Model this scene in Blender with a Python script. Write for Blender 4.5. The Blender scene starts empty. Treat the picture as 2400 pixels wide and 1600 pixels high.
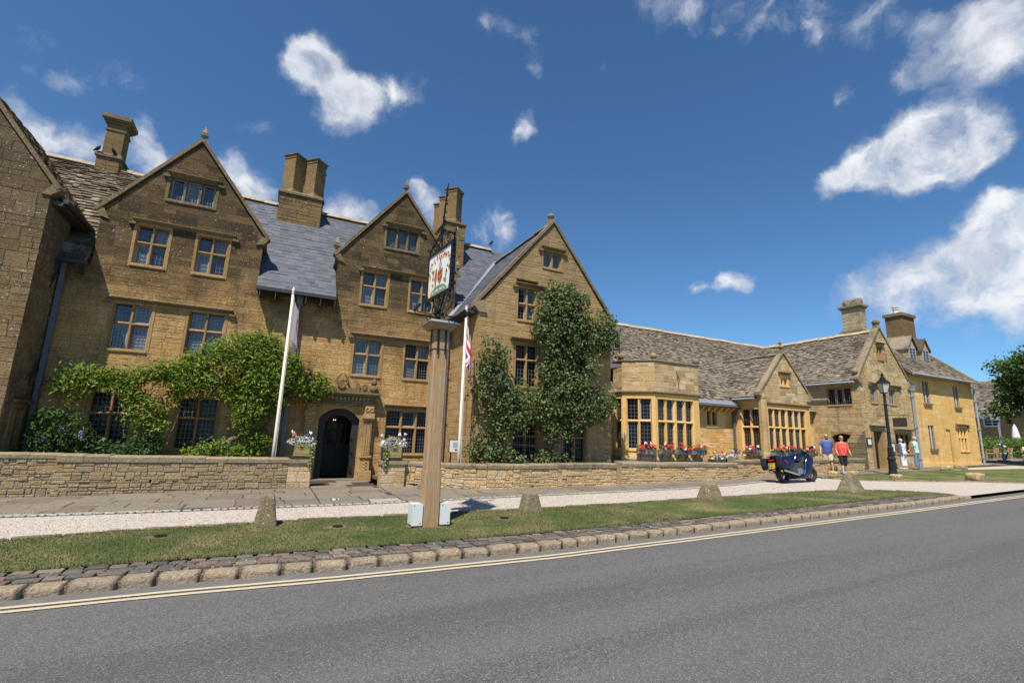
import bpy, bmesh, math, random
import numpy as np
from mathutils import Vector, Matrix
R = random.Random(11)
rad = math.radians
scn = bpy.context.scene
col = scn.collection
# ------------------------------------------------------------------ camera
SLOPE = 0.0215                      # the street climbs gently to the right
CAMZ = 1.8
FW = Vector((0.43048, 0.88261, 0.18891)); RT = Vector((0.89552, -0.44381, 0.03288)); UP = Vector((-0.11286, -0.15502, 0.98144))
cam = bpy.data.cameras.new('camera'); camo = bpy.data.objects.new('camera', cam); col.objects.link(camo)
cam.sensor_width = 36.0; cam.lens = 1128.0 / 2400 * 36; cam.clip_end = 3000; cam.clip_start = 0.05
camo.matrix_world = Matrix(((RT.x, UP.x, -FW.x, 0), (RT.y, UP.y, -FW.y, 0), (RT.z, UP.z, -FW.z, CAMZ), (0, 0, 0, 1)))
scn.camera = camo
# ------------------------------------------------------------------ light and sky
SUN_EL, SUN_AZ = 60.0, 223.0        # azimuth clockwise from +Y: behind the camera, to the left
sd = Vector((math.sin(rad(SUN_AZ)) * math.cos(rad(SUN_EL)), math.cos(rad(SUN_AZ)) * math.cos(rad(SUN_EL)), math.sin(rad(SUN_EL))))
sun = bpy.data.lights.new('sun', 'SUN'); sun.energy = 4.8; sun.angle = rad(0.53); sun.color = (1.0, 0.93, 0.82)
suno = bpy.data.objects.new('sun', sun); col.objects.link(suno); suno.rotation_euler = sd.to_track_quat('Z', 'Y').to_euler(); suno.location = sd * 80
scn.view_settings.view_transform = 'Standard'; scn.view_settings.look = 'None'; scn.view_settings.gamma = 1.0
scn.view_settings.use_curve_mapping = False; scn.view_settings.exposure = 0.5
scn.render.engine = 'CYCLES'
scn.cycles.use_denoising = True; scn.cycles.max_bounces = 5; scn.cycles.diffuse_bounces = 3; scn.cycles.glossy_bounces = 2
scn.cycles.transparent_max_bounces = 6; scn.cycles.caustics_reflective = False; scn.cycles.caustics_refractive = False
scn.cycles.sample_clamp_indirect = 4.0
SKY_STRENGTH = 0.104


class NT:                            # small helper round a node tree
    def __init__(s, tree): s.t = tree; s.l = tree.links
    def n(s, kind, **kw):
        x = s.t.nodes.new(kind)
        for k, v in kw.items(): setattr(x, k, v)
        return x
    def put(s, sock, v):
        if v is None: return
        if hasattr(v, 'is_output'): s.l.new(v, sock)
        elif isinstance(v, (tuple, list)) and len(v) == 3 and sock.type == 'RGBA': sock.default_value = (*v, 1)
        else: sock.default_value = v
    def math(s, op, a, b=None, c=None, clamp=False):
        x = s.n('ShaderNodeMath', operation=op, use_clamp=clamp)
        for i, v in enumerate((a, b, c)): s.put(x.inputs[i], v)
        return x.outputs[0]
    def vm(s, op, a, b=None, sc=None):
        x = s.n('ShaderNodeVectorMath', operation=op); s.put(x.inputs[0], a); s.put(x.inputs[1], b)
        if sc is not None: s.put(x.inputs['Scale'], sc)
        return x.outputs['Value'] if op in ('DOT_PRODUCT', 'LENGTH') else x.outputs['Vector']
    def noise(s, vec, scale, detail=4, rough=0.55, dist=0.0, out='Fac'):
        x = s.n('ShaderNodeTexNoise'); s.put(x.inputs['Vector'], vec); x.inputs['Scale'].default_value = scale
        x.inputs['Detail'].default_value = detail; x.inputs['Roughness'].default_value = rough; x.inputs['Distortion'].default_value = dist
        return x.outputs[out]
    def voro(s, vec, scale, out='Distance', feature='F1', rnd=1.0):
        x = s.n('ShaderNodeTexVoronoi', feature=feature); s.put(x.inputs['Vector'], vec); x.inputs['Scale'].default_value = scale
        x.inputs['Randomness'].default_value = rnd
        return x.outputs[out]
    def ramp(s, fac, stops, interp='LINEAR'):
        x = s.n('ShaderNodeValToRGB'); cr = x.color_ramp; cr.interpolation = interp
        while len(cr.elements) < len(stops): cr.elements.new(0.5)
        for e, (p, c) in zip(cr.elements, stops):
            e.position = p; e.color = (*c, 1) if isinstance(c, tuple) else (c, c, c, 1)
        s.put(x.inputs[0], fac); return x.outputs[0]
    def mix(s, fac, a, b, mode='MIX'):
        x = s.n('ShaderNodeMix', data_type='RGBA', blend_type=mode)
        s.put(x.inputs[0], fac); s.put(x.inputs[6], a); s.put(x.inputs[7], b); return x.outputs[2]
    def step(s, v, lo, hi):
        x = s.n('ShaderNodeMapRange', interpolation_type='SMOOTHSTEP'); s.put(x.inputs[0], v)
        x.inputs[1].default_value = lo; x.inputs[2].default_value = hi; return x.outputs[0]
    def bump(s, h, strength, dist=0.02):
        x = s.n('ShaderNodeBump'); x.inputs['Strength'].default_value = strength; x.inputs['Distance'].default_value = dist
        s.put(x.inputs['Height'], h); return x.outputs[0]
    def pos(s): return s.n('ShaderNodeNewGeometry').outputs['Position']
    def sep(s, v):
        x = s.n('ShaderNodeSeparateXYZ'); s.put(x.inputs[0], v); return x.outputs
    def rnd(s):                      # a random number for each piece, whether an object of its own or a face of a joined mass
        a = s.n('ShaderNodeAttribute', attribute_name='rnd').outputs['Fac']; o = s.n('ShaderNodeObjectInfo').outputs['Random']
        return s.math('FRACT', s.math('ADD', a, o))


w = bpy.data.worlds.new('World'); scn.world = w; w.use_nodes = True
T = NT(w.node_tree); w.node_tree.nodes.clear()
wo = T.n('ShaderNodeOutputWorld'); bg = T.n('ShaderNodeBackground'); T.l.new(bg.outputs[0], wo.inputs[0]); bg.inputs[1].default_value = SKY_STRENGTH
sky = T.n('ShaderNodeTexSky', sky_type='NISHITA', sun_disc=False); sky.sun_elevation = rad(SUN_EL); sky.sun_rotation = rad(SUN_AZ)
sky.altitude = 600; sky.air_density = 0.9; sky.dust_density = 0.0; sky.ozone_density = 4.5
dirv = T.vm('NORMALIZE', T.n('ShaderNodeTexCoord').outputs['Generated'])
# fair-weather cumulus, built up of round billows: azimuth, elevation, radius (radians), thickness
CLOUDS = [(61.2,25.6,0.022,1.0),(63.1,26.1,0.03,1.0),(65.3,26.5,0.037,1.0),(67.6,26.7,0.045,1.0),(69.9,27.1,0.047,1.0),(72.0,27.0,0.044,1.0),(73.7,26.7,0.03,1.0),(66.8,25.1,0.035,1.0),(69.3,24.7,0.039,1.0),(71.7,24.6,0.034,1.0),(73.7,24.7,0.022,1.0),(62.0,14.5,0.033,0.8),(64.4,14.6,0.038,0.8),(67.0,15.4,0.044,0.8),(69.5,16.0,0.05,0.8),(71.8,16.6,0.053,0.8),(73.7,17.2,0.055,0.8),(73.0,19.6,0.036,0.8),(74.6,19.8,0.039,0.8),(69.8,13.4,0.045,0.8),(72.2,13.3,0.047,0.8),(66.2,13.1,0.036,0.8),(73.9,14.0,0.045,0.8),(61.4,11.7,0.026,0.5),(64.4,11.2,0.028,0.5),(67.5,11.0,0.029,0.5),(70.6,10.8,0.03,0.5),(73.2,10.6,0.028,0.5),(68.0,32.5,0.027,0.75),(70.3,32.2,0.031,0.75),(72.7,31.8,0.034,0.75),(74.9,31.2,0.037,0.75),(76.4,31.1,0.036,0.75),(74.1,33.2,0.033,0.75),(76.3,33.4,0.04,0.75),(41.9,44.4,0.029,0.62),(45.7,44.1,0.035,0.62),(49.8,43.2,0.037,0.62),(54.2,42.0,0.039,0.62),(58.2,40.8,0.041,0.62),(61.8,39.4,0.042,0.62),(65.2,37.9,0.04,0.62),(68.3,36.7,0.041,0.62),(71.4,35.7,0.039,0.62),(60.0,38.2,0.026,0.62),(74.4,35.3,0.036,0.62),(-2.4,37.2,0.024,0.95),(-0.6,37.9,0.031,0.95),(1.4,37.6,0.032,0.95),(-1.7,35.9,0.026,0.95),(1.2,36.0,0.03,0.95),(3.6,36.4,0.029,0.95),(5.7,36.1,0.029,0.95),(8.4,35.8,0.032,0.95),(10.4,36.9,0.022,0.95),(2.4,34.3,0.025,0.95),(3.6,33.2,0.026,0.95),(1.3,32.0,0.021,0.95),(5.5,34.2,0.025,0.95),(13.0,37.7,0.025,0.45),(16.9,37.9,0.026,0.45),(18.7,36.5,0.023,0.45),(26.4,35.9,0.028,0.75),(27.3,34.8,0.026,0.75),(25.9,34.4,0.019,0.75),(28.5,42.4,0.021,0.5),(27.9,40.9,0.021,0.5),(28.8,40.1,0.016,0.5),(21.6,44.3,0.024,0.5),(24.6,43.6,0.024,0.5),(27.0,43.1,0.021,0.5),(-24.3,28.0,0.041,0.45),(-22.5,29.9,0.038,0.45),(-22.6,26.1,0.043,0.45),(-20.1,28.0,0.03,0.45),(-18.4,30.6,0.031,0.45),(-16.4,30.1,0.03,0.45),(-14.2,29.7,0.023,0.45),(-23.4,23.7,0.033,0.45),(-22.5,23.0,0.029,0.8),(-20.3,22.8,0.034,0.8),(-18.0,23.2,0.033,0.8),(-14.7,24.8,0.035,0.8),(-12.8,23.9,0.036,0.8),(-15.1,26.9,0.023,0.8),(-10.9,23.3,0.031,0.8),(-7.4,25.2,0.033,0.85),(-5.7,24.8,0.037,0.85),(-3.5,24.1,0.035,0.85),(-4.1,22.7,0.028,0.85),(3.8,23.9,0.031,0.85),(5.7,23.6,0.033,0.85),(8.2,23.3,0.028,0.85),(3.0,22.4,0.027,0.85),(14.6,26.4,0.033,0.75),(15.8,24.7,0.033,0.75),(13.4,27.7,0.024,0.75),(21.2,23.7,0.038,0.65),(24.0,22.8,0.039,0.65),(26.1,22.2,0.03,0.65),(22.7,25.7,0.025,0.65),(24.9,25.3,0.024,0.65),(47.9,16.9,0.017,0.85),(49.8,17.0,0.02,0.85),(51.8,17.1,0.021,0.85),(53.7,17.3,0.016,0.85),(52.6,16.1,0.015,0.85),(-5.6,29.6,0.023,0.4),(-3.2,30.9,0.027,0.4),(-0.9,30.7,0.021,0.4),(-13.5,35.4,0.022,0.4),(-13.0,36.8,0.016,0.4),(36.8,40.6,0.015,0.5),(63.6,33.0,0.015,0.65),(62.8,32.5,0.011,0.65),(47.6,40.4,0.026,0.35),(50.2,40.6,0.022,0.35)]
for a in range(88, 326, 17):         # the same kind of scattered cloud goes on round the rest of the sky
    e0 = R.uniform(14, 42); d0 = R.uniform(.5, 1)
    for k in range(2): CLOUDS.append((a + R.uniform(-4, 4), e0 + R.uniform(-2, 2), R.uniform(.04, .075), d0))
wob = T.noise(dirv, 16.0, 4, 0.6, 0.0, 'Color')
wv = T.vm('ADD', dirv, T.vm('SCALE', T.vm('SUBTRACT', wob, (0.5, 0.5, 0.5)), sc=0.05))
tot = 0.0
for az, el, r_, dn in CLOUDS:
    a, e = rad(az), rad(el); x = T.n('ShaderNodeVectorMath', operation='DISTANCE'); T.put(x.inputs[0], wv)
    x.inputs[1].default_value = (math.sin(a) * math.cos(e), math.cos(a) * math.cos(e), math.sin(e))
    y = T.n('ShaderNodeMapRange', interpolation_type='SMOOTHSTEP'); T.l.new(x.outputs['Value'], y.inputs[0])
    y.inputs[1].default_value = r_ * 1.7; y.inputs[2].default_value = 0.0; y.inputs[3].default_value = 0.0; y.inputs[4].default_value = dn * (0.36 + 0.42 * dn)
    tot = T.math('ADD', tot, y.outputs[0])
n1 = T.noise(wv, 17.0, 7, 0.62, 0.25); n2 = T.noise(wv, 9.0, 3, 0.55); vb = T.voro(wv, 26.0, 'Distance', 'SMOOTH_F1')
n3 = T.noise(wv, 6.0, 3, 0.6, 0.4)
dens = T.math('ADD', T.math('MINIMUM', tot, 1.0), T.math('ADD', T.math('MULTIPLY', T.math('SUBTRACT', n1, 0.52), 1.7), T.math('ADD', T.math('MULTIPLY', T.math('SUBTRACT', n3, 0.5), 1.0), T.math('MULTIPLY', T.math('SUBTRACT', 0.3, vb), 0.5))))
cm = T.math('MULTIPLY', T.step(dens, 0.12, 1.1), T.step(tot, 0.02, 0.32))
shade = T.step(T.math('ADD', dens, T.math('MULTIPLY', T.math('SUBTRACT', n2, 0.5), 2.4)), 0.35, 1.5)
ccol = T.mix(shade, (3.6, 4.0, 4.75), (6.5, 6.6, 6.8))
T.put(bg.inputs[0], T.mix(T.math('MULTIPLY', cm, 0.94), T.mix(1.0, sky.outputs[0], (0.61, 0.85, 0.95), 'MULTIPLY'), ccol))


def gz(x): return SLOPE * max(-40.0, min(62.0, x))
# ------------------------------------------------------------------ mesh helpers
WM = {}


def link(o, parent=None, world=None, local=False):
    """link o; world: its world matrix (default identity). local=True: coordinates are the parent's own."""
    col.objects.link(o); world = world or Matrix()
    if parent is not None:
        o.parent = parent
        if local: o.matrix_basis = world; WM[o.name] = WM[parent.name] @ world
        else: o.matrix_parent_inverse = WM[parent.name].inverted(); o.matrix_basis = world; WM[o.name] = world
    else: o.matrix_basis = world; WM[o.name] = world
    return o


def tag(o, label=None, cat=None, group=None, kind=None):
    for k, v in (('label', label), ('category', cat), ('group', group), ('kind', kind)):
        if v: o[k] = v
    return o


def thing(name, label, cat, loc=(0, 0, 0), rz=0.0, group=None, kind=None):
    o = bpy.data.objects.new(name, None); o.empty_display_size = 0.2
    link(o, None, Matrix.Translation(loc) @ Matrix.Rotation(rz, 4, 'Z')); return tag(o, label, cat, group, kind)


def rot(ax=0, ay=0, az=0): return (Matrix.Rotation(az, 3, 'Z') @ Matrix.Rotation(ay, 3, 'Y') @ Matrix.Rotation(ax, 3, 'X'))


class MB:
    def __init__(s): s.v = []; s.f = []; s.m = []; s.r = []; s.mi = 0; s.rv = 0.0
    def add(s, vs, fs):
        o = len(s.v); s.v.extend([tuple(p) for p in vs])
        for f in fs: s.f.append(tuple(i + o for i in f)); s.m.append(s.mi); s.r.append(s.rv)
        return s
    def box(s, x0, y0, z0, x1, y1, z1):
        vs = [(x0, y0, z0), (x1, y0, z0), (x1, y1, z0), (x0, y1, z0), (x0, y0, z1), (x1, y0, z1), (x1, y1, z1), (x0, y1, z1)]
        return s.add(vs, [(0, 3, 2, 1), (4, 5, 6, 7), (0, 1, 5, 4), (1, 2, 6, 5), (2, 3, 7, 6), (3, 0, 4, 7)])
    def obox(s, c, size, rm=None, taper=1.0):
        c = Vector(c); hx, hy, hz = (k / 2 for k in size); vs = []
        for dz, t in ((-hz, 1), (hz, taper)):
            for dx, dy in ((-hx, -hy), (hx, -hy), (hx, hy), (-hx, hy)):
                p = Vector((dx * t, dy * t, dz)); vs.append(c + (rm @ p if rm else p))
        return s.add(vs, [(0, 3, 2, 1), (4, 5, 6, 7), (0, 1, 5, 4), (1, 2, 6, 5), (2, 3, 7, 6), (3, 0, 4, 7)])
    def beam(s, a, b, w, h, up=(0, 0, 1)):
        a = Vector(a); b = Vector(b); d = (b - a).normalized(); up = Vector(up); sd_ = d.cross(up).normalized(); u2 = sd_.cross(d)
        vs = []
        for p in (a, b):
            for i, j in ((-1, -1), (1, -1), (1, 1), (-1, 1)): vs.append(p + sd_ * (i * w / 2) + u2 * (j * h / 2))
        return s.add(vs, [(0, 1, 2, 3), (7, 6, 5, 4), (0, 4, 5, 1), (1, 5, 6, 2), (2, 6, 7, 3), (3, 7, 4, 0)])
    def prism(s, poly, fn, d0, d1):
        """poly: 2d points; fn(u,v,d) -> 3d"""
        n = len(poly); vs = [fn(u, v, d0) for u, v in poly] + [fn(u, v, d1) for u, v in poly]
        return s.add(vs, [tuple(range(n)), tuple(range(2 * n - 1, n - 1, -1))] + [(i, i + n, (i + 1) % n + n, (i + 1) % n) for i in range(n)])
    def tube(s, pts, r, n=6, cap=True):
        pts = [Vector(p) for p in pts]; rs = r if isinstance(r, (list, tuple)) else [r] * len(pts); rings = []
        prev = None; vs = []
        for i, p in enumerate(pts):
            d = (pts[min(i + 1, len(pts) - 1)] - pts[max(i - 1, 0)]).normalized()
            if prev is None:
                a = Vector((0, 0, 1)) if abs(d.z) < 0.9 else Vector((1, 0, 0)); prev = d.cross(a).normalized()
            u = (prev - d * prev.dot(d)).normalized(); prev = u; v = d.cross(u)
            for k in range(n):
                t = 2 * math.pi * k / n; vs.append(p + (u * math.cos(t) + v * math.sin(t)) * rs[i])
        fs = [(i * n + k, i * n + (k + 1) % n, (i + 1) * n + (k + 1) % n, (i + 1) * n + k) for i in range(len(pts) - 1) for k in range(n)]
        if cap: fs += [tuple(range(n))[::-1], tuple(range((len(pts) - 1) * n, len(pts) * n))]
        return s.add(vs, fs)
    def lathe(s, prof, c, n=12, rm=None, sx=1.0, sy=1.0, ph=0.0, cap=True):
        c = Vector(c); vs = []
        for r, z in prof:
            for k in range(n):
                t = 2 * math.pi * k / n + ph; p = Vector((r * math.cos(t) * sx, r * math.sin(t) * sy, z)); vs.append(c + (rm @ p if rm else p))
        m = len(prof)
        fs = [(i * n + k, i * n + (k + 1) % n, (i + 1) * n + (k + 1) % n, (i + 1) * n + k) for i in range(m - 1) for k in range(n)]
        if cap: fs += [tuple(range(n))[::-1], tuple(range((m - 1) * n, m * n))]
        return s.add(vs, fs)
    def ball(s, c, r, n=8, m=6, sx=1, sy=1, sz=1, rm=None):
        prof = [(max(1e-3, r * math.sin(math.pi * i / m)), -r * math.cos(math.pi * i / m) * sz) for i in range(m + 1)]
        return s.lathe(prof, c, n, rm, sx, sy)
    def mesh(s, name, mats, smooth=False):
        me = bpy.data.meshes.new(name); me.from_pydata(s.v, [], s.f)
        mats = mats if isinstance(mats, (list, tuple)) else [mats]
        for x in mats: me.materials.append(x)
        if len(mats) > 1: me.polygons.foreach_set('material_index', s.m)
        if any(s.r): me.attributes.new('rnd', 'FLOAT', 'FACE').data.foreach_set('value', s.r)
        if smooth: me.polygons.foreach_set('use_smooth', [True] * len(s.f))
        return me
    def build(s, name, mats, parent=None, smooth=False, local=False, world=None):
        return link(bpy.data.objects.new(name, s.mesh(name, mats, smooth)), parent, world, local)


def dup(root, world, label=None, group=None):
    r = root.copy(); link(r, None, world)
    if label: r['label'] = label
    if group: r['group'] = group
    def kids(a, b):
        for ch in list(a.children):
            c = ch.copy(); col.objects.link(c); c.parent = b; WM[c.name] = Matrix(); kids(ch, c)
    kids(root, r); return r


def visible_size(p, area):
    d = Vector(p) - Vector((0, 0, CAMZ)); z = d.dot(FW)
    if z < 0.3: return 0.0
    x, y = 1128 * d.dot(RT) / z, 1128 * d.dot(UP) / z
    if abs(x) > 1215 or abs(y) > 815: return 0.0
    return area / (z * z)
# ------------------------------------------------------------------ materials
def new_mat(name, rough=0.8, spec=0.3):
    m = bpy.data.materials.new(name); m.use_nodes = True; t = NT(m.node_tree); b = m.node_tree.nodes['Principled BSDF']
    b.inputs['Roughness'].default_value = rough; b.inputs['Specular IOR Level'].default_value = spec
    return m, t, b


def plain(name, c, rough=0.6, metal=0.0, spec=0.4, var=0.12, sc=14.0, bump=0.0, emit=0.0):
    m, t, b = new_mat(name, rough, spec); b.inputs['Metallic'].default_value = metal
    nz = t.noise(t.pos(), sc, 5)
    t.put(b.inputs['Base Color'], t.mix(nz, tuple(x * (1 - var) for x in c), tuple(min(1, x * (1 + var)) for x in c)))
    if bump: t.put(b.inputs['Normal'], t.bump(nz, bump))
    if emit: t.put(b.inputs['Emission Color'], c); b.inputs['Emission Strength'].default_value = emit
    return m


def stone(name, tones, var=0.35, lichen=0.3, grime=0.3, orange=0.1, bump=0.5, top=None, fine=26.0, grimec=(0.075, 0.058, 0.036), speck=0.62, streak=0.0):
    """tones: colours picked per stone; lichen, grime, orange: how much of each; top=(z0,z1,colour,amount): weathered skin high on the wall"""
    m, t, b = new_mat(name, 0.92, 0.12); P = t.pos(); rn = t.rnd(); k = len(tones)
    c = t.ramp(rn, [((i + 0.5) / k, x) for i, x in enumerate(tones)])
    big = t.noise(P, 0.55, 4, 0.6); mid = t.noise(P, 3.4, 5, 0.65); fin = t.noise(P, fine, 6, 0.7)
    c = t.mix(var, c, t.mix(mid, tuple(x * 0.45 for x in tones[0]), tuple(min(1, x * 1.45) for x in tones[-1])))
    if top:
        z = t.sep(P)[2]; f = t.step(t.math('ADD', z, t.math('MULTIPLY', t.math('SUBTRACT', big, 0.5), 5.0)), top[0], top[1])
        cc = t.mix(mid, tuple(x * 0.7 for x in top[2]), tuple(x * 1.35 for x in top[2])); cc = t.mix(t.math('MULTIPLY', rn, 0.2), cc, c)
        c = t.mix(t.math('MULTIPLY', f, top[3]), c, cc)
    c = t.mix(t.math('MULTIPLY', t.step(fin, 0.46, 0.66), speck), c, t.mix(0.62, c, (0, 0, 0)))
    c = t.mix(t.math('MULTIPLY', t.step(fin, 0.44, 0.34), speck * 0.55), c, t.mix(1.0, c, (1.9, 1.85, 1.75), 'MULTIPLY'))
    g = t.step(t.math('ADD', t.math('MULTIPLY', big, 0.6), t.math('MULTIPLY', mid, 0.5)), 0.66 - grime * 0.28, 0.82 - grime * 0.12)
    c = t.mix(t.math('MULTIPLY', g, min(0.85, 0.3 + grime)), c, grimec)
    if streak:                       # rain streaks down the wall
        mp = t.n('ShaderNodeMapping'); t.put(mp.inputs[0], P); mp.inputs['Scale'].default_value = (1, 1, 0.09)
        c = t.mix(t.math('MULTIPLY', t.step(t.noise(mp.outputs[0], 3.6, 5, 0.65), 0.5, 0.72), streak), c, grimec)
    if orange: c = t.mix(t.math('MULTIPLY', t.step(t.noise(P, 2.3, 6, 0.7), 0.62, 0.74), orange), c, (0.42, 0.2, 0.045))
    if lichen:
        l = t.math('MULTIPLY', t.step(t.noise(P, 17.0, 4, 0.6), 0.655 - 0.075 * lichen, 0.675), t.step(t.noise(P, 1.6, 3), 0.40, 0.58))
        c = t.mix(t.math('MULTIPLY', l, 0.85), c, (0.55, 0.53, 0.46))
    t.put(b.inputs['Base Color'], c)
    t.put(b.inputs['Normal'], t.bump(t.math('ADD', fin, t.math('MULTIPLY', mid, 1.3)), bump, 0.03))
    return m


GOLD = [(0.40, 0.24, 0.085), (0.46, 0.285, 0.11), (0.52, 0.35, 0.15), (0.36, 0.22, 0.085)]
M = {}
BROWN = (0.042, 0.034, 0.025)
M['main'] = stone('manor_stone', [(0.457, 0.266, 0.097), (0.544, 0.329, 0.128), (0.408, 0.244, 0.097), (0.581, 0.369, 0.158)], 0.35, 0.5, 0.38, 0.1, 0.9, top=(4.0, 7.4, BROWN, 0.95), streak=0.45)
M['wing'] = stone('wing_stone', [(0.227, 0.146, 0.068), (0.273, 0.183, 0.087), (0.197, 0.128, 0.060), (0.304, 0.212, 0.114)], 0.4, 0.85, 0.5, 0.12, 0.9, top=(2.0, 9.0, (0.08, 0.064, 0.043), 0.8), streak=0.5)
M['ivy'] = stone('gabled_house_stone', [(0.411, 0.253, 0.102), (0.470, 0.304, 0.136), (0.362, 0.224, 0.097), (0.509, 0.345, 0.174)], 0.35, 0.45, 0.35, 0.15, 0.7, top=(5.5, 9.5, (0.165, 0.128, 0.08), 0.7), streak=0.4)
M['hall'] = stone('hall_stone', [(0.639, 0.378, 0.119), (0.762, 0.548, 0.289), (0.536, 0.302, 0.089), (0.700, 0.472, 0.204), (0.803, 0.624, 0.374), (0.597, 0.350, 0.111)], 0.3, 0.1, 0.12, 0.08, 0.6, speck=0.35)
M['bay_top'] = stone('bay_parapet_stone', [(0.365, 0.248, 0.115), (0.656, 0.495, 0.286), (0.511, 0.345, 0.155), (0.729, 0.599, 0.413), (0.438, 0.311, 0.161)], 0.35, 0.4, 0.35, 0.1, 0.6)
M['cottage'] = stone('cottage_stone', [(0.445, 0.297, 0.122), (0.645, 0.497, 0.288), (0.367, 0.254, 0.122), (0.712, 0.582, 0.383), (0.512, 0.317, 0.116), (0.556, 0.423, 0.234)], 0.4, 0.4, 0.4, 0.1, 0.7, streak=0.5)
M['yellow'] = stone('yellow_stone', [(0.734, 0.423, 0.132), (0.783, 0.470, 0.165), (0.685, 0.388, 0.119), (0.808, 0.529, 0.224)], 0.3, 0.0, 0.1, 0.2, 0.5, speck=0.3, streak=0.3, grimec=(0.2, 0.13, 0.055))
M['rubble'] = stone('rubble_stone', [(0.352, 0.261, 0.143), (0.405, 0.311, 0.187), (0.300, 0.227, 0.131), (0.413, 0.279, 0.123), (0.440, 0.363, 0.246), (0.317, 0.245, 0.159)], 0.35, 0.3, 0.35, 0.15, 0.9)
M['rubble_gold'] = stone('rubble_gold_stone', [(0.478, 0.307, 0.138), (0.569, 0.404, 0.211), (0.590, 0.350, 0.105), (0.523, 0.404, 0.265), (0.636, 0.477, 0.296)], 0.35, 0.3, 0.3, 0.15, 0.9)
M['mortar'] = stone('mortar', [(0.360, 0.276, 0.161), (0.432, 0.336, 0.207)], 0.4, 0.1, 0.35, 0.0, 0.6)
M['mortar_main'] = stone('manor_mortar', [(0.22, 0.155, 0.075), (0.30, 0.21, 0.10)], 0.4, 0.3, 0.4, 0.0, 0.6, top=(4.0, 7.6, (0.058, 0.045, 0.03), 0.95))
M['mortar_hall'] = stone('hall_mortar', [(0.412, 0.265, 0.111), (0.474, 0.321, 0.153)], 0.3, 0.0, 0.2, 0.0, 0.5)
M['dress'] = stone('dressed_stone', [(0.350, 0.222, 0.098), (0.412, 0.269, 0.123), (0.309, 0.198, 0.085)], 0.25, 0.1, 0.2, 0.05, 0.35)
M['dress_hall'] = stone('hall_dressed_stone', [(0.702, 0.437, 0.159), (0.748, 0.489, 0.196), (0.657, 0.395, 0.140)], 0.2, 0.05, 0.1, 0.05, 0.3, speck=0.25)
M['dress_old'] = stone('weathered_dressed_stone', [(0.216, 0.160, 0.088), (0.264, 0.196, 0.108), (0.184, 0.136, 0.076)], 0.4, 0.7, 0.5, 0.15, 0.6)
M['carved'] = stone('carved_stone', [(0.494, 0.321, 0.136), (0.536, 0.359, 0.170), (0.433, 0.283, 0.128)], 0.35, 0.3, 0.45, 0.05, 0.6)
M['coping'] = stone('coping_stone', [(0.306, 0.246, 0.153), (0.357, 0.289, 0.187), (0.272, 0.212, 0.136)], 0.4, 0.5, 0.5, 0.2, 0.7)
M['chimney'] = stone('chimney_stone', [(0.237, 0.157, 0.070), (0.287, 0.191, 0.086), (0.201, 0.137, 0.066)], 0.4, 0.4, 0.55, 0.25, 0.6)
M['chimney_pale'] = stone('pale_chimney_stone', [(0.46, 0.38, 0.24), (0.52, 0.45, 0.31), (0.38, 0.31, 0.2)], 0.3, 0.3, 0.4, 0.1, 0.6)
M['roofstone'] = stone('stone_slate', [(0.217, 0.184, 0.145), (0.319, 0.267, 0.204), (0.141, 0.117, 0.094), (0.421, 0.350, 0.257), (0.268, 0.228, 0.184), (0.090, 0.074, 0.059)], 0.35, 0.3, 0.45, 0.1, 0.8, grimec=(0.04, 0.032, 0.026))
M['roofold'] = stone('old_stone_slate', [(0.16, 0.13, 0.095), (0.30, 0.245, 0.175), (0.045, 0.036, 0.028), (0.42, 0.36, 0.27), (0.022, 0.017, 0.014), (0.24, 0.195, 0.14)], 0.3, 0.4, 0.62, 0.1, 0.8, grimec=(0.02, 0.014, 0.012))
M['ridge'] = stone('ridge_stone', [(0.42, 0.34, 0.22), (0.5, 0.42, 0.29), (0.36, 0.29, 0.19)], 0.35, 0.5, 0.3, 0.5, 0.7)
M['marker'] = stone('marker_stone', [(0.25, 0.195, 0.115), (0.30, 0.24, 0.15), (0.22, 0.18, 0.12)], 0.4, 0.6, 0.45, 0.35, 1.0)
M['boulder'] = stone('boulder_stone', [(0.440, 0.320, 0.160), (0.480, 0.368, 0.208)], 0.4, 0.3, 0.2, 0.2, 1.0)
M['kerb'] = stone('kerb_stone', [(0.396, 0.308, 0.209), (0.348, 0.272, 0.191), (0.432, 0.337, 0.238), (0.312, 0.255, 0.186)], 0.4, 0.3, 0.25, 0.0, 1.1)
M['cobble'] = stone('cobble_stone', [(0.088, 0.085, 0.081), (0.115, 0.104, 0.092), (0.238, 0.154, 0.119), (0.154, 0.138, 0.115), (0.107, 0.104, 0.100), (0.254, 0.222, 0.169), (0.130, 0.115, 0.100)], 0.2, 0.1, 0.15, 0.0, 0.7)
M['sett'] = stone('sett_stone', [(0.372, 0.358, 0.335), (0.427, 0.410, 0.372), (0.317, 0.307, 0.288)], 0.2, 0.1, 0.15, 0.0, 0.7)
M['flag'] = stone('flag_stone', [(0.165, 0.135, 0.105), (0.235, 0.195, 0.15), (0.19, 0.16, 0.125), (0.215, 0.185, 0.145)], 0.25, 0.05, 0.12, 0.0, 0.3)
M['flag_grey'] = stone('grey_flag_stone', [(0.168, 0.168, 0.144), (0.180, 0.180, 0.156)], 0.2, 0.0, 0.1, 0.0, 0.3)
M['flag_pale'] = stone('pale_flag_stone', [(0.364, 0.336, 0.294), (0.350, 0.322, 0.280)], 0.2, 0.0, 0.1, 0.0, 0.3)
M['joint'] = stone('dark_joint', [(0.05, 0.04, 0.028), (0.075, 0.06, 0.042)], 0.3, 0.0, 0.2, 0.0, 0.6)  # dark bed showing in the joints between flagstones
M['dirt'] = stone('joint_dirt', [(0.152, 0.116, 0.076), (0.200, 0.156, 0.104)], 0.4, 0.0, 0.2, 0.0, 0.9)
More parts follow.
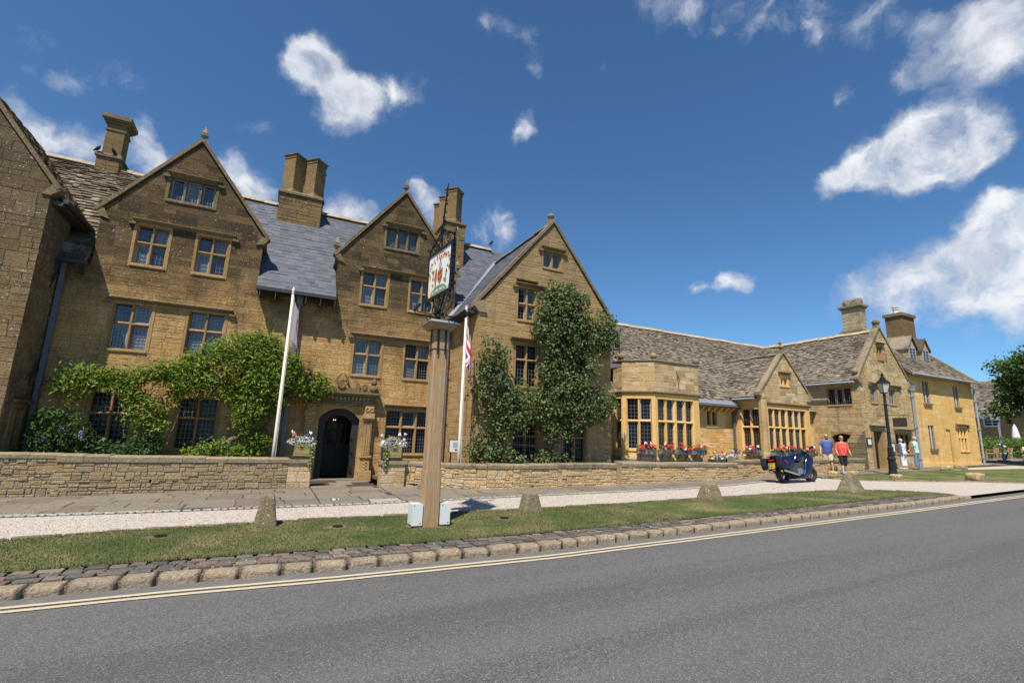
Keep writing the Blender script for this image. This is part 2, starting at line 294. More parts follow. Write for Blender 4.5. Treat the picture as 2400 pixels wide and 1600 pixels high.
M['barn'] = stone('barn_wall', [(0.37, 0.24, 0.12), (0.41, 0.27, 0.14), (0.34, 0.215, 0.11)], 0.4, 0.1, 0.3, 0.1, 1.0)
# blue slate
m, t, b = new_mat('blue_slate', 0.55, 0.4); rn = t.rnd(); P = t.pos()
c = t.ramp(rn, [(0.0, (0.072, 0.078, 0.098)), (0.45, (0.095, 0.102, 0.124)), (0.8, (0.12, 0.128, 0.15)), (1.0, (0.08, 0.084, 0.105))])
c = t.mix(t.math('MULTIPLY', t.step(t.noise(P, 1.1, 6, 0.7, 1.5), 0.6, 0.75), 0.35), c, (0.3, 0.32, 0.35))
t.put(b.inputs['Base Color'], t.mix(t.math('MULTIPLY', t.noise(P, 9, 4), 0.3), c, (0.06, 0.065, 0.08))); t.put(b.inputs['Normal'], t.bump(t.noise(P, 30, 4), 0.25, 0.01)); M['slate'] = m
# asphalt
m, t, b = new_mat('asphalt', 0.85, 0.3); P = t.pos()
vc = t.voro(P, 115, 'Color'); g = t.sep(vc)[0]; big = t.noise(P, 0.5, 5, 0.6); sm = t.noise(P, 260, 2)
c = t.ramp(g, [(0.0, (0.042, 0.042, 0.045)), (0.35, (0.078, 0.077, 0.078)), (0.72, (0.125, 0.122, 0.118)), (0.93, (0.20, 0.19, 0.175)), (1.0, (0.36, 0.34, 0.31))])
c = t.mix(t.math('MULTIPLY', t.step(t.sep(t.voro(P, 60, 'Color'))[1], 0.93, 0.95), 0.5), c, (0.17, 0.165, 0.155))
c = t.mix(t.math('MULTIPLY', big, 0.5), c, (0.098, 0.097, 0.098))
c = t.mix(t.math('MULTIPLY', t.step(t.noise(P, 2.2, 6, 0.7), 0.6, 0.8), 0.25), c, (0.14, 0.13, 0.115))
mp = t.n('ShaderNodeMapping'); t.put(mp.inputs[0], P); mp.inputs['Scale'].default_value = (0.035, 1, 1)
bands = t.noise(mp.outputs[0], 1.1, 3, 0.6); c = t.mix(t.math('MULTIPLY', t.step(bands, 0.42, 0.62), 0.28), c, (0.15, 0.148, 0.146)); c = t.mix(t.math('MULTIPLY', t.step(bands, 0.48, 0.34), 0.3), c, (0.06, 0.06, 0.062))
mp2 = t.n('ShaderNodeMapping'); t.put(mp2.inputs[0], P); mp2.inputs['Scale'].default_value = (0.3, 1, 1)
c = t.mix(t.math('MULTIPLY', t.step(t.noise(mp2.outputs[0], 0.9, 6, 0.7), 0.6, 0.74), 0.35), c, (0.055, 0.054, 0.054))
t.put(b.inputs['Base Color'], c); t.put(b.inputs['Normal'], t.bump(t.math('ADD', t.voro(P, 115), t.math('MULTIPLY', sm, 0.4)), 0.55, 0.012)); M['asphalt'] = m
m, t, b = new_mat('gutter_asphalt', 0.9, 0.2); P = t.pos()
c = t.mix(t.noise(P, 60, 4), (0.10, 0.097, 0.093), (0.155, 0.15, 0.142)); c = t.mix(t.step(t.noise(P, 6, 5, 0.7), 0.5, 0.75), c, (0.19, 0.175, 0.15))
t.put(b.inputs['Base Color'], c); t.put(b.inputs['Normal'], t.bump(t.noise(P, 150, 3), 0.3, 0.01)); M['gutter'] = m
m, t, b = new_mat('cream_paint', 0.8, 0.2); P = t.pos()
c = t.mix(t.step(t.noise(P, 45, 5, 0.75), 0.54, 0.70), (0.50, 0.42, 0.295), (0.2, 0.18, 0.15)); t.put(b.inputs['Base Color'], c); M['paint'] = m
# gravel
m, t, b = new_mat('pale_gravel', 0.9, 0.15); P = t.pos()
g = t.sep(t.voro(P, 55, 'Color'))[0]
c = t.ramp(g, [(0.0, (0.22, 0.17, 0.13)), (0.22, (0.38, 0.34, 0.295)), (0.7, (0.47, 0.435, 0.39)), (1.0, (0.54, 0.52, 0.49))])
c = t.mix(t.math('MULTIPLY', t.step(t.voro(P, 55), 0.45, 0.75), 0.55), c, (0.33, 0.26, 0.19)); c = t.mix(t.math('MULTIPLY', t.step(t.noise(P, 0.9, 5, 0.6), 0.5, 0.75), 0.25), c, (0.5, 0.42, 0.33))
t.put(b.inputs['Base Color'], c); t.put(b.inputs['Normal'], t.bump(t.voro(P, 55), -0.6, 0.02)); M['gravel'] = m
# lawn and leaves
m, t, b = new_mat('lawn', 0.9, 0.1); P = t.pos(); big = t.noise(P, 0.75, 5, 0.65, 0.4); fin = t.noise(P, 38, 5, 0.7)
c = t.ramp(t.math('ADD', t.math('MULTIPLY', big, 0.75), t.math('MULTIPLY', fin, 0.3)), [(0.38, (0.05, 0.085, 0.022)), (0.5, (0.09, 0.115, 0.036)), (0.58, (0.17, 0.155, 0.07)), (0.68, (0.25, 0.2, 0.105))])
t.put(b.inputs['Base Color'], c); t.put(b.inputs['Normal'], t.bump(fin, 0.6, 0.04)); M['lawn'] = m; LAWN_RAMP = c


def leafmat(name, tones, trans=0.35):
    m, t, b = new_mat(name, 0.5, 0.35); rn = t.rnd(); k = len(tones)
    c = t.ramp(rn, [((i + 0.5) / k, x) for i, x in enumerate(tones)]); c = t.mix(t.math('MULTIPLY', t.noise(t.pos(), 1.7, 3), 0.45), c, tuple(x * 0.45 for x in tones[0]))
    t.put(b.inputs['Base Color'], c); tr = t.n('ShaderNodeBsdfTranslucent'); t.put(tr.inputs[0], t.mix(0.3, c, (0.5, 0.6, 0.05)))
    ms = t.n('ShaderNodeMixShader'); ms.inputs[0].default_value = trans; t.l.new(b.outputs[0], ms.inputs[1]); t.l.new(tr.outputs[0], ms.inputs[2])
    out = [x for x in m.node_tree.nodes if x.type == 'OUTPUT_MATERIAL'][0]; t.l.new(ms.outputs[0], out.inputs[0]); return m


M['wisteria'] = leafmat('wisteria_leaf', [(0.05, 0.12, 0.010), (0.12, 0.22, 0.014), (0.19, 0.3, 0.018), (0.28, 0.36, 0.025), (0.38, 0.36, 0.05), (0.07, 0.15, 0.012)])
M['shrub'] = leafmat('shrub_leaf', [(0.03, 0.075, 0.012), (0.05, 0.11, 0.015), (0.04, 0.09, 0.012)], 0.2)
M['pear'] = leafmat('pear_leaf', [(0.05, 0.08, 0.018), (0.08, 0.12, 0.028), (0.12, 0.165, 0.045), (0.19, 0.22, 0.085), (0.06, 0.095, 0.024)], 0.2)
M['tree'] = leafmat('tree_leaf', [(0.04, 0.08, 0.012), (0.07, 0.125, 0.018), (0.1, 0.16, 0.025)], 0.3)
M['hedge'] = leafmat('hedge_leaf', [(0.05, 0.12, 0.012), (0.09, 0.19, 0.02), (0.13, 0.25, 0.035)], 0.25)
M['green'] = leafmat('plant_leaf', [(0.06, 0.12, 0.02), (0.1, 0.18, 0.03), (0.08, 0.15, 0.03)], 0.25)
M['grassblade'] = leafmat('grass_blade', [(0.05, 0.085, 0.022), (0.085, 0.115, 0.035), (0.15, 0.145, 0.06), (0.25, 0.2, 0.11), (0.2, 0.17, 0.085)], 0.2)
for k, c in dict(silver=(0.55, 0.58, 0.56), red=(0.6, 0.012, 0.012), pink=(0.75, 0.16, 0.32), white=(0.8, 0.8, 0.78), purple=(0.05, 0.018, 0.16), orange=(0.75, 0.22, 0.01), wine=(0.13, 0.015, 0.015), yellowf=(0.75, 0.5, 0.02)).items():
    M[k] = plain('flower_' + k, c, 0.6, var=0.2, sc=40)
M['variegated'] = leafmat('variegated_leaf', [(0.22, 0.28, 0.09), (0.4, 0.42, 0.2), (0.16, 0.22, 0.06)], 0.2)
M['bark'] = stone('bark', [(0.16, 0.12, 0.08), (0.2, 0.155, 0.105)], 0.5, 0.3, 0.3, 0.0, 1.2)
# glass
def glass(name, c, rough=0.06, tint=0.5):
    m, t, b = new_mat(name, rough, tint); P = t.pos(); b.inputs['Coat Weight'].default_value = 0.0
    t.put(b.inputs['Base Color'], t.mix(t.noise(P, 2.0, 2), tuple(x * 0.6 for x in c), tuple(x * 1.4 for x in c))); t.put(b.inputs['Normal'], t.bump(t.noise(P, 5, 2), 0.12, 0.03)); return m
M['glass'] = glass('dark_glass', (0.005, 0.005, 0.006), 0.08, 0.16); M['glass_blue'] = glass('reflecting_glass', (0.02, 0.025, 0.035), 0.1, 1.0); M['glass_net'] = glass('curtained_glass', (0.16, 0.17, 0.19), 0.15, 0.8)
M['glass_green'] = glass('patterned_glass', (0.09, 0.11, 0.09), 0.2, 0.6); M['glass_hall'] = glass('hall_glass', (0.02, 0.017, 0.012), 0.08, 0.5)
M['lead'] = plain('lead_came', (0.16, 0.165, 0.18), 0.5, 0.3, var=0.2); M['casement'] = plain('painted_casement', (0.32, 0.35, 0.40), 0.5)
M['pipe'] = plain('grey_pipe', (0.13, 0.145, 0.185), 0.45, 0.0, 0.5); M['pipe_pale'] = plain('pale_grey_pipe', (0.30, 0.33, 0.38), 0.45); M['leadpipe'] = plain('lead_pipe', (0.12, 0.12, 0.125), 0.55, 0.3, var=0.4, sc=30)
M['gutterm'] = plain('dark_gutter', (0.045, 0.045, 0.045), 0.6, 0.2, var=0.4); M['flash'] = plain('lead_flashing', (0.24, 0.26, 0.30), 0.5, 0.2)
M['iron'] = plain('wrought_iron', (0.012, 0.012, 0.014), 0.4, 0.2, 0.5); M['blackpaint'] = plain('black_paint', (0.012, 0.012, 0.014), 0.35, 0.0, 0.5)
M['black'] = plain('interior_shade', (0.005, 0.004, 0.004), 0.9, spec=0.1); M['doorwood'] = plain('dark_oak', (0.018, 0.012, 0.009), 0.5, var=0.5, sc=8, bump=0.2)
M['oakframe'] = plain('blackened_oak', (0.03, 0.022, 0.018), 0.6, var=0.4, sc=10, bump=0.3); M['polewhite'] = plain('cream_pole', (0.74, 0.70, 0.60), 0.35); M['whitebox'] = plain('white_cabinet', (0.66, 0.67, 0.67), 0.4, var=0.05)
M['brass'] = plain('brass', (0.55, 0.40, 0.15), 0.3, 0.6, var=0.1); M['planterbox'] = plain('planter_metal', (0.055, 0.04, 0.03), 0.5, 0.3); M['boxgrey'] = plain('zinc_box', (0.22, 0.26, 0.30), 0.5, 0.1, var=0.15)
M['paper'] = plain('paper', (0.75, 0.75, 0.74), 0.6, var=0.02); M['maroon'] = plain('maroon', (0.16, 0.012, 0.03), 0.6); M['signbrown'] = plain('sign_brown', (0.05, 0.04, 0.03), 0.5); M['signtext'] = plain('sign_lettering', (0.1, 0.085, 0.06), 0.5)
M['soil'] = plain('soil', (0.05, 0.035, 0.022), 0.95); M['lampglass'] = plain('lamp_glass', (0.55, 0.52, 0.42), 0.3, spec=0.6)
# weathered oak post
m, t, b = new_mat('weathered_oak', 0.75, 0.2); P = t.pos(); mp = t.n('ShaderNodeMapping'); t.put(mp.inputs[0], P); mp.inputs['Scale'].default_value = (1, 1, 0.06)
gr = t.noise(mp.outputs[0], 38, 6, 0.7, 0.6); pt = t.noise(P, 2.1, 4, 0.6)
c = t.mix(gr, (0.22, 0.135, 0.07), (0.6, 0.42, 0.25)); c = t.mix(t.math('MULTIPLY', t.step(pt, 0.5, 0.66), .8), c, t.mix(gr, (0.3, 0.16, 0.06), (0.56, 0.33, 0.15)))
c = t.mix(t.math('MULTIPLY', t.step(t.noise(P, 1.3, 3), 0.55, 0.72), 0.35), c, t.mix(gr, (0.24, 0.2, 0.16), (0.56, 0.5, 0.42)))
c = t.mix(t.step(gr, 0.33, 0.24), c, (0.035, 0.022, 0.014)); t.put(b.inputs['Base Color'], c); t.put(b.inputs['Normal'], t.bump(gr, 0.8, 0.03)); M['oakpost'] = m
# ------------------------------------------------------------------ walls laid in courses, roofs laid in slates, mullioned windows
class Fr:                            # a wall plane: origin, horizontal direction u, outward normal n
    def __init__(s, o, u, n): s.o = Vector(o); s.u = Vector(u).normalized(); s.n = Vector(n).normalized(); s.z = Vector((0, 0, 1))
    def p(s, u, z, d=0.0): return s.o + s.u * u + s.z * z + s.n * d
    def mat(s, u, z): 
        q = s.p(u, z); return Matrix(((s.u.x, 0, s.n.x, q.x), (s.u.y, 0, s.n.y, q.y), (s.u.z, 1, s.n.z, q.z), (0, 0, 0, 1)))


def front(y): return Fr((0, y, 0), (1, 0, 0), (0, -1, 0))      # u = X
def west(x): return Fr((x, 0, 0), (0, 1, 0), (-1, 0, 0))       # u = Y
def east(x): return Fr((x, 0, 0), (0, 1, 0), (1, 0, 0))


def clip(poly, conv):
    """clip polygon by a convex counter-clockwise polygon"""
    out = poly
    for i in range(len(conv)):
        ax, ay = conv[i]; bx, by = conv[(i + 1) % len(conv)]; inp = out; out = []
        if not inp: break
        sd_ = lambda p: (bx - ax) * (p[1] - ay) - (by - ay) * (p[0] - ax)
        for j in range(len(inp)):
            p, q = inp[j], inp[(j + 1) % len(inp)]; a, b_ = sd_(p), sd_(q)
            if a >= -1e-9: out.append(p)
            if (a > 1e-9 and b_ < -1e-9) or (a < -1e-9 and b_ > 1e-9):
                t = a / (a - b_); out.append((p[0] + (q[0] - p[0]) * t, p[1] + (q[1] - p[1]) * t))
    return out


def area(p): return abs(sum(p[i][0] * p[(i + 1) % len(p)][1] - p[(i + 1) % len(p)][0] * p[i][1] for i in range(len(p)))) / 2


def ccw(p): return p if sum((p[(i + 1) % len(p)][0] - p[i][0]) * (p[(i + 1) % len(p)][1] + p[i][1]) for i in range(len(p))) < 0 else p[::-1]


_cache = {}


def stone_geo(poly, proud, gap, jit, rr):
    """one dressed stone: recessed ring, bevel, face"""
    cx = sum(p[0] for p in poly) / len(poly); cz = sum(p[1] for p in poly) / len(poly); n = len(poly)
    ring = []
    for u, z in poly:
        k = max(abs(u - cx), 1e-4); h = max(abs(z - cz), 1e-4)
        ring.append((cx + (u - cx) * max(0.2, (k - gap) / k) + rr.uniform(-jit, jit), cz + (z - cz) * max(0.2, (h - gap) / h) + rr.uniform(-jit, jit)))
    bv = min(0.012, proud * 0.8); inn = []
    for u, z in ring:
        k = max(abs(u - cx), 1e-4); h = max(abs(z - cz), 1e-4)
        inn.append((cx + (u - cx) * max(0.3, (k - bv) / k), cz + (z - cz) * max(0.3, (h - bv) / h)))
    vs = [(u - cx, z - cz, -0.004) for u, z in ring] + [(u - cx, z - cz, proud - bv * 0.6) for u, z in ring] + [(u - cx, z - cz, proud) for u, z in inn]
    fs = [(i, (i + 1) % n, (i + 1) % n + n, i + n) for i in range(n)] + [(i + n, (i + 1) % n + n, (i + 1) % n + 2 * n, i + 2 * n) for i in range(n)] + [tuple(range(2 * n, 3 * n))]
    return (cx, cz), vs, fs


def lay(stones, parent, mat, limit, name='stone', seed=1):
    """stones: (frame, polygon, proud, gap, jitter). The ones that show largest become objects, the others one joined part."""
    rr = random.Random(seed)
    sc_ = []
    for i, (fr, poly, pr, gp, jt) in enumerate(stones):
        cx = sum(p[0] for p in poly) / len(poly); cz = sum(p[1] for p in poly) / len(poly); q = fr.p(cx, cz)
        sc_.append((visible_size(q, area(poly)) * max(0.05, fr.n.dot((Vector((0, 0, CAMZ)) - q).normalized())), i))
    sc_.sort(reverse=True); own = set(i for s_, i in sc_[:limit] if s_ > 0)
    rest = MB()
    for i, (fr, poly, pr, gp, jt) in enumerate(stones):
        if i in own:
            key = None
            if len(poly) == 4 and jt == 0:
                us = [p[0] for p in poly]; zs = [p[1] for p in poly]; key = (round(max(us) - min(us), 2), round(max(zs) - min(zs), 2), round(pr, 3), mat.name)
            cx = sum(p[0] for p in poly) / len(poly); cz = sum(p[1] for p in poly) / len(poly)
            if key and key in _cache: me = _cache[key]
            else:
                _, vs, fs = stone_geo(poly, pr, gp, jt, rr); mb = MB(); mb.add(vs, fs); me = mb.mesh(name, mat)
                if key: _cache[key] = me
            link(bpy.data.objects.new(name, me), parent, fr.mat(cx, cz))
        else:
            (cx, cz), vs, fs = stone_geo(poly, pr, gp, jt, rr); rest.rv = rr.random() + 1e-3
            rest.add([fr.p(cx + a, cz + b_, c_) for a, b_, c_ in vs], fs)
    if rest.v: tag(rest.build('further_' + name + 's', mat, parent), kind='stuff')


def courses(fr, poly, openings, core, ch=(0.17, 0.27), sl=(0.28, 0.62), thick=0.3, proud=(0.006, 0.016), gap=0.005, jit=0.0, seed=1, quant=0.04, split=0.0):
    """returns stones; adds the wall core (with its openings left open) to the MB core"""
    rr = random.Random(seed); poly = ccw(poly); out = []
    z0 = min(p[1] for p in poly); z1 = max(p[1] for p in poly); u0 = min(p[0] for p in poly); u1 = max(p[0] for p in poly)
    marks = sorted(set([z0, z1] + [z for o in openings for z in o[2:4] if z0 < z < z1])); zs = []
    marks = [m_ for i, m_ in enumerate(marks) if i == 0 or m_ - marks[i - 1] > 0.02 or m_ == z1]
    for a, b_ in zip(marks, marks[1:]):
        n = max(1, round((b_ - a) / rr.uniform(*ch))); e = [a + (b_ - a) * k / n for k in range(n + 1)]
        for k in range(1, n): e[k] += rr.uniform(-.2, .2) * (b_ - a) / n
        zs += e[:-1]
    zs.append(z1)
    for a, b_ in zip(zs, zs[1:]):
        iv = [(u0, u1)]
        for o in openings:
            if o[2] < b_ - 0.005 and o[3] > a + 0.005:
                nv = []
                for p, q in iv:
                    if o[1] <= p or o[0] >= q: nv.append((p, q)); continue
                    if o[0] > p: nv.append((p, o[0]))
                    if o[1] < q: nv.append((o[1], q))
                iv = nv
        for p, q in iv:
            if q - p < 0.01: continue
            cp = clip([(p, a), (q, a), (q, b_), (p, b_)], poly)
            if len(cp) < 3 or area(cp) < 1e-4: continue
            core.prism(cp, lambda u, z, d: fr.p(u, z, d), -thick, 0.0)
            us = [x[0] for x in cp]; p2, q2 = min(us), max(us); x = p2
            while x < q2 - 1e-3:
                ln = rr.uniform(*sl)
                if (b_ - a) < 0.14: ln *= 1.25
                ln = max(quant, round(ln / quant) * quant); e = x + ln
                if q2 - e < sl[0] * 0.6: e = q2
                st = clip([(x, a), (e, a), (e, b_), (x, b_)], poly)
                bits = [(x, e, a, b_)]
                if split and rr.random() < split:      # snecked rubble: some stones are two or three thinner ones
                    zm = a + (b_ - a) * rr.uniform(.36, .64); bits = []
                    for c_, d_ in ((a, zm), (zm, b_)):
                        if e - x > sl[0] * 1.2 and rr.random() < .6: um = x + (e - x) * rr.uniform(.35, .65); bits += [(x, um, c_, d_), (um, e, c_, d_)]
                        else: bits.append((x, e, c_, d_))
                for x_, e_, a_, b2 in bits:
                    st = clip([(x_, a_), (e_, a_), (e_, b2), (x_, b2)], poly) if split else st
                    if len(st) >= 3 and area(st) > 0.002: out.append((fr, st, round(rr.uniform(*proud), 3), gap, jit))
                x = e
    return out


def slates(part, parent, O, U, S, poly, mat, expo=(0.24, 0.15), wid=(0.2, 0.36), h=(0.02, 0.045), limit=300, seed=3, jit=0.02, base=None, name='slate'):
    """part: the roof object the slates lie on; poly in (u, s) on the roof plane; expo: course height at the eave and at the ridge"""
    rr = random.Random(seed); O = Vector(O); U = Vector(U).normalized(); S = Vector(S).normalized(); N = U.cross(S)
    if N.z < 0: N = -N
    poly = ccw(poly); f3 = lambda u, s_, n: O + U * u + S * s_ + N * n
    mb = MB(); mb.prism(poly, f3, -0.06, 0.0); roof = mb.build(part, base or mat, parent)
    s = min(p[1] for p in poly); s1 = max(p[1] for p in poly); u0 = min(p[0] for p in poly); u1 = max(p[0] for p in poly); tot = max(s1 - s, .1); sA = s
    items = []
    while s < s1 - 0.02:
        e = expo[0] + (expo[1] - expo[0]) * (s - sA) / tot; u = u0 - rr.uniform(0, wid[0])
        while u < u1:
            w_ = rr.uniform(*wid) * (1 if wid[1] - wid[0] < 0.02 else (0.65 + 0.5 * e / expo[0])); js = rr.uniform(-jit, jit)
            items.append((u + 0.002, u + w_ - 0.002, s + js, min(s1 + 0.03, s + e * 1.3), rr.uniform(*h), rr.uniform(-.006, .006))); u += w_
        s += e
    cand = []
    for a, b_, c_, d, hh, tl in items:
        st = clip([(a, c_), (b_, c_), (b_, d), (a, d)], poly)
        if len(st) < 3 or area(st) < 0.003: continue
        q = f3((a + b_) / 2, (c_ + d) / 2, 0); cand.append((visible_size(q, area(st)) * max(0.02, N.dot((Vector((0, 0, CAMZ)) - q).normalized())), st, c_, d, hh, tl))
    order = sorted(range(len(cand)), key=lambda i: -cand[i][0]); own = set(i for i in order[:limit] if cand[i][0] > 0); rest = MB()
    for i, (vz, st, c_, d, hh, tl) in enumerate(cand):
        n = len(st); top = lambda u, s_: 0.004 + hh * (1 - 0.8 * (s_ - c_) / max(d - c_, .01)) + tl
        vs = [f3(u, s_, -0.002) for u, s_ in st] + [f3(u, s_, max(0.003, top(u, s_))) for u, s_ in st]
        fs = [(k, (k + 1) % n, (k + 1) % n + n, k + n) for k in range(n)] + [tuple(range(n, 2 * n))]
        if i in own:
            m1 = MB(); cc = sum(vs, Vector()) / len(vs); m1.add([v - cc for v in vs], fs); link(bpy.data.objects.new(name, m1.mesh(name, mat)), roof, Matrix.Translation(cc))
        else: rest.rv = rr.random() + 1e-3; rest.add(vs, fs)
    if rest.v: tag(rest.build('further_' + name + 's', mat, roof), kind='stuff')
    return roof


def window(parent, fr, u0, u1, z0, z1, n=2, tr=(), nx=4, nz=4, gl='glass', st='dress', sur=0.13, rec=0.15, mw=0.1, diamond=False, king=None, open_case=(), arched=False, proud=0.018, sill=0.12, bars='lead', bw=0.013, case_all=False, fixed=None):
    """stone mullioned window: lights u0..u1, z0..z1; returns the wall opening it needs"""
    f3 = lambda u, z, d: fr.p(u, z, d); mb = MB(); d0 = -rec - 0.08
    pz = lambda: R.uniform(-0.002, 0.002)
    def bar(a, b_, c_, d, front_=proud, back=d0): mb.rv = R.random() + .001; mb.prism([(a, c_), (b_, c_), (b_, d), (a, d)], f3, back, front_ + pz())
    if sur:
        # splayed jambs: the surround is a shallow chamfer round the opening
        for a, b_, sgn in ((u0 - sur, u0, 1), (u1, u1 + sur, -1)):
            mb.rv = R.random() + .001
            e = [(a, d0), (b_, d0), (b_, -rec * 0.55), (b_ - 0.05, proud), (a, proud)] if sgn == 1 else [(b_, d0), (a, d0), (a, -rec * 0.55), (a + 0.05, proud), (b_, proud)]
            mb.prism(e, lambda u, d, z: fr.p(u, z, d), z0 + 0.001, z1 - 0.001)
        bar(u0 - sur, u1 + sur, z1, z1 + sur); mb.prism([(u0 - sur, z0 - sill), (u1 + sur, z0 - sill), (u1 + sur, z0), (u0 - sur, z0)], f3, d0, proud)
        mb.prism([(proud, z0 - 0.03), (0.045, z0 - 0.05), (0.045, z0 - 0.1), (proud, z0 - 0.115)], lambda d, z, u: fr.p(u, z, d), u0 - sur * 0.6, u1 + sur * 0.6)
    lw = (u1 - u0 - mw * (n - 1)) / n; edges = [u0 + i * (lw + mw) for i in range(n)]
    if king is not None:             # a thicker mullion after light number king
        kw = mw * 1.8; lw = (u1 - u0 - mw * (n - 2) - kw) / n; edges = []; x = u0
        for i in range(n): edges.append(x); x += lw + (kw if i == king else mw)
    for i in range(n - 1):
        a = edges[i] + lw; b_ = edges[i + 1]; c_ = (a + b_) / 2; q = (b_ - a) * 0.22; mb.rv = R.random() + .001
        mb.prism([(a, d0), (b_, d0), (b_, -rec * 0.6), (c_ + q, -0.012), (c_ - q, -0.012), (a, -rec * 0.6)], lambda u, d, z: fr.p(u, z, d), z0, z1)
    zz = [z0] + [t_ for t_ in tr] + [z1]; spans = []
    for i, (a, b_) in enumerate(zip(zz, zz[1:])): spans.append((a + (0.045 if i else 0), b_ - (0.045 if i < len(zz) - 2 else 0)))
    for t_ in tr:
        mb.rv = R.random() + .001
        mb.prism([(d0, t_ - 0.045), (d0, t_ + 0.045), (-rec * 0.6, t_ + 0.045), (-0.016, t_ + 0.012), (-0.016, t_ - 0.022), (-rec * 0.6, t_ - 0.045)], lambda d, z, u: fr.p(u, z, d), u0, u1)
    w_ = mb.build('window', M[st], parent)
    for i in range(n):
        for j, (a, b_) in enumerate(spans):
            ua, ub = edges[i], edges[i] + lw; m1 = MB(); th = R.uniform(-0.012, 0.012); t2 = R.uniform(-0.01, 0.01)
            pts = [(ua - 0.02, a - 0.02, t2 - th), (ub + 0.02, a - 0.02, t2 + th), (ub + 0.02, b_ + 0.02, -t2 + th), (ua - 0.02, b_ + 0.02, -t2 - th)]
            m1.add([fr.p(u, z, -rec - 0.012 + d) for u, z, d in pts] + [fr.p(u, z, -rec - 0.03 + d) for u, z, d in pts], [(0, 1, 2, 3), (4, 7, 6, 5), (0, 4, 5, 1), (1, 5, 6, 2), (2, 6, 7, 3), (3, 7, 4, 0)])
            g = gl if isinstance(gl, str) else gl[(i * 7 + j * 3 + int(abs(u0) * 10)) % len(gl)]
            m1.build('pane', M[g], w_)
            m2 = MB(); dd = -rec
            if diamond:
                stp = lw / 2.6; k = -6
                for sgn in (1, -1):
                    x = ua - (b_ - a)
                    while x < ub + (b_ - a):
                        # line u = x + sgn*(z-a) clipped to the light
                        if sgn == 1: za, zb = max(a, a + ua - x), min(b_, a + ub - x); pa, pb = (x + za - a, za), (x + zb - a, zb)
                        else: za, zb = max(a, a + x - ub), min(b_, a + x - ua); pa, pb = (x - za + a, za), (x - zb + a, zb)
                        if zb - za > 0.03: m2.beam(fr.p(*pa, dd), fr.p(*pb, dd), bw, 0.008, fr.n)
                        x += stp
            else:
                mx = nx; mz = nz if isinstance(nz, int) else nz[j]
                for k in range(1, mx): x = ua + (ub - ua) * k / mx; m2.prism([(x - bw / 2, a), (x + bw / 2, a), (x + bw / 2, b_), (x - bw / 2, b_)], f3, dd - 0.006, dd + 0.006)
                for k in range(1, mz): z = a + (b_ - a) * k / mz; m2.prism([(ua, z - bw / 2), (ub, z - bw / 2), (ub, z + bw / 2), (ua, z + bw / 2)], f3, dd - 0.0075, dd + 0.0075)
            m2.build('glazing_bars', M[bars], w_)
            if case_all or (i, j) in open_case:
                m3 = MB(); f = 0.03
                for p, q, r_, s_ in ((ua, ua + f, a, b_), (ub - f, ub, a, b_), (ua + f, ub - f, a, a + f), (ua + f, ub - f, b_ - f, b_)): m3.prism([(p, r_), (q, r_), (q, s_), (p, s_)], f3, dd - 0.01, dd + 0.02)
                m3.build('casement', M['casement'], w_)
    return (u0 - sur, u1 + sur, z0 - (sill if sur else 0), z1 + sur)


def hood(parent, fr, a, b_, z, drop=0.22, st='dress_old', pr=0.15):
    mb = MB(); prof = [(0.0, z - 0.13), (pr * .45, z - 0.10), (pr, z - 0.045), (pr, z - 0.02), (0.0, z + 0.03)]
    mb.prism(prof, lambda d, zz_, u: fr.p(u, zz_, d), a, b_)
    if drop:
        for u in (a, b_ - 0.09):
            mb.prism([(u, z - drop), (u + 0.09, z - drop), (u + 0.09, z - 0.12), (u, z - 0.12)], fr.p, 0.0, pr * 0.7)
            s_ = -0.09 if u == a else 0.09
            mb.prism([(u + s_ - .001, z - drop - .002), (u + 0.09 + s_, z - drop - .002), (u + 0.09 + s_, z - drop + 0.075), (u + s_ - .001, z - drop + 0.075)], fr.p, 0.0, pr * 0.66)
    return mb.build('hood_mould', M[st], parent)


def coping(parent, fr, pts, w_=0.36, h=0.1, out=0.07, st='dress_old'):
    """raking coping stones along a polyline (u, z); each stone a piece of its own"""
    root = None
    for (ua, za), (ub, zb) in zip(pts, pts[1:]):
        L = math.hypot(ub - ua, zb - za); n = max(1, round(L / 0.75)); dx, dz = (ub - ua) / L, (zb - za) / L; px, pz_ = -dz, dx
        if pz_ < 0: px, pz_ = -px, -pz_
        for k in range(n):
            a = L * k / n + 0.003; b_ = L * (k + 1) / n - 0.003; j = R.uniform(-0.006, 0.006); mb = MB()
            q = [(ua + dx * a, za + dz * a), (ua + dx * b_, za + dz * b_), (ua + dx * b_ + px * (h + j), zb * 0 + za + dz * b_ + pz_ * (h + j)), (ua + dx * a + px * (h + j), za + dz * a + pz_ * (h + j))]
            mb.prism(q, fr.p, out - w_, out + j); mb.build('coping_stone', M[st], parent)


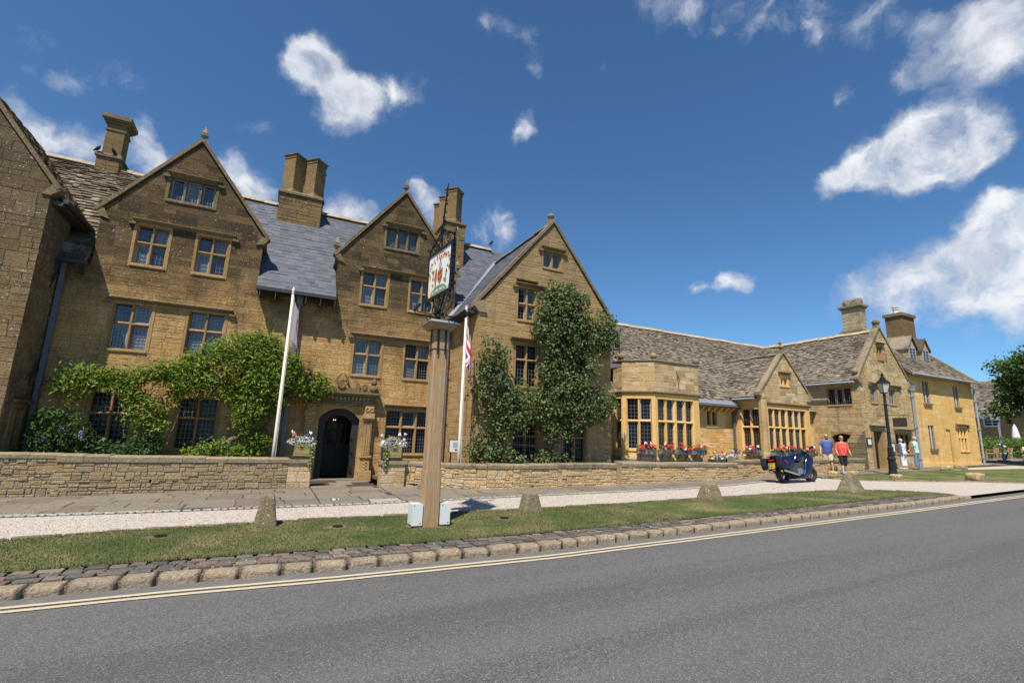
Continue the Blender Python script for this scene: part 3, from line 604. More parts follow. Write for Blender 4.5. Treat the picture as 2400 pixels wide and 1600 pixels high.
def finial(parent, c, kind='spike', st='coping', s=1.0):
    mb = MB(); c = Vector(c)
    if kind == 'spike':
        mb.lathe([(0.13 * s, 0), (0.13 * s, 0.08 * s), (0.07 * s, 0.1 * s), (0.06 * s, 0.26 * s), (0.15 * s, 0.30 * s), (0.16 * s, 0.36 * s), (0.10 * s, 0.38 * s), (0.12 * s, 0.42 * s), (0.015, 0.68 * s)], c, 4, ph=math.pi / 4)
    elif kind == 'ball':
        mb.obox(c + Vector((0, 0, 0.1 * s)), (0.26 * s, 0.26 * s, 0.2 * s)); mb.lathe([(0.07 * s, 0.2 * s), (0.06 * s, 0.27 * s), (0.13 * s, 0.31 * s), (0.16 * s, 0.38 * s), (0.14 * s, 0.45 * s), (0.05 * s, 0.5 * s)], c, 10)
    else:
        mb.obox(c + Vector((0, 0, 0.08 * s)), (0.3 * s, 0.3 * s, 0.16 * s)); mb.lathe([(0.1 * s, 0.16 * s), (0.06 * s, 0.3 * s), (0.17 * s, 0.36 * s), (0.17 * s, 0.40 * s), (0.06 * s, 0.5 * s), (0.09 * s, 0.56 * s), (0.11 * s, 0.62 * s), (0.05 * s, 0.7 * s), (0.02 * s, 0.8 * s)], c, 10)
    return mb.build('finial', M[st], parent, smooth=False)


def ridge(parent, a, b_, w_=0.17, h=0.1, st='ridge'):
    a = Vector(a); b_ = Vector(b_); L = (b_ - a).length; n = max(1, round(L / 0.5)); d = (b_ - a) / L; sd_ = d.cross(Vector((0, 0, 1))).normalized(); zz_ = 0
    for k in range(n):
        p, q = a + d * (L * k / n + .004), a + d * (L * (k + 1) / n - .004); z = R.uniform(-0.015, 0.02); mb = MB(); vs = []
        for c_ in (p, q):
            for x, y in ((-w_, -h), (0, h * 0.9), (w_, -h), (w_ * .8, -h - .03), (0, h * .5), (-w_ * .8, -h - .03)): vs.append(c_ + sd_ * x + Vector((0, 0, y + z)))
        mb.add(vs, [(0, 1, 7, 6), (1, 2, 8, 7), (2, 3, 9, 8), (3, 4, 10, 9), (4, 5, 11, 10), (5, 0, 6, 11), (0, 5, 4, 3, 2, 1), (6, 7, 8, 9, 10, 11)]); mb.build('ridge_stone', M[st], parent)


def downpipe(parent, x, y, ztop, zbot, mat='pipe', hop=True, sq=True, w_=0.1, lean=0.0):
    mb = MB()
    if sq: mb.box(x - w_ / 2, y - w_ / 2, zbot, x + w_ / 2, y + w_ / 2, ztop - 0.3)
    else: mb.tube([(x, y, zbot), (x, y, ztop - 0.3)], w_ / 2, 8)
    if hop: mb.obox((x, y - 0.02, ztop - 0.18), (w_ * 1.5, w_ * 1.5, 0.26), None, 1.35); mb.box(x - 0.13, y - 0.14, ztop - 0.05, x + 0.13, y + 0.1, ztop)
    z = zbot + 0.5
    while z < ztop - 0.6: mb.box(x - w_ * 0.75, y - w_ * 0.62, z, x + w_ * 0.75, y + w_ * 0.8, z + 0.07); z += 1.75
    mb.box(x - w_ * .65, y - w_ * .65, zbot, x + w_ * .65, y + w_ * .65, zbot + .06)
    return mb.build('downpipe', M[mat], parent)
# ------------------------------------------------------------------ ground, road, kerb, lawns, pavement
def curve(pts):
    xs = [p[0] for p in pts]; ys = [p[1] for p in pts]
    return lambda x: float(np.interp(x, xs, ys))


kerb_y = curve([(-40, 9.6), (-12, 8.2), (-6, 7.8), (-2.4, 7.5), (-0.8, 7.42), (1, 7.24), (4.1, 7.08), (10, 7.2), (15, 7.32), (19, 7.45), (30, 7.8), (62, 8.8)])
cob_y = curve([(-12, 9.0), (-6, 8.6), (-2.7, 8.3), (-1.4, 8.22), (1.1, 7.98), (3, 7.83), (6.5, 7.78), (10.8, 7.86), (15, 8.02), (18, 8.14), (19.3, 7.7)])
grass_y = curve([(-12, 10.2), (-3.5, 10.42), (-2.1, 10.6), (1.5, 10.46), (5.3, 10.1), (8, 9.95), (11.9, 9.89), (15.5, 9.78), (17, 9.5), (18.3, 9.0), (19.2, 8.1)])
sett_y = curve([(-12, 13.4), (-4.4, 13.0), (-2.35, 12.69), (1.7, 12.25), (5.4, 12.12), (10.3, 11.92), (12.2, 11.82), (14.5, 12.05), (16.5, 12.4), (18.5, 12.68), (20.3, 12.8), (24, 13.0), (32, 13.2), (34, 13.8), (60, 14.0)])
back_y = curve([(-12, 16.1), (1.28, 16.1), (1.29, 18.0), (3.19, 18.0), (3.2, 15.45), (4.4, 15.35), (5, 14.8), (6.1, 13.85), (8, 13.68), (11, 13.65), (14.8, 13.42), (18.4, 13.62), (22.9, 13.9), (26.5, 14.3), (27.9, 14.75), (42, 14.8)])


def sheet(name, pts, dz, mat, kind='structure', parent=None):
    mb = MB(); mb.add([(x, y, gz(x) + dz) for x, y in pts], [tuple(range(len(pts)))]); o = mb.build(name, mat, parent)
    return tag(o, kind=kind) if parent is None else o


def strip(mb, xs, fa, fb, dz):
    vs = []
    for x in xs: vs += [(x, fa(x), gz(x) + dz), (x, fb(x), gz(x) + dz)]
    mb.add(vs, [(2 * i, 2 * i + 2, 2 * i + 3, 2 * i + 1) for i in range(len(xs) - 1)]); return mb


mb = MB()
for xa, xb in ((-400, -40), (-40, 62), (62, 600)):
    for ya, yb in ((-300, 30), (30, 600)): mb.add([(x, y, gz(x) - 0.15) for x, y in ((xa, ya), (xb, ya), (xb, yb), (xa, yb))], [(0, 1, 2, 3)])
tag(mb.build('ground', M['lawn']), kind='structure')
XS = [x * 0.5 for x in range(-80, 125)]
road = strip(MB(), XS, lambda x: -3.4, lambda x: kerb_y(x) + 0.1, -0.11).build('road', M['asphalt']); tag(road, kind='structure')
strip(MB(), XS, lambda x: kerb_y(x) - 0.27 + 0.03 * math.sin(x * 1.7), lambda x: kerb_y(x) + 0.12, -0.106).build('gutter_strip', M['gutter'], road)
XL = [x * 0.2 for x in range(-60, 300)]
for off in (0.24, 0.385):
    rr = random.Random(int(off * 1000)); wv_ = {x: rr.uniform(-0.006, 0.006) for x in XL}
    strip(MB(), XL, lambda x: kerb_y(x) - off - 0.075 + wv_[x], lambda x: kerb_y(x) - off + wv_[x] * .6, -0.101).build('yellow_line', M['paint'], road)
far_pave = strip(MB(), [-40, -12, 0, 30, 62], lambda x: -7.5, lambda x: -3.4, 0.0).build('pavement_opposite', M['flag']); tag(far_pave, kind='structure'); far_pave.name = 'pavement'
gravel = strip(MB(), [x * 0.25 for x in range(-160, 249)], lambda x: grass_y(x) - 0.25 if x < 18.4 else (kerb_y(x) + 0.05 if x > 19.2 else cob_y(x) - .02), lambda x: 19.0 if x > 33 else 14.6, 0.0).build('gravel_drive', M['gravel']); tag(gravel, kind='structure')
xs = [x * 0.4 for x in range(-30, 49)]
lawn = strip(MB(), xs, cob_y, lambda x: max(cob_y(x), grass_y(x)), 0.022).build('lawn', M['lawn']); tag(lawn, kind='structure')
LAWN2 = [(20.6, 12.7), (20.95, 11.75), (22.6, 10.7), (25.1, 9.65), (26.2, 8.9), (27.5, 8.4), (46, 8.9), (46, 10.9), (37.5, 12.3), (32, 13.1), (27.9, 13.0), (22.4, 12.92)]
lawn2 = sheet('lawn', LAWN2, 0.03, M['lawn'])


class FrG:                           # a frame lying on the sloping ground: u = X, z = Y, n = up
    n = Vector((0, 0, 1))
    def __init__(s, dz): s.dz = dz
    def p(s, u, z, d=0.0): return Vector((u, z, gz(u) + s.dz + d))
    def mat(s, u, z): q = s.p(u, z); return Matrix(((1, 0, 0, q.x), (0, 1, 0, q.y), (SLOPE, 0, 1, q.z), (0, 0, 0, 1)))


def rough_block(nx, ny, nz, power, amp, seed, flat_bottom=True):
    """a rough-hewn block, half size 1: cube grid pressed to a rounded shape, then roughened"""
    bm = bmesh.new(); bmesh.ops.create_cube(bm, size=2.0)
    for ax, n in ((0, nx), (1, ny), (2, nz)):
        for k in range(1, n):
            c = -1 + 2 * k / n; nrm = [0, 0, 0]; nrm[ax] = 1; co = [0, 0, 0]; co[ax] = c
            bmesh.ops.bisect_plane(bm, geom=bm.verts[:] + bm.edges[:] + bm.faces[:], plane_co=co, plane_no=nrm)
    from mathutils import noise as mn
    for v in bm.verts:
        p = v.co; L = (abs(p.x) ** power + abs(p.y) ** power + abs(p.z) ** power) ** (1 / power); p = p / max(L, 1e-6)
        d = mn.noise_vector(p * 1.3 + Vector((seed * 7.1, seed * 3.3, seed))) * amp + mn.noise_vector(p * 3.7 + Vector((seed, 0, seed * 2))) * amp * 0.5
        v.co = p + d
    vs = [v.co.copy() for v in bm.verts]; bm.verts.index_update(); fs = [tuple(v.index for v in f.verts) for f in bm.faces]; bm.free(); return vs, fs


def rough_mesh(name, mat, size, power=7, amp=0.06, seed=1, res=(5, 3, 3)):
    vs, fs = rough_block(*res, power, amp, seed); mb = MB(); mb.add([(v.x * size[0] / 2, v.y * size[1] / 2, v.z * size[2] / 2) for v in vs], fs); return mb.mesh(name, mat, True)


# kerb of rough stone blocks
kroot = thing('kerb', None, None, (0, 7.3, 0), kind='structure')
kmesh = [rough_mesh('kerb_stone', M['kerb'], (1, 0.22, 0.235), 30, 0.03, i, (7, 4, 4)) for i in range(8)]
x = -6.2; i = 0
while x < 19.2:
    L = R.uniform(0.28, 0.5); xm = x + L / 2; ang = math.atan2(kerb_y(xm + .2) - kerb_y(xm - .2), .4)
    mt = Matrix.Translation((xm, kerb_y(xm) + 0.115 + R.uniform(-.012, .012), gz(xm) - 0.112 + R.uniform(-.01, .01))) @ Matrix.Rotation(ang, 4, 'Z') @ Matrix.Rotation(-0.02 + R.uniform(-.02, .02), 4, 'Y') @ Matrix.Rotation(R.uniform(-.04, .04), 4, 'X') @ Matrix.Diagonal((L - 0.02, 1, 1, 1))
    link(bpy.data.objects.new('kerb_stone', kmesh[i % 8]), kroot, mt); x += L + 0.012; i += 1
mb = MB(); strip(mb, [x * .5 for x in range(-24, 39)], lambda x: kerb_y(x) + .035, lambda x: kerb_y(x) + .16, -.02)
for x in range(-24, 38): a, b_ = x * .5, x * .5 + .5; mb.add([(a, kerb_y(a) + .035, gz(a) - .12), (b_, kerb_y(b_) + .035, gz(b_) - .12), (b_, kerb_y(b_) + .035, gz(b_) - .02), (a, kerb_y(a) + .035, gz(a) - .02)], [(0, 1, 2, 3)])
mb.build('kerb_mortar', M['dirt'], kroot)
# strip of cobbles behind the kerb
strip(MB(), xs, lambda x: kerb_y(x) + 0.1, lambda x: max(kerb_y(x) + .1, cob_y(x) + 0.06), -0.012).build('cobble_bed', M['dirt'], None)
bed = bpy.data.objects['cobble_bed']; tag(bed, kind='structure'); bed.name = 'cobble_strip'; WM['cobble_strip'] = Matrix()
st = []; g0 = FrG(-0.012)
for r_ in range(4):
    x = -6 + r_ * 0.13
    while x < 19.0:
        L = R.uniform(0.17, 0.31); a, b_ = x, x + L
        w_ = lambda q: max(0.05, cob_y(q) - kerb_y(q) - 0.22); rows = 3 if a < 5 else 4
        if r_ >= rows: x += L; continue
        f0, f1 = r_ / rows, (r_ + 1) / rows; base = lambda q, f: kerb_y(q) + 0.22 + w_(q) * f
        jz = R.uniform(-.008, .008)
        if w_(a) > 0.2: st.append((g0, [(a, base(a, f0) + .006), (b_, base(b_, f0) + .006), (b_, base(b_, f1) - .006), (a, base(a, f1) - .006)], 0.032 + jz, 0.012, 0.012))
        x += L + R.uniform(0.0, 0.03)
lay(st, bed, M['cobble'], 300, 'cobble', 5)
# edging stones between lawn and gravel
eroot = thing('lawn_edging', None, None, (0, 10.4, 0), kind='structure')
def edging(path, z=0.04, w_=0.11):
    ln = [0]
    for a, b_ in zip(path, path[1:]): ln.append(ln[-1] + math.hypot(b_[0] - a[0], b_[1] - a[1]))
    fx, fy = (lambda s_: float(np.interp(s_, ln, [p[0] for p in path]))), (lambda s_: float(np.interp(s_, ln, [p[1] for p in path])))
    s_ = 0; k = 0
    while s_ < ln[-1] - 0.1:
        L = R.uniform(0.45, 0.85); m_ = min(s_ + L / 2, ln[-1]); a = math.atan2(fy(m_ + .1) - fy(m_ - .1), fx(m_ + .1) - fx(m_ - .1))
        me = emesh[k % 5]; k += 1
        link(bpy.data.objects.new('edging_stone', me), eroot, Matrix.Translation((fx(m_), fy(m_), gz(fx(m_)) - 0.005 + R.uniform(-.012, .008))) @ Matrix.Rotation(a, 4, 'Z') @ Matrix.Rotation(R.uniform(-.03, .03), 4, 'X') @ Matrix.Diagonal((L - .015, w_, 1, 1))); s_ += L
emesh = [rough_mesh('edging_stone', M['coping'], (1, 1, 0.11), 10, 0.05, 20 + i, (5, 2, 2)) for i in range(5)]
edging([(x, grass_y(x) + 0.03) for x in [-8, -6, -5, -4, -3.5, -3, -2.1, -1, 0, 1.5, 3, 4, 5.3, 6.5, 8, 10, 11.9, 13.5, 15.5, 16.3, 17, 17.7, 18.3, 18.8, 19.1]])
edging([(x, y) for x, y in ((22.5, 12.98), (21.6, 12.95), (20.62, 12.72), (20.75, 12.2), (20.95, 11.72), (21.7, 11.2), (22.6, 10.67), (23.8, 10.15), (25.1, 9.62), (26.2, 8.87), (27.4, 8.38))], w_=0.14)
# row of pale setts, then the flagged pavement
xs2 = [x * 0.5 for x in range(-24, 85)]
pave = strip(MB(), [-12 + 0.1 * i for i in range(541)], sett_y, back_y, 0.006).build('pavement', M['joint']); tag(pave, kind='structure')
strip(MB(), [42, 45, 50, 56, 62], lambda x: 14.0, lambda x: 30.0, 0.006).build('terrace_paving', M['flag'], pave)
st = []; gf = FrG(0.006); x = -9.0
while x < 19.5:
    L = R.uniform(0.12, 0.22); st.append((gf, [(x, sett_y(x) + R.uniform(0, .03)), (x + L, sett_y(x + L) + R.uniform(0, .03)), (x + L, sett_y(x + L) + 0.17), (x, sett_y(x) + 0.17)], 0.02, 0.017, 0.012)); x += L
    if x < -1.5: st.append((gf, [(x - L * .6, sett_y(x) + .175), (x + L * .4, sett_y(x) + .175), (x + L * .4, sett_y(x) + .30), (x - L * .6, sett_y(x) + .30)], 0.013, 0.008, 0.012))
lay(st, pave, M['sett'], 300, 'sett', 6)
st = []; special = {}
y = 11.9; rr = random.Random(44)
while y < 18.0:
    h = rr.uniform(0.45, 0.72); x = -9 - rr.uniform(0, 1)
    while x < 34:
        L = rr.uniform(0.55, 1.25); y0 = y; a, b_ = x, x + L; x += L
        if (a < 1.28 < b_): b_ = 1.28; x = b_
        if (a < 3.2 < b_): b_ = 3.2; x = b_
        if b_ - a < .15: continue
        sh = 0.32 if a < -1.5 else 0.18
        q = [(a, max(y0, sett_y(a) + sh)), (b_, max(y0, sett_y(b_) + sh)), (b_, min(y0 + h, back_y(b_ - .001))), (a, min(y0 + h, back_y(a + .001)))]
        if q[2][1] - q[1][1] < 0.1 or q[3][1] - q[0][1] < 0.1: continue
        st.append((gf, q, 0.018 + rr.uniform(-.004, .004), 0.013, 0.012))
    y += h
key = lambda s_, p: math.hypot(sum(v[0] for v in s_[1]) / 4 - p[0], sum(v[1] for v in s_[1]) / 4 - p[1])
gi = min(range(len(st)), key=lambda i: key(st[i], (1.6, 13.1))); pi = min(range(len(st)), key=lambda i: key(st[i], (2.6, 12.75)) if i != gi else 9)
for i, m_ in ((gi, 'flag_grey'), (pi, 'flag_pale')): lay([st[i]], pave, M[m_], 1, 'flagstone', 9)
lay([s_ for i, s_ in enumerate(st) if i not in (gi, pi)], pave, M['flag'], 298, 'flagstone', 7)
# grass blades on the lawns
gb = MB(); rr = random.Random(3)
def blade(x, y, z, hmax):
    a = rr.uniform(0, 6.28); h = rr.uniform(0.4, 1) * hmax; l = rr.uniform(0, .6) * h; w_ = 0.004 + 0.003 * rr.random(); ca, sa = math.cos(a), math.sin(a)
    gb.rv = rr.random() + .001; gb.add([(x - sa * w_, y + ca * w_, z), (x + sa * w_, y - ca * w_, z), (x + ca * l, y + sa * l, z + h)], [(0, 1, 2)])
for _ in range(80000):
    x = rr.uniform(-4.5, 19) if rr.random() < .45 else rr.uniform(-3.5, 8); y = rr.uniform(7.7, 10.6)
    if cob_y(x) - 0.03 < y < grass_y(x) + .02: blade(x, y, gz(x) + 0.02, 0.032)
for x in np.arange(-4, 18, 0.006):
    for f, s_ in ((cob_y, -.01), (grass_y, -0.02)):
        blade(x, f(x) + s_ + rr.uniform(-.05, .05), gz(x) + 0.02, 0.06)
tag(gb.build('grass', M['grassblade']), 'short dry mown grass blades on the roadside lawns', 'grass', kind='stuff')

pb = MB(); rr = random.Random(17)
for _ in range(9000):
    x = rr.uniform(-4.5, 14) if rr.random() < .8 else rr.uniform(14, 22); y = rr.uniform(grass_y(min(x, 19)) + .05, sett_y(x) + .02) if rr.random() < .93 else rr.choice((grass_y(min(x, 19)) - rr.random() ** 3 * .5, sett_y(x) + rr.random() ** 3 * .5)); r_ = rr.uniform(.006, .014); a = rr.uniform(0, 6.3); z = gz(x) + .004; pb.rv = rr.random() + .001
    pb.add([(x + r_ * math.cos(a + q), y + r_ * math.sin(a + q), z) for q in (0, 2.1, 4.2)] + [(x, y, z + r_ * 1.1)], [(0, 1, 3), (1, 2, 3), (2, 0, 3)])
M['pebble'] = stone('pebble', [(0.30, 0.23, 0.17), (0.45, 0.40, 0.34), (0.55, 0.51, 0.46), (0.38, 0.31, 0.25)], 0.1, 0.0, 0.0, 0.0, 0.2)
tag(pb.build('gravel_pebbles', M['pebble']), 'loose pale pebbles strewn over the gravel drive', 'gravel', kind='stuff')
# ------------------------------------------------------------------ the manor house with its two front gables
def diamond_shaft(parent, c, half, z0, z1, mat='chimney'):
    mb = MB(); x, y = c
    mb.lathe([(half * 1.18, z0 - 0.12), (half * 1.18, z0), (half, z0 + 0.16), (half, z1 - 0.22), (half * 1.08, z1 - 0.19), (half * 1.08, z1 - 0.14), (half, z1 - 0.12), (half * 1.2, z1 - 0.05), (half * 1.2, z1)], (x, y, 0), 4)
    return mb.build('shaft', M[mat], parent)


def chimney_base(parent, x0, x1, y0, y1, z0, z1, mat='chimney', seed=1, limit=45, cap=0.07):
    core = MB(); st = []
    for fr, a, b_ in ((front(y0), x0, x1), (west(x0), y0, y1), (east(x1), y0, y1)):
        st += courses(fr, [(a, z0), (b_, z0), (b_, z1), (a, z1)], [], core, (0.16, 0.24), (0.25, 0.5), 0.1, seed=seed)
    core.box(x0 + .1, y0 + .1, z0, x1 - .1, y1, z1); ch = core.build('chimney', M['mortar_main'], parent); lay(st, ch, M[mat], limit, 'stone', seed)
    mb = MB(); mb.box(x0 - cap, y0 - cap, z1, x1 + cap, y1 + cap, z1 + 0.09); mb.obox(((x0 + x1) / 2, (y0 + y1) / 2, z1 + 0.14), (x1 - x0 + cap, y1 - y0 + cap, 0.1), None, 0.9); mb.build('offset', M['dress_old'], ch)
    mb = MB(); mb.box(x0 - 0.05, y0 - 0.05, z0 + 0.02, x1 + 0.05, y0 + 0.06, z0 + 0.1); mb.build('drip_course', M['dress_old'], ch)
    return ch


Y0 = 18.3
manor = thing('manor_house', 'tall twin-gabled stone manor with arched doorway behind the flagpole with the grey flag', 'house', (0.2, Y0, 0))
f0 = front(Y0); core = MB(); st = []; opA = []; opB = []; opC = []
W = lambda *a, **k: window(manor, f0, *a, **k)
opB += [W(-3.82, -2.6, 9.05, 9.82, 3, (), 4, 5, gl=('glass_blue', 'glass_net'), st='dress_old', case_all=True)]
opB += [W(-4.45, -3.69, 6.71, 7.96, 2, (7.42,), 3, (5, 4), gl=('glass_net', 'glass_blue'), open_case=((0, 0),)), W(-2.79, -2.01, 6.71, 7.96, 2, (7.42,), 3, (5, 4), gl=('glass_blue', 'glass_net'), open_case=((0, 0),))]
opA += [W(-4.67, -3.78, 3.98, 5.36, 2, (4.77,), 4, (7, 5), gl=('glass_net', 'glass_blue', 'glass_net'), open_case=((0, 0), (1, 1))), W(-2.70, -1.79, 3.98, 5.36, 2, (4.77,), 4, (7, 5), gl=('glass_net',), open_case=((1, 0),))]
opA += [W(-4.80, -3.84, 1.1, 2.63, 2, (2.02,), 4, (6, 4), gl='glass'), W(-2.60, -1.62, 1.05, 2.58, 2, (1.97,), 4, (6, 4), gl='glass')]
opC += [W(3.32, 4.5, 8.87, 9.68, 3, (), 4, 5, gl='glass_green', st='dress_old', diamond=True)]
opC += [W(2.58, 3.42, 6.46, 7.7, 2, (7.17,), 3, (5, 4), gl=('glass_blue', 'glass_net'), open_case=((0, 0),)), W(4.42, 5.26, 6.46, 7.7, 2, (7.17,), 3, (5, 4), gl=('glass_net', 'glass_blue'), open_case=((0, 0),))]
opA += [W(2.5, 3.4, 3.78, 5.08, 2, (4.52,), 4, (6, 5), gl=('glass_blue', 'glass_net'), open_case=((0, 0), (0, 1))), W(4.39, 5.29, 3.78, 5.08, 2, (4.52,), 4, (6, 5), gl=('glass', 'glass_net'))]
opA += [W(3.87, 5.5, 0.98, 2.5, 3, (1.91,), 5, (7, 5), gl='glass', open_case=((1, 1),))]
for a, b_, z in ((-3.97, -2.42, 10.0), (-4.63, -1.77, 8.18), (-4.88, -1.55, 5.57), (3.18, 4.74, 9.9), (2.44, 5.4, 7.93), (2.3, 5.45, 5.31)): hood(manor, f0, a, b_, z)
hood(manor, f0, 3.72, 5.66, 2.75, 0)
opA += [(1.02, 3.36, -0.2, 2.98)]
st += courses(f0, [(-6.2, -0.3), (6.24, -0.3), (6.24, 6.45), (-6.2, 6.45)], opA, core, (0.18, 0.3), (0.3, 0.72), proud=(0.003, 0.010), seed=1, split=.3)
G1 = [(-5.45, 6.45), (-0.93, 6.45), (-0.93, 8.28), (-3.17, 11.25), (-5.45, 8.28)]; G2 = [(1.6, 6.45), (6.24, 6.45), (6.24, 8.2), (3.92, 11.22), (1.6, 8.2)]
for g, op, sd_ in ((G1, opB, 2), (G2, opC, 3)): st += courses(f0, g, op, core, (0.18, 0.28), (0.3, 0.72), proud=(0.002, 0.006), gap=0.003, seed=sd_, split=.3)
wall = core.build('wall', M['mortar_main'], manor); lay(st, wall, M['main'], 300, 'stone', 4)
for g, x0, x1, xa, za in ((G1, -5.45, -0.93, -3.17, 11.25), (G2, 1.6, 6.24, 3.92, 11.22)):
    ze = g[2][1]; coping(manor, f0, [(x0 - 0.12, ze - 0.08), (xa, za + 0.06)]); coping(manor, f0, [(xa, za + 0.06), (x1 + 0.12, ze - 0.08)])
    mb = MB(); mb.prism([(x0 - .1, ze - .25), (x1 + .1, ze - .25), (x1 + .1, ze - .1), (xa, za), (x0 - .1, ze - .1)], lambda u, z, d: (u, d, z), Y0 + 0.32, 22.3); mb.build('gable_roof', M['roofold'], manor)
    for x, s_ in ((x0, -1), (x1, 1)):
        mb = MB(); mb.prism([(x - s_ * .22, ze - .3), (x, ze - .24), (x + s_ * .13, ze - .1), (x + s_ * .13, ze - .01), (x - s_ * .05, ze + .03)], f0.p, -0.28, 0.06); mb.build('kneeler', M['dress_old'], manor)
        mb = MB(); mb.box(min(x, x - s_ * .3), Y0 + .31, 6.3, max(x, x - s_ * .3), 21.5, ze - .2); mb.build('cheek_wall', M['mortar_main'], manor)
    finial(manor, (xa, Y0 + 0.12, za + 0.06), 'spike', s=0.95)
finial(manor, (1.5, Y0 + 0.1, 8.22), 'spike', s=1.05); finial(manor, (6.3, Y0 + 0.1, 8.22), 'spike', s=1.05); finial(manor, (-5.5, Y0 + 0.1, 8.3), 'ball', 'dress_old', 0.7)
# roofs: stone slates on the left, blue slate on the right
rise = Vector((0, 4.05, 4.75)); LR = rise.length
s0 = 0.55 * LR / 4.05
slates('roof', manor, (-10.5, 17.95, 6.45), (1, 0, 0), rise, [(0, 0), (5.0, 0), (5.0, LR), (0, LR)], M['roofold'], (0.26, 0.12), (0.14, 0.32), (0.045, 0.095), 220, 21, 0.035, name='stone_slate')
slates('roof', manor, (-5.5, 17.95, 6.45), (1, 0, 0), rise, [(0, s0), (2.4, s0), (2.4, LR), (0, LR)], M['roofold'], (0.22, 0.12), (0.14, 0.32), (0.045, 0.095), 80, 26, 0.035, name='stone_slate')
slates('roof', manor, (-0.95, 17.92, 6.42), (1, 0, 0), rise, [(0, 0), (2.57, 0), (2.57, LR), (0, LR)], M['slate'], (0.235, 0.235), (0.29, 0.30), (0.009, 0.016), 230, 22, 0.004)
for xa, wd_ in ((-3.0, 2.05), (1.62, 1.7)): slates('roof', manor, (xa, 17.92, 6.42), (1, 0, 0), rise, [(0, s0), (wd_, s0), (wd_, LR), (0, LR)], M['slate'], (0.235, 0.235), (0.29, 0.30), (0.009, 0.016), 60, 27, 0.004)
slates('roof', manor, (4.6, 17.96, 6.45), (1, 0, 0), rise, [(0, s0), (5.6, s0), (5.6, LR), (0, LR)], M['slate'], (0.235, 0.235), (0.29, 0.30), (0.008, 0.013), 200, 23, 0.0)
mb = MB(); mb.add([(-10.5, 22.0, 11.19), (10.2, 22.0, 11.17), (10.2, 26.2, 6.3), (-10.5, 26.2, 6.3)], [(0, 1, 2, 3)]); mb.box(-10.5, 25.4, -1, 12, 25.8, 6.6); mb.build('back_roof', M['roofold'], manor)
ridge(manor, (-10.4, 22.0, 11.24), (9.3, 22.0, 11.22), 0.2, 0.1)
for a, b_ in ((-0.95, 1.62), (-6.2, -5.4)):
    mb = MB(); mb.box(a, 17.74, 6.3, b_, 17.86, 6.42); mb.build('gutter', M['gutterm'], manor)
    x = a + 0.12
    while x < b_: mb = MB(); mb.box(x, 17.76, 6.08, x + 0.03, 18.29, 6.3); mb.box(x - .01, 17.8, 6.02, x + 0.04, 17.86, 6.1); mb.build('gutter_bracket', M['gutterm'], manor); x += 0.48
mb = MB(); mb.prism([(17.88, 6.34), (18.3, 6.36), (18.3, 6.42), (17.92, 6.40)], lambda y, z, x: (x, y, z), -0.93, 1.6); mb.build('eave_board', M['gutterm'], manor)
downpipe(manor, 0.44, Y0 - 0.12, 6.34, 0.1, 'pipe', True, True, 0.11); downpipe(manor, 6.02, Y0 - 0.1, 6.0, 0.1, 'pipe', False, True, 0.08)
# chimneys
ch = chimney_base(manor, -6.95, -6.25, 21.75, 22.6, 10.5, 11.55, 'chimney', 31, 20)
mb = MB(); mb.box(-6.87, 21.85, 11.6, -6.3, 22.5, 12.85); mb.box(-6.9, 21.82, 12.72, -6.27, 22.53, 12.8); mb.build('shaft', M['chimney'], ch)
mb = MB()
for i, (e, z0, z1) in enumerate(((0.0, 12.85, 13.0), (0.06, 13.0, 13.08), (0.12, 13.08, 13.16), (0.17, 13.16, 13.32))): mb.box(-6.87 - e, 21.85 - e, z0, -6.3 + e, 22.5 + e, z1)
mb.build('cap', M['dress_old'], ch)
ch = chimney_base(manor, -0.72, 0.94, 21.1, 22.9, 9.75, 11.42, 'chimney', 32, 40)
for x, y in ((-0.28, 21.62), (0.56, 21.62), (-0.28, 22.5), (0.56, 22.5)): diamond_shaft(ch, (x, y), 0.42, 11.62, 13.4)
mb = MB(); mb.prism([(20.75, 9.64), (21.09, 10.02), (21.09, 10.12), (20.7, 9.66)], lambda y, z, x: (x, y, z), -0.8, 1.02); mb.build('lead_apron', M['flash'], manor)
ch = chimney_base(manor, 6.35, 7.3, 20.5, 23.6, 9.1, 11.5, 'chimney', 33, 40)
for y in (21.05, 21.95, 22.85): diamond_shaft(ch, (6.83, y), 0.44, 11.7, 13.45)
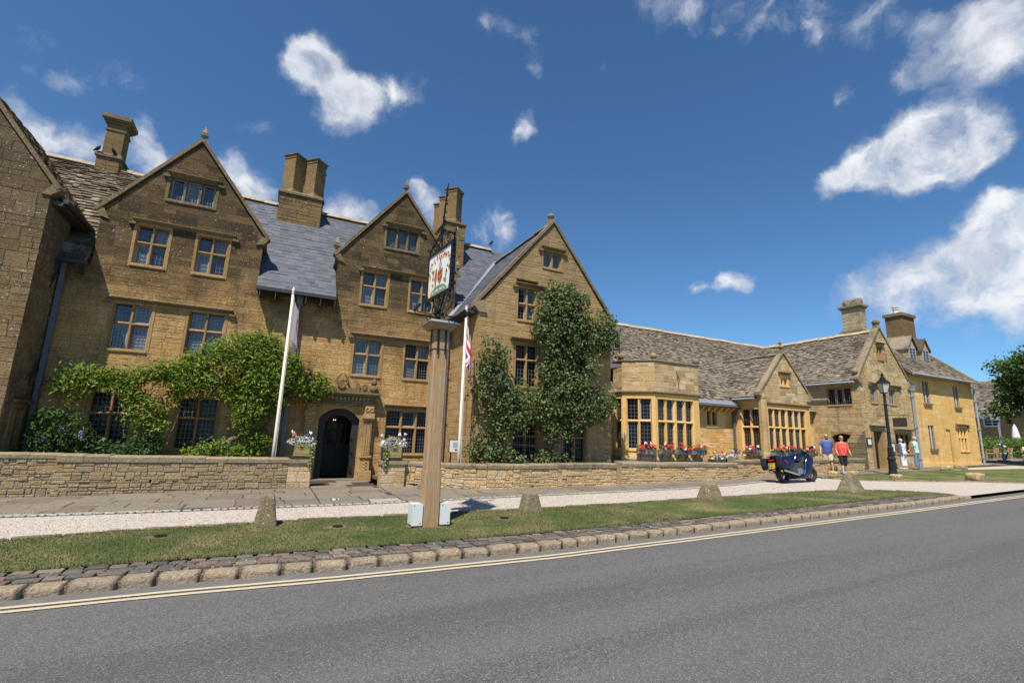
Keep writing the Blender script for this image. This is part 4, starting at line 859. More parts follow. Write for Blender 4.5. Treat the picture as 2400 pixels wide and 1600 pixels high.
# doorway: stone surround, oak frame, doors standing back in the porch
dr = MB(); arch = lambda a, b_, zs, zt, n=14: [(a + (b_ - a) * i / n, zs + (zt - zs) * (1 - abs(2 * i / n - 1) ** 2.3)) for i in range(n + 1)]
ar = arch(1.5, 2.88, 2.12, 2.5)
for (ua, za), (ub, zb) in zip(ar, ar[1:]): dr.prism([(ua, za), (ub, zb), (ub, 2.98), (ua, 2.98)], f0.p, -0.4, 0.03)
for a, b_ in ((1.02, 1.5), (2.88, 3.36)): dr.prism([(a, -0.1), (b_, -0.1), (b_, 2.98), (a, 2.98)], f0.p, -0.4, 0.031)
ds = dr.build('door_surround', M['carved'], manor)
for c in (1.2, 3.17):                # pilasters: plinth, pedestal, fluted shaft, capital, console
    for (w_, z0, z1, d) in ((0.44, 0.0, 0.36, 0.30), (0.30, 0.37, 0.80, 0.22), (0.38, 0.81, 0.88, 0.27), (0.26, 0.9, 2.08, 0.19), (0.33, 2.09, 2.17, 0.24), (0.38, 2.18, 2.36, 0.28), (0.30, 2.37, 2.62, 0.25)):
        mb = MB(); mb.prism([(c - w_ / 2, z0), (c + w_ / 2, z0), (c + w_ / 2, z1), (c - w_ / 2, z1)], f0.p, 0.028, d); mb.build('pilaster_block', M['carved'], ds)
    for k in range(3):
        mb = MB(); x = c - 0.075 + 0.075 * k; mb.box(x - 0.017, Y0 - 0.212, 0.98, x + 0.017, Y0 - 0.188, 2.0 if k != 1 else 1.6); mb.build('flute', M['carved'], ds)
    for s_ in (-1, 1):
        mb = MB(); mb.tube([(c + s_ * (0.08 + 0.06 * math.cos(t)), Y0 - 0.26, 2.5 + 0.06 * math.sin(t)) for t in np.linspace(0, 6.28, 11)], 0.02, 5); mb.build('volute', M['carved'], ds)
    mb = MB(); mb.tube([(c + 0.06 * math.sin(t * 3), Y0 - 0.225, 0.42 + 0.32 * t / 6.28) for t in np.linspace(0, 6.28, 16)], 0.016, 4); mb.build('carved_scroll', M['carved'], ds)
for x in (1.42, 2.8):                # carved roundels in the spandrels
    mb = MB(); mb.tube([(x + 0.09 * math.cos(t), Y0 - 0.035, 2.6 + 0.09 * math.sin(t)) for t in np.linspace(0, 6.28, 15)], 0.014, 4)
    for k in range(3): mb.tube([(x + 0.08 * q * math.cos(2.09 * k + q * 1.6), Y0 - 0.035, 2.6 + 0.08 * q * math.sin(2.09 * k + q * 1.6)) for q in (0, .35, .7, 1)], 0.012, 4)
    mb.build('roundel', M['carved'], ds)
mb = MB()
for (a, b_, z0, z1, d) in ((0.98, 3.40, 2.63, 2.71, 0.16), (0.96, 3.42, 2.72, 2.78, 0.2), (1.0, 3.38, 2.79, 2.94, 0.13), (0.9, 3.48, 2.95, 3.02, 0.28), (0.86, 3.52, 3.03, 3.1, 0.34)): mb.prism([(a, z0), (b_, z0), (b_, z1), (a, z1)], f0.p, 0.03, d)
mb.build('cornice', M['dress_old'], ds)
for k in range(14):                  # row of small carved triglyph blocks
    mb = MB(); x = 1.3 + k * 0.135; mb.box(x, Y0 - 0.165, 2.8, x + 0.07, Y0 - 0.128, 2.93); mb.build('frieze_block', M['carved'], ds)
cr = MB(); cx = 2.15
for s_ in (-1, 1):
    cr.tube([(cx + s_ * (0.02 + 0.17 * math.sin(t * math.pi)), Y0 - 0.12, 3.22 + 0.55 * t) for t in np.linspace(0, 1, 12)], [0.035] * 11 + [0.01], 5)
    cr.prism([(cx + s_ * .18, 3.12), (cx + s_ * .62, 3.12), (cx + s_ * .62, 3.42), (cx + s_ * .5, 3.42), (cx + s_ * .5, 3.24), (cx + s_ * .18, 3.24)], f0.p, 0.02, 0.13)
    cr.tube([(cx + s_ * (0.8 + 0.1 * math.cos(t) * (1 - t / 9)), Y0 - 0.1, 3.28 + 0.13 * math.sin(t) * (1 - t / 9)) for t in np.linspace(0, 7, 18)], 0.035, 5)
cr.prism([(cx - .09, 3.2), (cx + .09, 3.2), (cx + .09, 3.42), (cx, 3.5), (cx - .09, 3.42)], f0.p, 0.0, 0.12); cr.prism([(1.3, 3.1), (3.1, 3.1), (3.1, 3.2), (1.3, 3.2)], f0.p, 0.0, 0.1); cr.build('strapwork_cresting', M['dress_old'], ds)
for x in (1.12, 3.26):
    mb = MB(); mb.ball((x, Y0 - 0.17, 3.24), 0.15, 10, 7); mb.lathe([(0.05, 3.36), (0.1, 3.42), (0.115, 3.5), (0.05, 3.6), (0.02, 3.63)], (x, Y0 - .17, 0), 9); mb.build('ball_finial', M['dress_old'], ds, True)
oak = MB(); o1 = arch(1.5, 2.88, 2.1, 2.48); i1 = arch(1.73, 2.65, 1.98, 2.26)
for (a, b_), (c_, d) in zip(zip(o1, o1[1:]), zip(i1, i1[1:])): oak.prism([a, b_, d, c_], f0.p, -0.3, -0.12)
for a, b_, zt in ((1.5, 1.73, 2.0), (2.65, 2.88, 2.0)): oak.prism([(a, 0.02), (b_, 0.02), (b_, 2.11), (a, 2.11)], f0.p, -0.3, -0.121)
oak.build('oak_frame', M['oakframe'], manor)
mb = MB(); mb.box(1.3, Y0 + 0.2, -0.2, 1.5, Y0 + 2.4, 2.9); mb.box(2.9, Y0 + .3, -0.2, 3.1, Y0 + 2.4, 2.9); mb.box(1.3, Y0 + 2.4, -0.2, 3.1, Y0 + 2.5, 2.9); mb.box(1.3, Y0 + .3, 2.6, 3.1, Y0 + 2.5, 2.7); mb.box(1.3, Y0 - 0.02, -0.15, 3.1, Y0 + 2.45, 0.06); mb.build('porch_lining', M['black'], manor)  # shade inside the porch put into its near-black colour
for a, b_ in ((1.52, 2.33), (2.34, 2.88)):
    mb = MB(); mb.box(a, Y0 + 1.45, 0.06, b_, Y0 + 1.5, 2.55); d_ = mb.build('door', M['doorwood'], manor)
    for k in range(2):
        x0, x1 = a + 0.1 + k * (b_ - a - .1) / 2, a + (k + 1) * (b_ - a - .05) / 2
        mb = MB(); mb.box(x0, Y0 + 1.425, 0.2, x1, Y0 + 1.449, 0.98); mb.build('panel', M['doorwood'], d_)
        mb = MB(); mb.box(x0, Y0 + 1.435, 1.2, x1, Y0 + 1.449, 2.0); mb.build('pane', M['glass'], d_)
        mb = MB()
        for q in range(5): z = 1.2 + 0.2 * q; mb.box(x0, Y0 + 1.425, z - .006, x1, Y0 + 1.434, z + .006)
        mb.box((x0 + x1) / 2 - .006, Y0 + 1.426, 1.2, (x0 + x1) / 2 + .006, Y0 + 1.4335, 2.0); mb.build('glazing_bars', M['doorwood'], d_)
mb = MB(); mb.prism([(1.35, 0.0), (3.05, 0.0), (3.05, 0.075), (1.35, 0.075)], f0.p, -0.2, 0.36); mb.build('doorstep', M['flag'], manor)
M['lanternglow'] = plain('lantern_glow', (1.0, 0.75, 0.4), 0.5, emit=2.0)
ln = thing('porch_lantern', 'small lit lantern hanging inside the dark arched doorway', 'lantern', (2.08, Y0 + 0.5, 2.05))
mb = MB(); mb.box(2.0, Y0 + .42, 2.0, 2.16, Y0 + .58, 2.02); mb.box(2.0, Y0 + .42, 2.2, 2.16, Y0 + .58, 2.22); mb.tube([(2.08, Y0 + .5, 2.22), (2.08, Y0 + .5, 2.62)], 0.008, 4)
for x in (2.0, 2.15):
    for y in (.42, .57): mb.box(x, Y0 + y, 2.02, x + .012, Y0 + y + .012, 2.2)
mb.build('frame', M['iron'], ln)
for x in (2.05, 2.11): mb = MB(); mb.ball((x, Y0 + .5, 2.1), 0.018, 6, 5); mb.build('bulb', M['lanternglow'], ln)
# ------------------------------------------------------------------ wing at the far left
YW = 16.7
wing = thing('gabled_wing', 'brown stone wing whose shaded side wall carries two cross-shaped iron ties', 'house', (-8.8, YW, 0))
fw_ = front(YW); fe = east(-6.1); core = MB()
st = courses(fw_, [(-11.5, -0.4), (-6.1, -0.4), (-6.1, 8.1), (-8.8, 11.65), (-11.5, 8.1)], [(-10.2, -7.6, 1.0, 2.6), (-10.0, -7.8, 4.0, 5.4)], core, (0.2, 0.34), (0.25, 0.75), proud=(0.004, 0.014), jit=.004, seed=8, split=.45)
opE = [window(wing, fe, 17.25, 17.82, 1.06, 2.03, 2, (), 2, 4, gl='glass', st='dress', mw=0.13)]
st += courses(fe, [(YW, -0.4), (18.28, -0.4), (18.28, 7.75), (YW, 7.75)], opE, core, (0.17, 0.27), (0.3, 0.6), proud=(0.004, 0.012), seed=9)
window(wing, fw_, -10.05, -7.75, 1.13, 2.47, 4, (2.0,), 3, (4, 3)); window(wing, fw_, -9.85, -7.95, 4.13, 5.27, 3, (4.8,), 3, (4, 3))
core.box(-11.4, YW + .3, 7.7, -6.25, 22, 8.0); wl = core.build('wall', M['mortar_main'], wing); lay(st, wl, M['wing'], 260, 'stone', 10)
hood(wing, fe, 17.1, 18.25, 2.28, 0)
coping(wing, fw_, [(-6.0, 8.0), (-8.8, 11.7)]); coping(wing, fw_, [(-8.8, 11.7), (-11.6, 8.0)]); finial(wing, (-8.8, YW + .1, 11.7))
mb = MB(); mb.prism([(-6.3, 7.82), (-6.1, 7.82), (-5.94, 7.98), (-5.94, 8.08), (-6.1, 8.14)], fw_.p, -0.3, 0.06); mb.build('kneeler', M['dress_old'], wing)
sl = Vector((-2.95, 0, 3.87)); slates('roof', wing, (-5.82, YW + 0.3, 7.78), (0, 1, 0), sl, [(0, 0), (5.5, 0), (5.5, sl.length), (0, sl.length)], M['roofold'], (0.24, 0.14), (0.18, 0.34), (0.02, 0.05), 120, 24, 0.03, name='stone_slate')
mb = MB(); mb.prism([(-11.8, 7.7), (-5.95, 7.7), (-8.8, 11.5)], lambda u, z, d: (u, d, z), YW + 0.32, 22); mb.build('roof_core', M['roofold'], wing)
mb = MB(); mb.tube([(-5.78, YW + 0.02, 7.74), (-5.78, 19.3, 7.74)], 0.07, 8); mb.build('gutter', M['gutterm'], wing)
mb = MB(); mb.box(-6.08, YW + .05, 7.6, -5.84, 19.0, 7.72); mb.build('soffit', M['gutterm'], wing)
downpipe(wing, -5.99, 18.12, 6.95, 0.6, 'pipe', True, True, 0.11)
for z in (5.84, 3.03):
    mb = MB(); mb.beam((-6.07, 17.75, z - .35), (-6.07, 17.95, z + .35), 0.05, 0.03, (1, 0, 0)); mb.beam((-6.045, 17.55, z - .12), (-6.045, 18.1, z + .16), 0.05, 0.03, (1, 0, 0)); mb.build('tie_cross', M['gutterm'], wing)
# ------------------------------------------------------------------ single-gabled house with the climbing pear
Y3 = 15.55
house3 = thing('gabled_house', 'single-gabled stone house covered by the climbing tree, slate roof on its side', 'house', (9.2, Y3, 0))
f3_ = front(Y3); op = []; V = lambda *a, **k: window(house3, f3_, *a, **k); core = MB()
op += [V(8.87, 9.6, 8.25, 8.9, 2, (), 3, 4, gl='glass_net', diamond=True, open_case=((0, 0), (1, 0)))]
op += [V(7.83, 8.5, 6.02, 7.22, 2, (6.62,), 2, (4, 3), gl=('glass', 'glass_net', 'glass_blue'), case_all=True), V(10.0, 10.65, 6.02, 7.2, 2, (6.62,), 2, (4, 3), gl='glass_net')]
op += [V(7.8, 8.63, 3.55, 5.03, 2, (4.5,), 3, (6, 4), gl='glass'), V(9.9, 10.75, 3.55, 5.03, 2, (4.5,), 3, (6, 4), gl='glass')]
op += [V(7.8, 8.7, 0.88, 2.16, 2, (1.75,), 4, (5, 3), gl='glass'), V(9.9, 10.8, 0.86, 2.18, 2, (1.75,), 4, (5, 3), gl='glass')]
for a, b_, z in ((8.68, 9.8, 9.08), (7.63, 10.9, 7.42)): hood(house3, f3_, a, b_, z)
for a, b_, z in ((7.5, 8.95, 5.3), (9.7, 11.0, 5.3)): hood(house3, f3_, a, b_, z, 0, pr=0.2)
st = courses(f3_, [(6.22, -0.3), (12.05, -0.3), (12.05, 6.45), (9.25, 10.1), (6.22, 6.35)], op, core, (0.2, 0.32), (0.3, 0.75), proud=(0.004, 0.013), seed=12, split=.3)
st += courses(west(6.22), [(Y3, -0.3), (18.28, -0.3), (18.28, 6.3), (Y3, 6.3)], [], core, (0.2, 0.3), (0.35, 0.7), proud=(0.004, 0.012), seed=13)
st += courses(east(12.05), [(Y3, -0.3), (19, -0.3), (19, 6.4), (Y3, 6.4)], [], core, (0.2, 0.3), (0.35, 0.7), proud=(0.004, 0.012), seed=14)
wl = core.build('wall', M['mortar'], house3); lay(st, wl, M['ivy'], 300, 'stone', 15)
coping(house3, f3_, [(6.1, 6.32), (9.25, 10.14)], 0.4); coping(house3, f3_, [(9.25, 10.14), (12.2, 6.38)], 0.4); finial(house3, (9.22, Y3 + .15, 10.12), 'ball', 'coping', 0.95)
for x, s_ in ((6.22, -1), (12.05, 1)):
    mb = MB(); mb.prism([(x - s_ * .3, 6.05), (x, 6.05), (x + s_ * .2, 6.25), (x + s_ * .2, 6.4), (x - s_ * .15, 6.5)], f3_.p, -0.3, 0.085); mb.build('kneeler', M['coping'], house3)
sl = Vector((3.32, 0, 3.98)); slates('roof', house3, (5.93, Y3 + 0.33, 6.17), (0, 1, 0), sl, [(0, 0), (5.6, 0), (5.6, sl.length), (0, sl.length)], M['slate'], (0.24, 0.24), (0.3, 0.31), (0.008, 0.013), 260, 25, 0.0)
mb = MB(); mb.prism([(6.05, 6.15), (12.35, 6.15), (9.25, 10.1)], lambda u, z, d: (u, d, z), Y3 + 0.34, 21.6); mb.build('roof_core', M['roofstone'], house3)
mb = MB(); mb.beam((5.98, 17.98, 6.36), (9.25, 21.15, 10.28), 0.2, 0.05); mb.build('valley_flashing', M['flash'], house3)
ridge(house3, (9.25, Y3 + .4, 10.2), (9.25, 21.2, 10.22), 0.17, 0.09)
mb = MB(); mb.tube([(5.86, Y3 + .1, 6.1), (5.86, 18.2, 6.1)], 0.07, 8); mb.box(5.9, Y3 + .1, 6.0, 6.2, 18.2, 6.12); mb.build('gutter', M['gutterm'], house3)
# ------------------------------------------------------------------ long hall with a canted bay and a small gabled bay
YH = 17.5; YB = 15.85
hall = thing('hall_house', 'long low hall with stone slate roof, canted bay and small gabled bay', 'house', (18, YH, 0.3))
core = MB(); fh = front(YH)
def arched_light(parent, fr, a, b_, z0, z1):
    """pair of arch-headed lights with diamond leads"""
    mb = MB(); wd = (b_ - a - 0.1) / 2
    mb.prism([(a - .12, z0 - .12), (b_ + .12, z0 - .12), (b_ + .12, z0), (a - .12, z0)], fr.p, -.2, .04); mb.prism([(a - .12, z0), (a, z0), (a, z1), (a - .12, z1)], fr.p, -.2, .015); mb.prism([(b_, z0), (b_ + .12, z0), (b_ + .12, z1), (b_, z1)], fr.p, -.2, .016)
    mb.prism([(a + wd, z0), (b_ - wd, z0), (b_ - wd, z1), (a + wd, z1)], fr.p, -.2, -.02); mb.prism([(a - .12, z1), (b_ + .12, z1), (b_ + .12, z1 + .12), (a - .12, z1 + .12)], fr.p, -.2, .017)
    for u in (a, b_ - wd):           # arch head spandrels
        for i in range(5):
            p, q = u + wd * i / 5, u + wd * (i + 1) / 5; k = lambda x: z1 - 0.12 * abs(2 * (x - u) / wd - 1) ** 2
            mb.prism([(p, k(p)), (q, k(q)), (q, z1), (p, z1)], fr.p, -.19, -.03)
    w_ = mb.build('window', M['dress_hall'], parent)
    for u in (a, b_ - wd):
        m1 = MB(); m1.prism([(u, z0), (u + wd, z0), (u + wd, z1), (u, z1)], fr.p, -.17, -.15); m1.build('pane', M['glass_hall'], w_)
        m2 = MB(); x = u - (z1 - z0)
        while x < u + wd + (z1 - z0):
            for s_ in (1, -1):
                if s_ == 1: za, zb = max(z0, z0 + u - x), min(z1, z0 + u + wd - x)
                else: za, zb = max(z0, z0 + x - u - wd), min(z1, z0 + x - u)
                if zb - za > .03: m2.beam(fr.p(x + s_ * (za - z0), za, -.145), fr.p(x + s_ * (zb - z0), zb, -.145), .012, .006, fr.n)
            x += 0.11
        m2.build('glazing_bars', M['lead'], w_)
    return (a - .12, b_ + .12, z0 - .12, z1 + .12)
op = [arched_light(hall, fh, 19.5, 20.2, 2.58, 3.32)]
st = courses(fh, [(12.05, 0.2), (27.9, 0.2), (27.9, 3.62), (12.05, 3.62)], op, core, (0.2, 0.36), (0.3, 0.75), proud=(0.005, 0.018), jit=0.005, seed=41, split=.4)
wl = core.build('wall', M['mortar_hall'], hall); lay(st, wl, M['hall'], 130, 'stone', 42)
rs = Vector((0, 3.9, 4.45)); slates('roof', hall, (11.0, 17.2, 3.6), (1, 0, 0), rs, [(0, 0), (18.2, 0), (18.2, rs.length), (0, rs.length)], M['roofstone'], (0.2, 0.10), (0.12, 0.27), (0.028, 0.055), 300, 43, 0.025, name='stone_slate')
mb = MB(); mb.add([(11, 21.1, 8.04), (29, 21.1, 8.04), (29, 25, 3.6), (11, 25, 3.6)], [(0, 1, 2, 3)]); mb.build('back_roof', M['roofstone'], hall)
ridge(hall, (12.2, 21.1, 8.08), (29.0, 21.1, 8.05), 0.18, 0.09)
mb = MB(); mb.tube([(17.9, 17.1, 3.52), (21.45, 17.1, 3.52)], 0.075, 8); mb.build('gutter', M['leadpipe'], hall); mb = MB(); mb.prism([(17.14, 3.6), (17.3, 3.78), (17.28, 3.82), (17.1, 3.62)], lambda y, z, x: (x, y, z), 17.95, 21.4); mb.build('lead_eave_strip', M['flash'], hall)
mb = MB()
for k in range(8): mb = MB(); x = 18.1 + k * 0.42; mb.prism([(17.1, 3.45), (17.5, 3.2), (17.5, 3.45)], lambda y, z, x_: (x_, y, z), x, x + 0.1); mb.build('rafter_foot', M['dress_hall'], hall)
downpipe(hall, 21.33, YH - 0.1, 3.5, 0.9, 'leadpipe', True, False, 0.13)
# canted bay
root_b = hall
PA, PB_, PC, PD = Vector((13.66, 16.83, 0)), Vector((14.64, 15.85, 0)), Vector((17.2, 15.85, 0)), Vector((18.18, 16.83, 0))
def seg(a, b_): u = (b_ - a).normalized(); return Fr(a, u, Vector((u.y, -u.x, 0))), (b_ - a).length
faces = [(Fr((13.66, 17.45, 0), (0, -1, 0), (-1, 0, 0)), 0.62, 1, 0.1, 0.52), (*seg(PA, PB_), 2, 0.22, 1.18), (*seg(PB_, PC), 4, 0.17, 2.18), (*seg(PC, PD), 2, 0.22, 1.18)]
core = MB(); stL = []; stU = []
for fr, L, n, a, b_ in faces:
    opw = window(hall, fr, a, b_, 1.37, 3.5, n, (2.55,), 3, (7, 6), gl='glass_hall' if n != 2 else 'glass', st='dress_hall', sur=0.06, rec=0.13, mw=0.11, king=1 if n == 4 else None, sill=0.1, open_case=((1, 1), (0, 0)) if n == 2 else ((1, 1), (2, 1)))
    stL += courses(fr, [(0, 0.85), (L, 0.85), (L, 3.74), (0, 3.74)], [opw], core, (0.4, 0.7), (0.5, 0.9), 0.25, proud=(0.004, 0.007), gap=0.0025, seed=int(L * 100))
    stU += courses(fr, [(0, 3.74), (L, 3.74), (L, 5.12), (0, 5.12)], [], core, (0.2, 0.32), (0.28, 0.6), 0.25, proud=(0.004, 0.012), seed=int(L * 77), split=.35)
wl = core.build('bay_wall', M['mortar_hall'], hall); lay(stL, wl, M['dress_hall'], 90, 'stone', 45); lay(stU, wl, M['bay_top'], 110, 'stone', 46)
for z, e, h, mt in ((3.72, 0.1, 0.1, 'dress_old'), (5.1, 0.06, 0.1, 'coping'), (0.85, 0.08, 0.2, 'bay_top')):
    for i, (fr, L, n, a, b_) in enumerate(faces):
        mb = MB(); c = 0.03 if z > 1 else 0.03; mb.prism([(-0.2, z), (e * .5, z), (e, z + h * .45), (e * .9, z + h), (-0.2, z + h)], lambda d, zz_, u: fr.p(u, zz_ + (.0015 if i % 2 else 0), d), -c, L + c); mb.build('string_course', M[mt], hall)
mb = MB(); mb.prism([(13.6, 17.6), (13.66, 16.83), (14.64, 15.9), (17.2, 15.9), (18.18, 16.83), (18.2, 18.6), (13.6, 18.6)], lambda u, v, d: (u, v, d), 4.9, 5.08); mb.build('bay_roof', M['flash'], hall)
for p in (PA, PB_, PC):
    mb = MB(); q = p + Vector((0.05, 0.12, 5.2)); mb.lathe([(0.09, 0), (0.06, 0.04)], q, 8); mb.ball(q + Vector((0, 0, 0.16)), 0.155, 12, 8); mb.build('ball_finial', M['coping'], hall, True)
mb = MB(); mb.beam((15.9, 15.83, 4.55), (15.9, 15.55, 4.4), .02, .012); mb.beam((15.88, 15.82, 4.75), (16.05, 15.8, 4.35), .02, .012); mb.beam((15.93, 15.82, 4.55), (16.0, 15.82, 3.9), .008, .008); mb.build('sundial_gnomon', M['iron'], hall)
# small gabled bay
fs_ = front(YB); fsw = west(21.5); core = MB(); oF = []; oS = []
oF.append(window(hall, fs_, 21.9, 24.75, 1.5, 3.46, 6, (2.55,), 3, (6, 5), gl='glass_hall', st='dress_hall', sur=0.08, rec=0.1, mw=0.11, king=2, open_case=((4, 1),)))
oF.append(arched_light(hall, fs_, 22.98, 23.5, 4.72, 5.08)); hood(hall, fs_, 22.8, 23.7, 5.38, 0)
oS.append(window(hall, fsw, 16.12, 17.05, 1.42, 3.42, 2, (2.55,), 3, (6, 5), gl='glass_hall', st='dress_hall', sur=0.08, rec=0.12, mw=0.1))
stL = courses(fs_, [(21.5, 0.6), (25.12, 0.6), (25.12, 3.7), (21.5, 3.7)], oF, core, (0.4, 0.7), (0.4, 0.8), 0.25, proud=(0.004, 0.007), gap=0.0025, seed=51)
stU = courses(fs_, [(21.5, 3.7), (25.12, 3.7), (25.12, 4.3), (23.3, 6.3), (21.5, 4.3)], oF[1:], core, (0.18, 0.3), (0.28, 0.6), 0.25, proud=(0.004, 0.012), seed=52, split=.4)
stL += courses(fsw, [(YB, 0.6), (YH, 0.6), (YH, 4.0), (YB, 4.0)], oS, core, (0.4, 0.7), (0.4, 0.8), 0.25, proud=(0.004, 0.007), gap=0.0025, seed=53)
stL += courses(east(25.12), [(YB, 0.6), (YH, 0.6), (YH, 4.0), (YB, 4.0)], [], core, (0.4, 0.7), (0.4, 0.8), 0.25, proud=(0.004, 0.007), gap=0.0025, seed=54)
wl = core.build('gabled_bay_wall', M['mortar_hall'], hall); lay(stL, wl, M['dress_hall'], 70, 'stone', 55); lay(stU, wl, M['bay_top'], 90, 'stone', 56)
mb = MB(); mb.lathe([(0.24, 0.7), (0.22, 1.3), (0.2, 1.34), (0.2, 3.9), (0.23, 3.98), (0.23, 4.2)], (21.56, YB + .06, 0), 8, ph=math.pi / 8); mb.build('corner_pier', M['bay_top'], hall)
coping(hall, fs_, [(21.3, 4.16), (23.3, 6.36)], 0.3, 0.09, 0.06, 'coping'); coping(hall, fs_, [(23.3, 6.36), (25.3, 4.16)], 0.3, 0.09, 0.06, 'coping'); finial(hall, (23.3, YB + .1, 6.36), 'urn', 'coping', 0.9)
for x, s_ in ((21.5, -1), (25.12, 1)): mb = MB(); mb.prism([(x - s_ * .2, 3.95), (x, 3.95), (x + s_ * .26, 4.1), (x + s_ * .26, 4.22), (x - s_ * .1, 4.35)], fs_.p, -0.25, 0.075); mb.build('kneeler', M['coping'], hall)
mb = MB(); mb.prism([(-0.1, 3.66), (0.04, 3.66), (0.09, 3.72), (0.08, 3.78), (-0.1, 3.78)], lambda d, z, u: fs_.p(u, z, d), 21.55, 25.2); mb.build('string_course', M['dress_old'], hall)
sl = Vector((2.1, 0, 2.32)); slates('gabled_bay_roof', hall, (21.2, YB + 0.24, 4.0), (0, 1, 0), sl, [(0, 0), (4.5, 0), (4.5, sl.length), (0, sl.length)], M['roofstone'], (0.18, 0.11), (0.12, 0.25), (0.025, 0.05), 160, 57, 0.03, name='stone_slate')
mb = MB(); mb.prism([(21.3, 3.95), (25.3, 3.95), (23.3, 6.22)], lambda u, z, d: (u, d, z), YB + 0.25, 20.2); mb.build('bay_roof_core', M['roofstone'], hall)
ridge(hall, (23.3, YB + .3, 6.36), (23.3, 19.5, 6.36), 0.14, 0.07, 'roofstone')
mb = MB(); mb.tube([(21.14, YB + .2, 3.92), (21.14, 17.3, 3.92)], 0.05, 8); mb.build('gutter', M['pipe_pale'], hall)
# ------------------------------------------------------------------ cottage wing end-on to the street
YC = 14.8
cot = thing('gabled_cottage', 'grey stone cottage with buttress and open door beside the lamp post', 'house', (30.3, YC, 0.6))
fc = front(YC); fcw = west(27.9); core = MB(); op = []
op.append(window(cot, fc, 29.98, 30.43, 6.6, 7.28, 2, (), 1, 2, gl='dress', st='dress', mw=0.08, sur=0.1)); hood(cot, fc, 29.8, 30.62, 7.55, 0)
op.append(window(cot, fc, 28.92, 29.38, 4.15, 4.95, 1, (), 2, 3, gl='glass_net', st='dress', sur=0.14, rec=0.08, case_all=True, bars='casement')); op.append(window(cot, fc, 30.72, 31.22, 4.15, 4.95, 1, (), 2, 3, gl='glass_net', st='dress', sur=0.14, rec=0.08, case_all=True, bars='casement')); hood(cot, fc, 28.75, 31.8, 5.2, 0.18)
op.append(window(cot, fc, 30.85, 32.25, 1.5, 2.48, 3, (), 2, 3, gl='glass', st='dress', sur=0.12, mw=0.12, rec=0.09)); hood(cot, fc, 30.7, 32.5, 2.82, 0, 'coping', 0.26)
op.append((28.5, 29.75, 0.3, 2.72))
st = courses(fc, [(27.9, 0.3), (32.85, 0.3), (32.85, 5.45), (30.35, 8.35), (27.9, 5.45)], op, core, (0.17, 0.28), (0.22, 0.55), proud=(0.005, 0.017), jit=0.005, seed=61, split=.4)
op2 = [window(cot, fcw, 15.3, 16.45, 4.0, 4.84, 3, (), 3, 5, gl='glass', st='dress', sur=0.1, mw=0.11, rec=0.08, open_case=((1, 0),)), (15.25, 16.5, 0.6, 2.5)]
st += courses(fcw, [(YC, 0.3), (17.7, 0.3), (17.7, 5.3), (YC, 5.3)], op2, core, (0.17, 0.28), (0.22, 0.55), proud=(0.005, 0.017), jit=0.005, seed=62, split=.4)
st += courses(east(32.85), [(YC, 0.3), (15.0, 0.3), (15.0, 5.3), (YC, 5.3)], [], core, (0.14, 0.24), (0.22, 0.5), seed=63)
wl = core.build('wall', M['mortar'], cot); lay(st, wl, M['cottage'], 300, 'stone', 64)
mb = MB(); mb.prism([(28.5, 0.5), (28.74, 0.5), (28.74, 2.6), (28.5, 2.6)], fc.p, -.3, .02); mb.prism([(29.55, 0.5), (29.75, 0.5), (29.75, 2.6), (29.55, 2.6)], fc.p, -.3, .021); mb.prism([(28.5, 2.6), (29.75, 2.6), (29.75, 2.72), (28.5, 2.72)], fc.p, -.3, .022); mb.build('door_surround', M['dress'], cot); hood(cot, fc, 28.4, 29.85, 2.92, 0)
mb = MB(); mb.box(28.74, YC + .35, .5, 29.55, YC + .4, 2.6); mb.build('inner_door', M['oakframe'], cot); mb = MB(); mb.box(28.76, YC - .1, .64, 28.82, YC + .34, 2.55); mb.build('door', M['blackpaint'], cot)
mb = MB(); mb.box(28.45, YC - .22, .5, 29.8, YC + .3, .66); mb.build('doorstep', M['dress'], cot)
mb = MB(); mb.prism([(15.25, 2.18), (15.45, 2.36), (15.88, 2.44), (16.3, 2.36), (16.5, 2.18), (16.5, 2.5), (15.25, 2.5)], fcw.p, -.3, .01); mb.prism([(15.25, .6), (15.32, .6), (15.32, 2.2), (15.25, 2.2)], fcw.p, -.3, .011); mb.prism([(16.43, .6), (16.5, .6), (16.5, 2.2), (16.43, 2.2)], fcw.p, -.3, .012); mb.build('door_surround', M['dress'], cot)
mb = MB(); mb.box(28.25, 15.2, .5, 28.3, 16.55, 2.6); mb.build('door', M['doorwood'], cot)
coping(cot, fc, [(27.75, 5.3), (30.35, 8.4)], 0.36, 0.1, 0.06, 'coping'); coping(cot, fc, [(30.35, 8.4), (33.0, 5.3)], 0.36, 0.1, 0.06, 'coping')
mb = MB(); mb.obox((30.35, YC + .1, 8.5), (.3, .34, .25), None, .7); mb.ball((30.35, YC + .1, 8.75), 0.2, 12, 8, sz=.8); mb.build('finial', M['coping'], cot)
for x, s_ in ((27.9, -1), (32.85, 1)): mb = MB(); mb.prism([(x - s_ * .25, 5.05), (x, 5.05), (x + s_ * .26, 5.3), (x + s_ * .26, 5.42), (x - s_ * .1, 5.55)], fc.p, -0.3, 0.08); mb.build('kneeler', M['coping'], cot)
mb = MB(); mb.ball((27.8, YC + .1, 5.72), 0.15, 10, 7); mb.build('ball_finial', M['coping'], cot, True)
sl = Vector((2.78, 0, 3.06)); slates('roof', cot, (27.57, YC + 0.3, 5.2), (0, 1, 0), sl, [(0, 0), (8.5, 0), (8.5, sl.length), (0, sl.length)], M['roofstone'], (0.2, 0.11), (0.12, 0.27), (0.028, 0.055), 300, 65, 0.035, name='stone_slate')
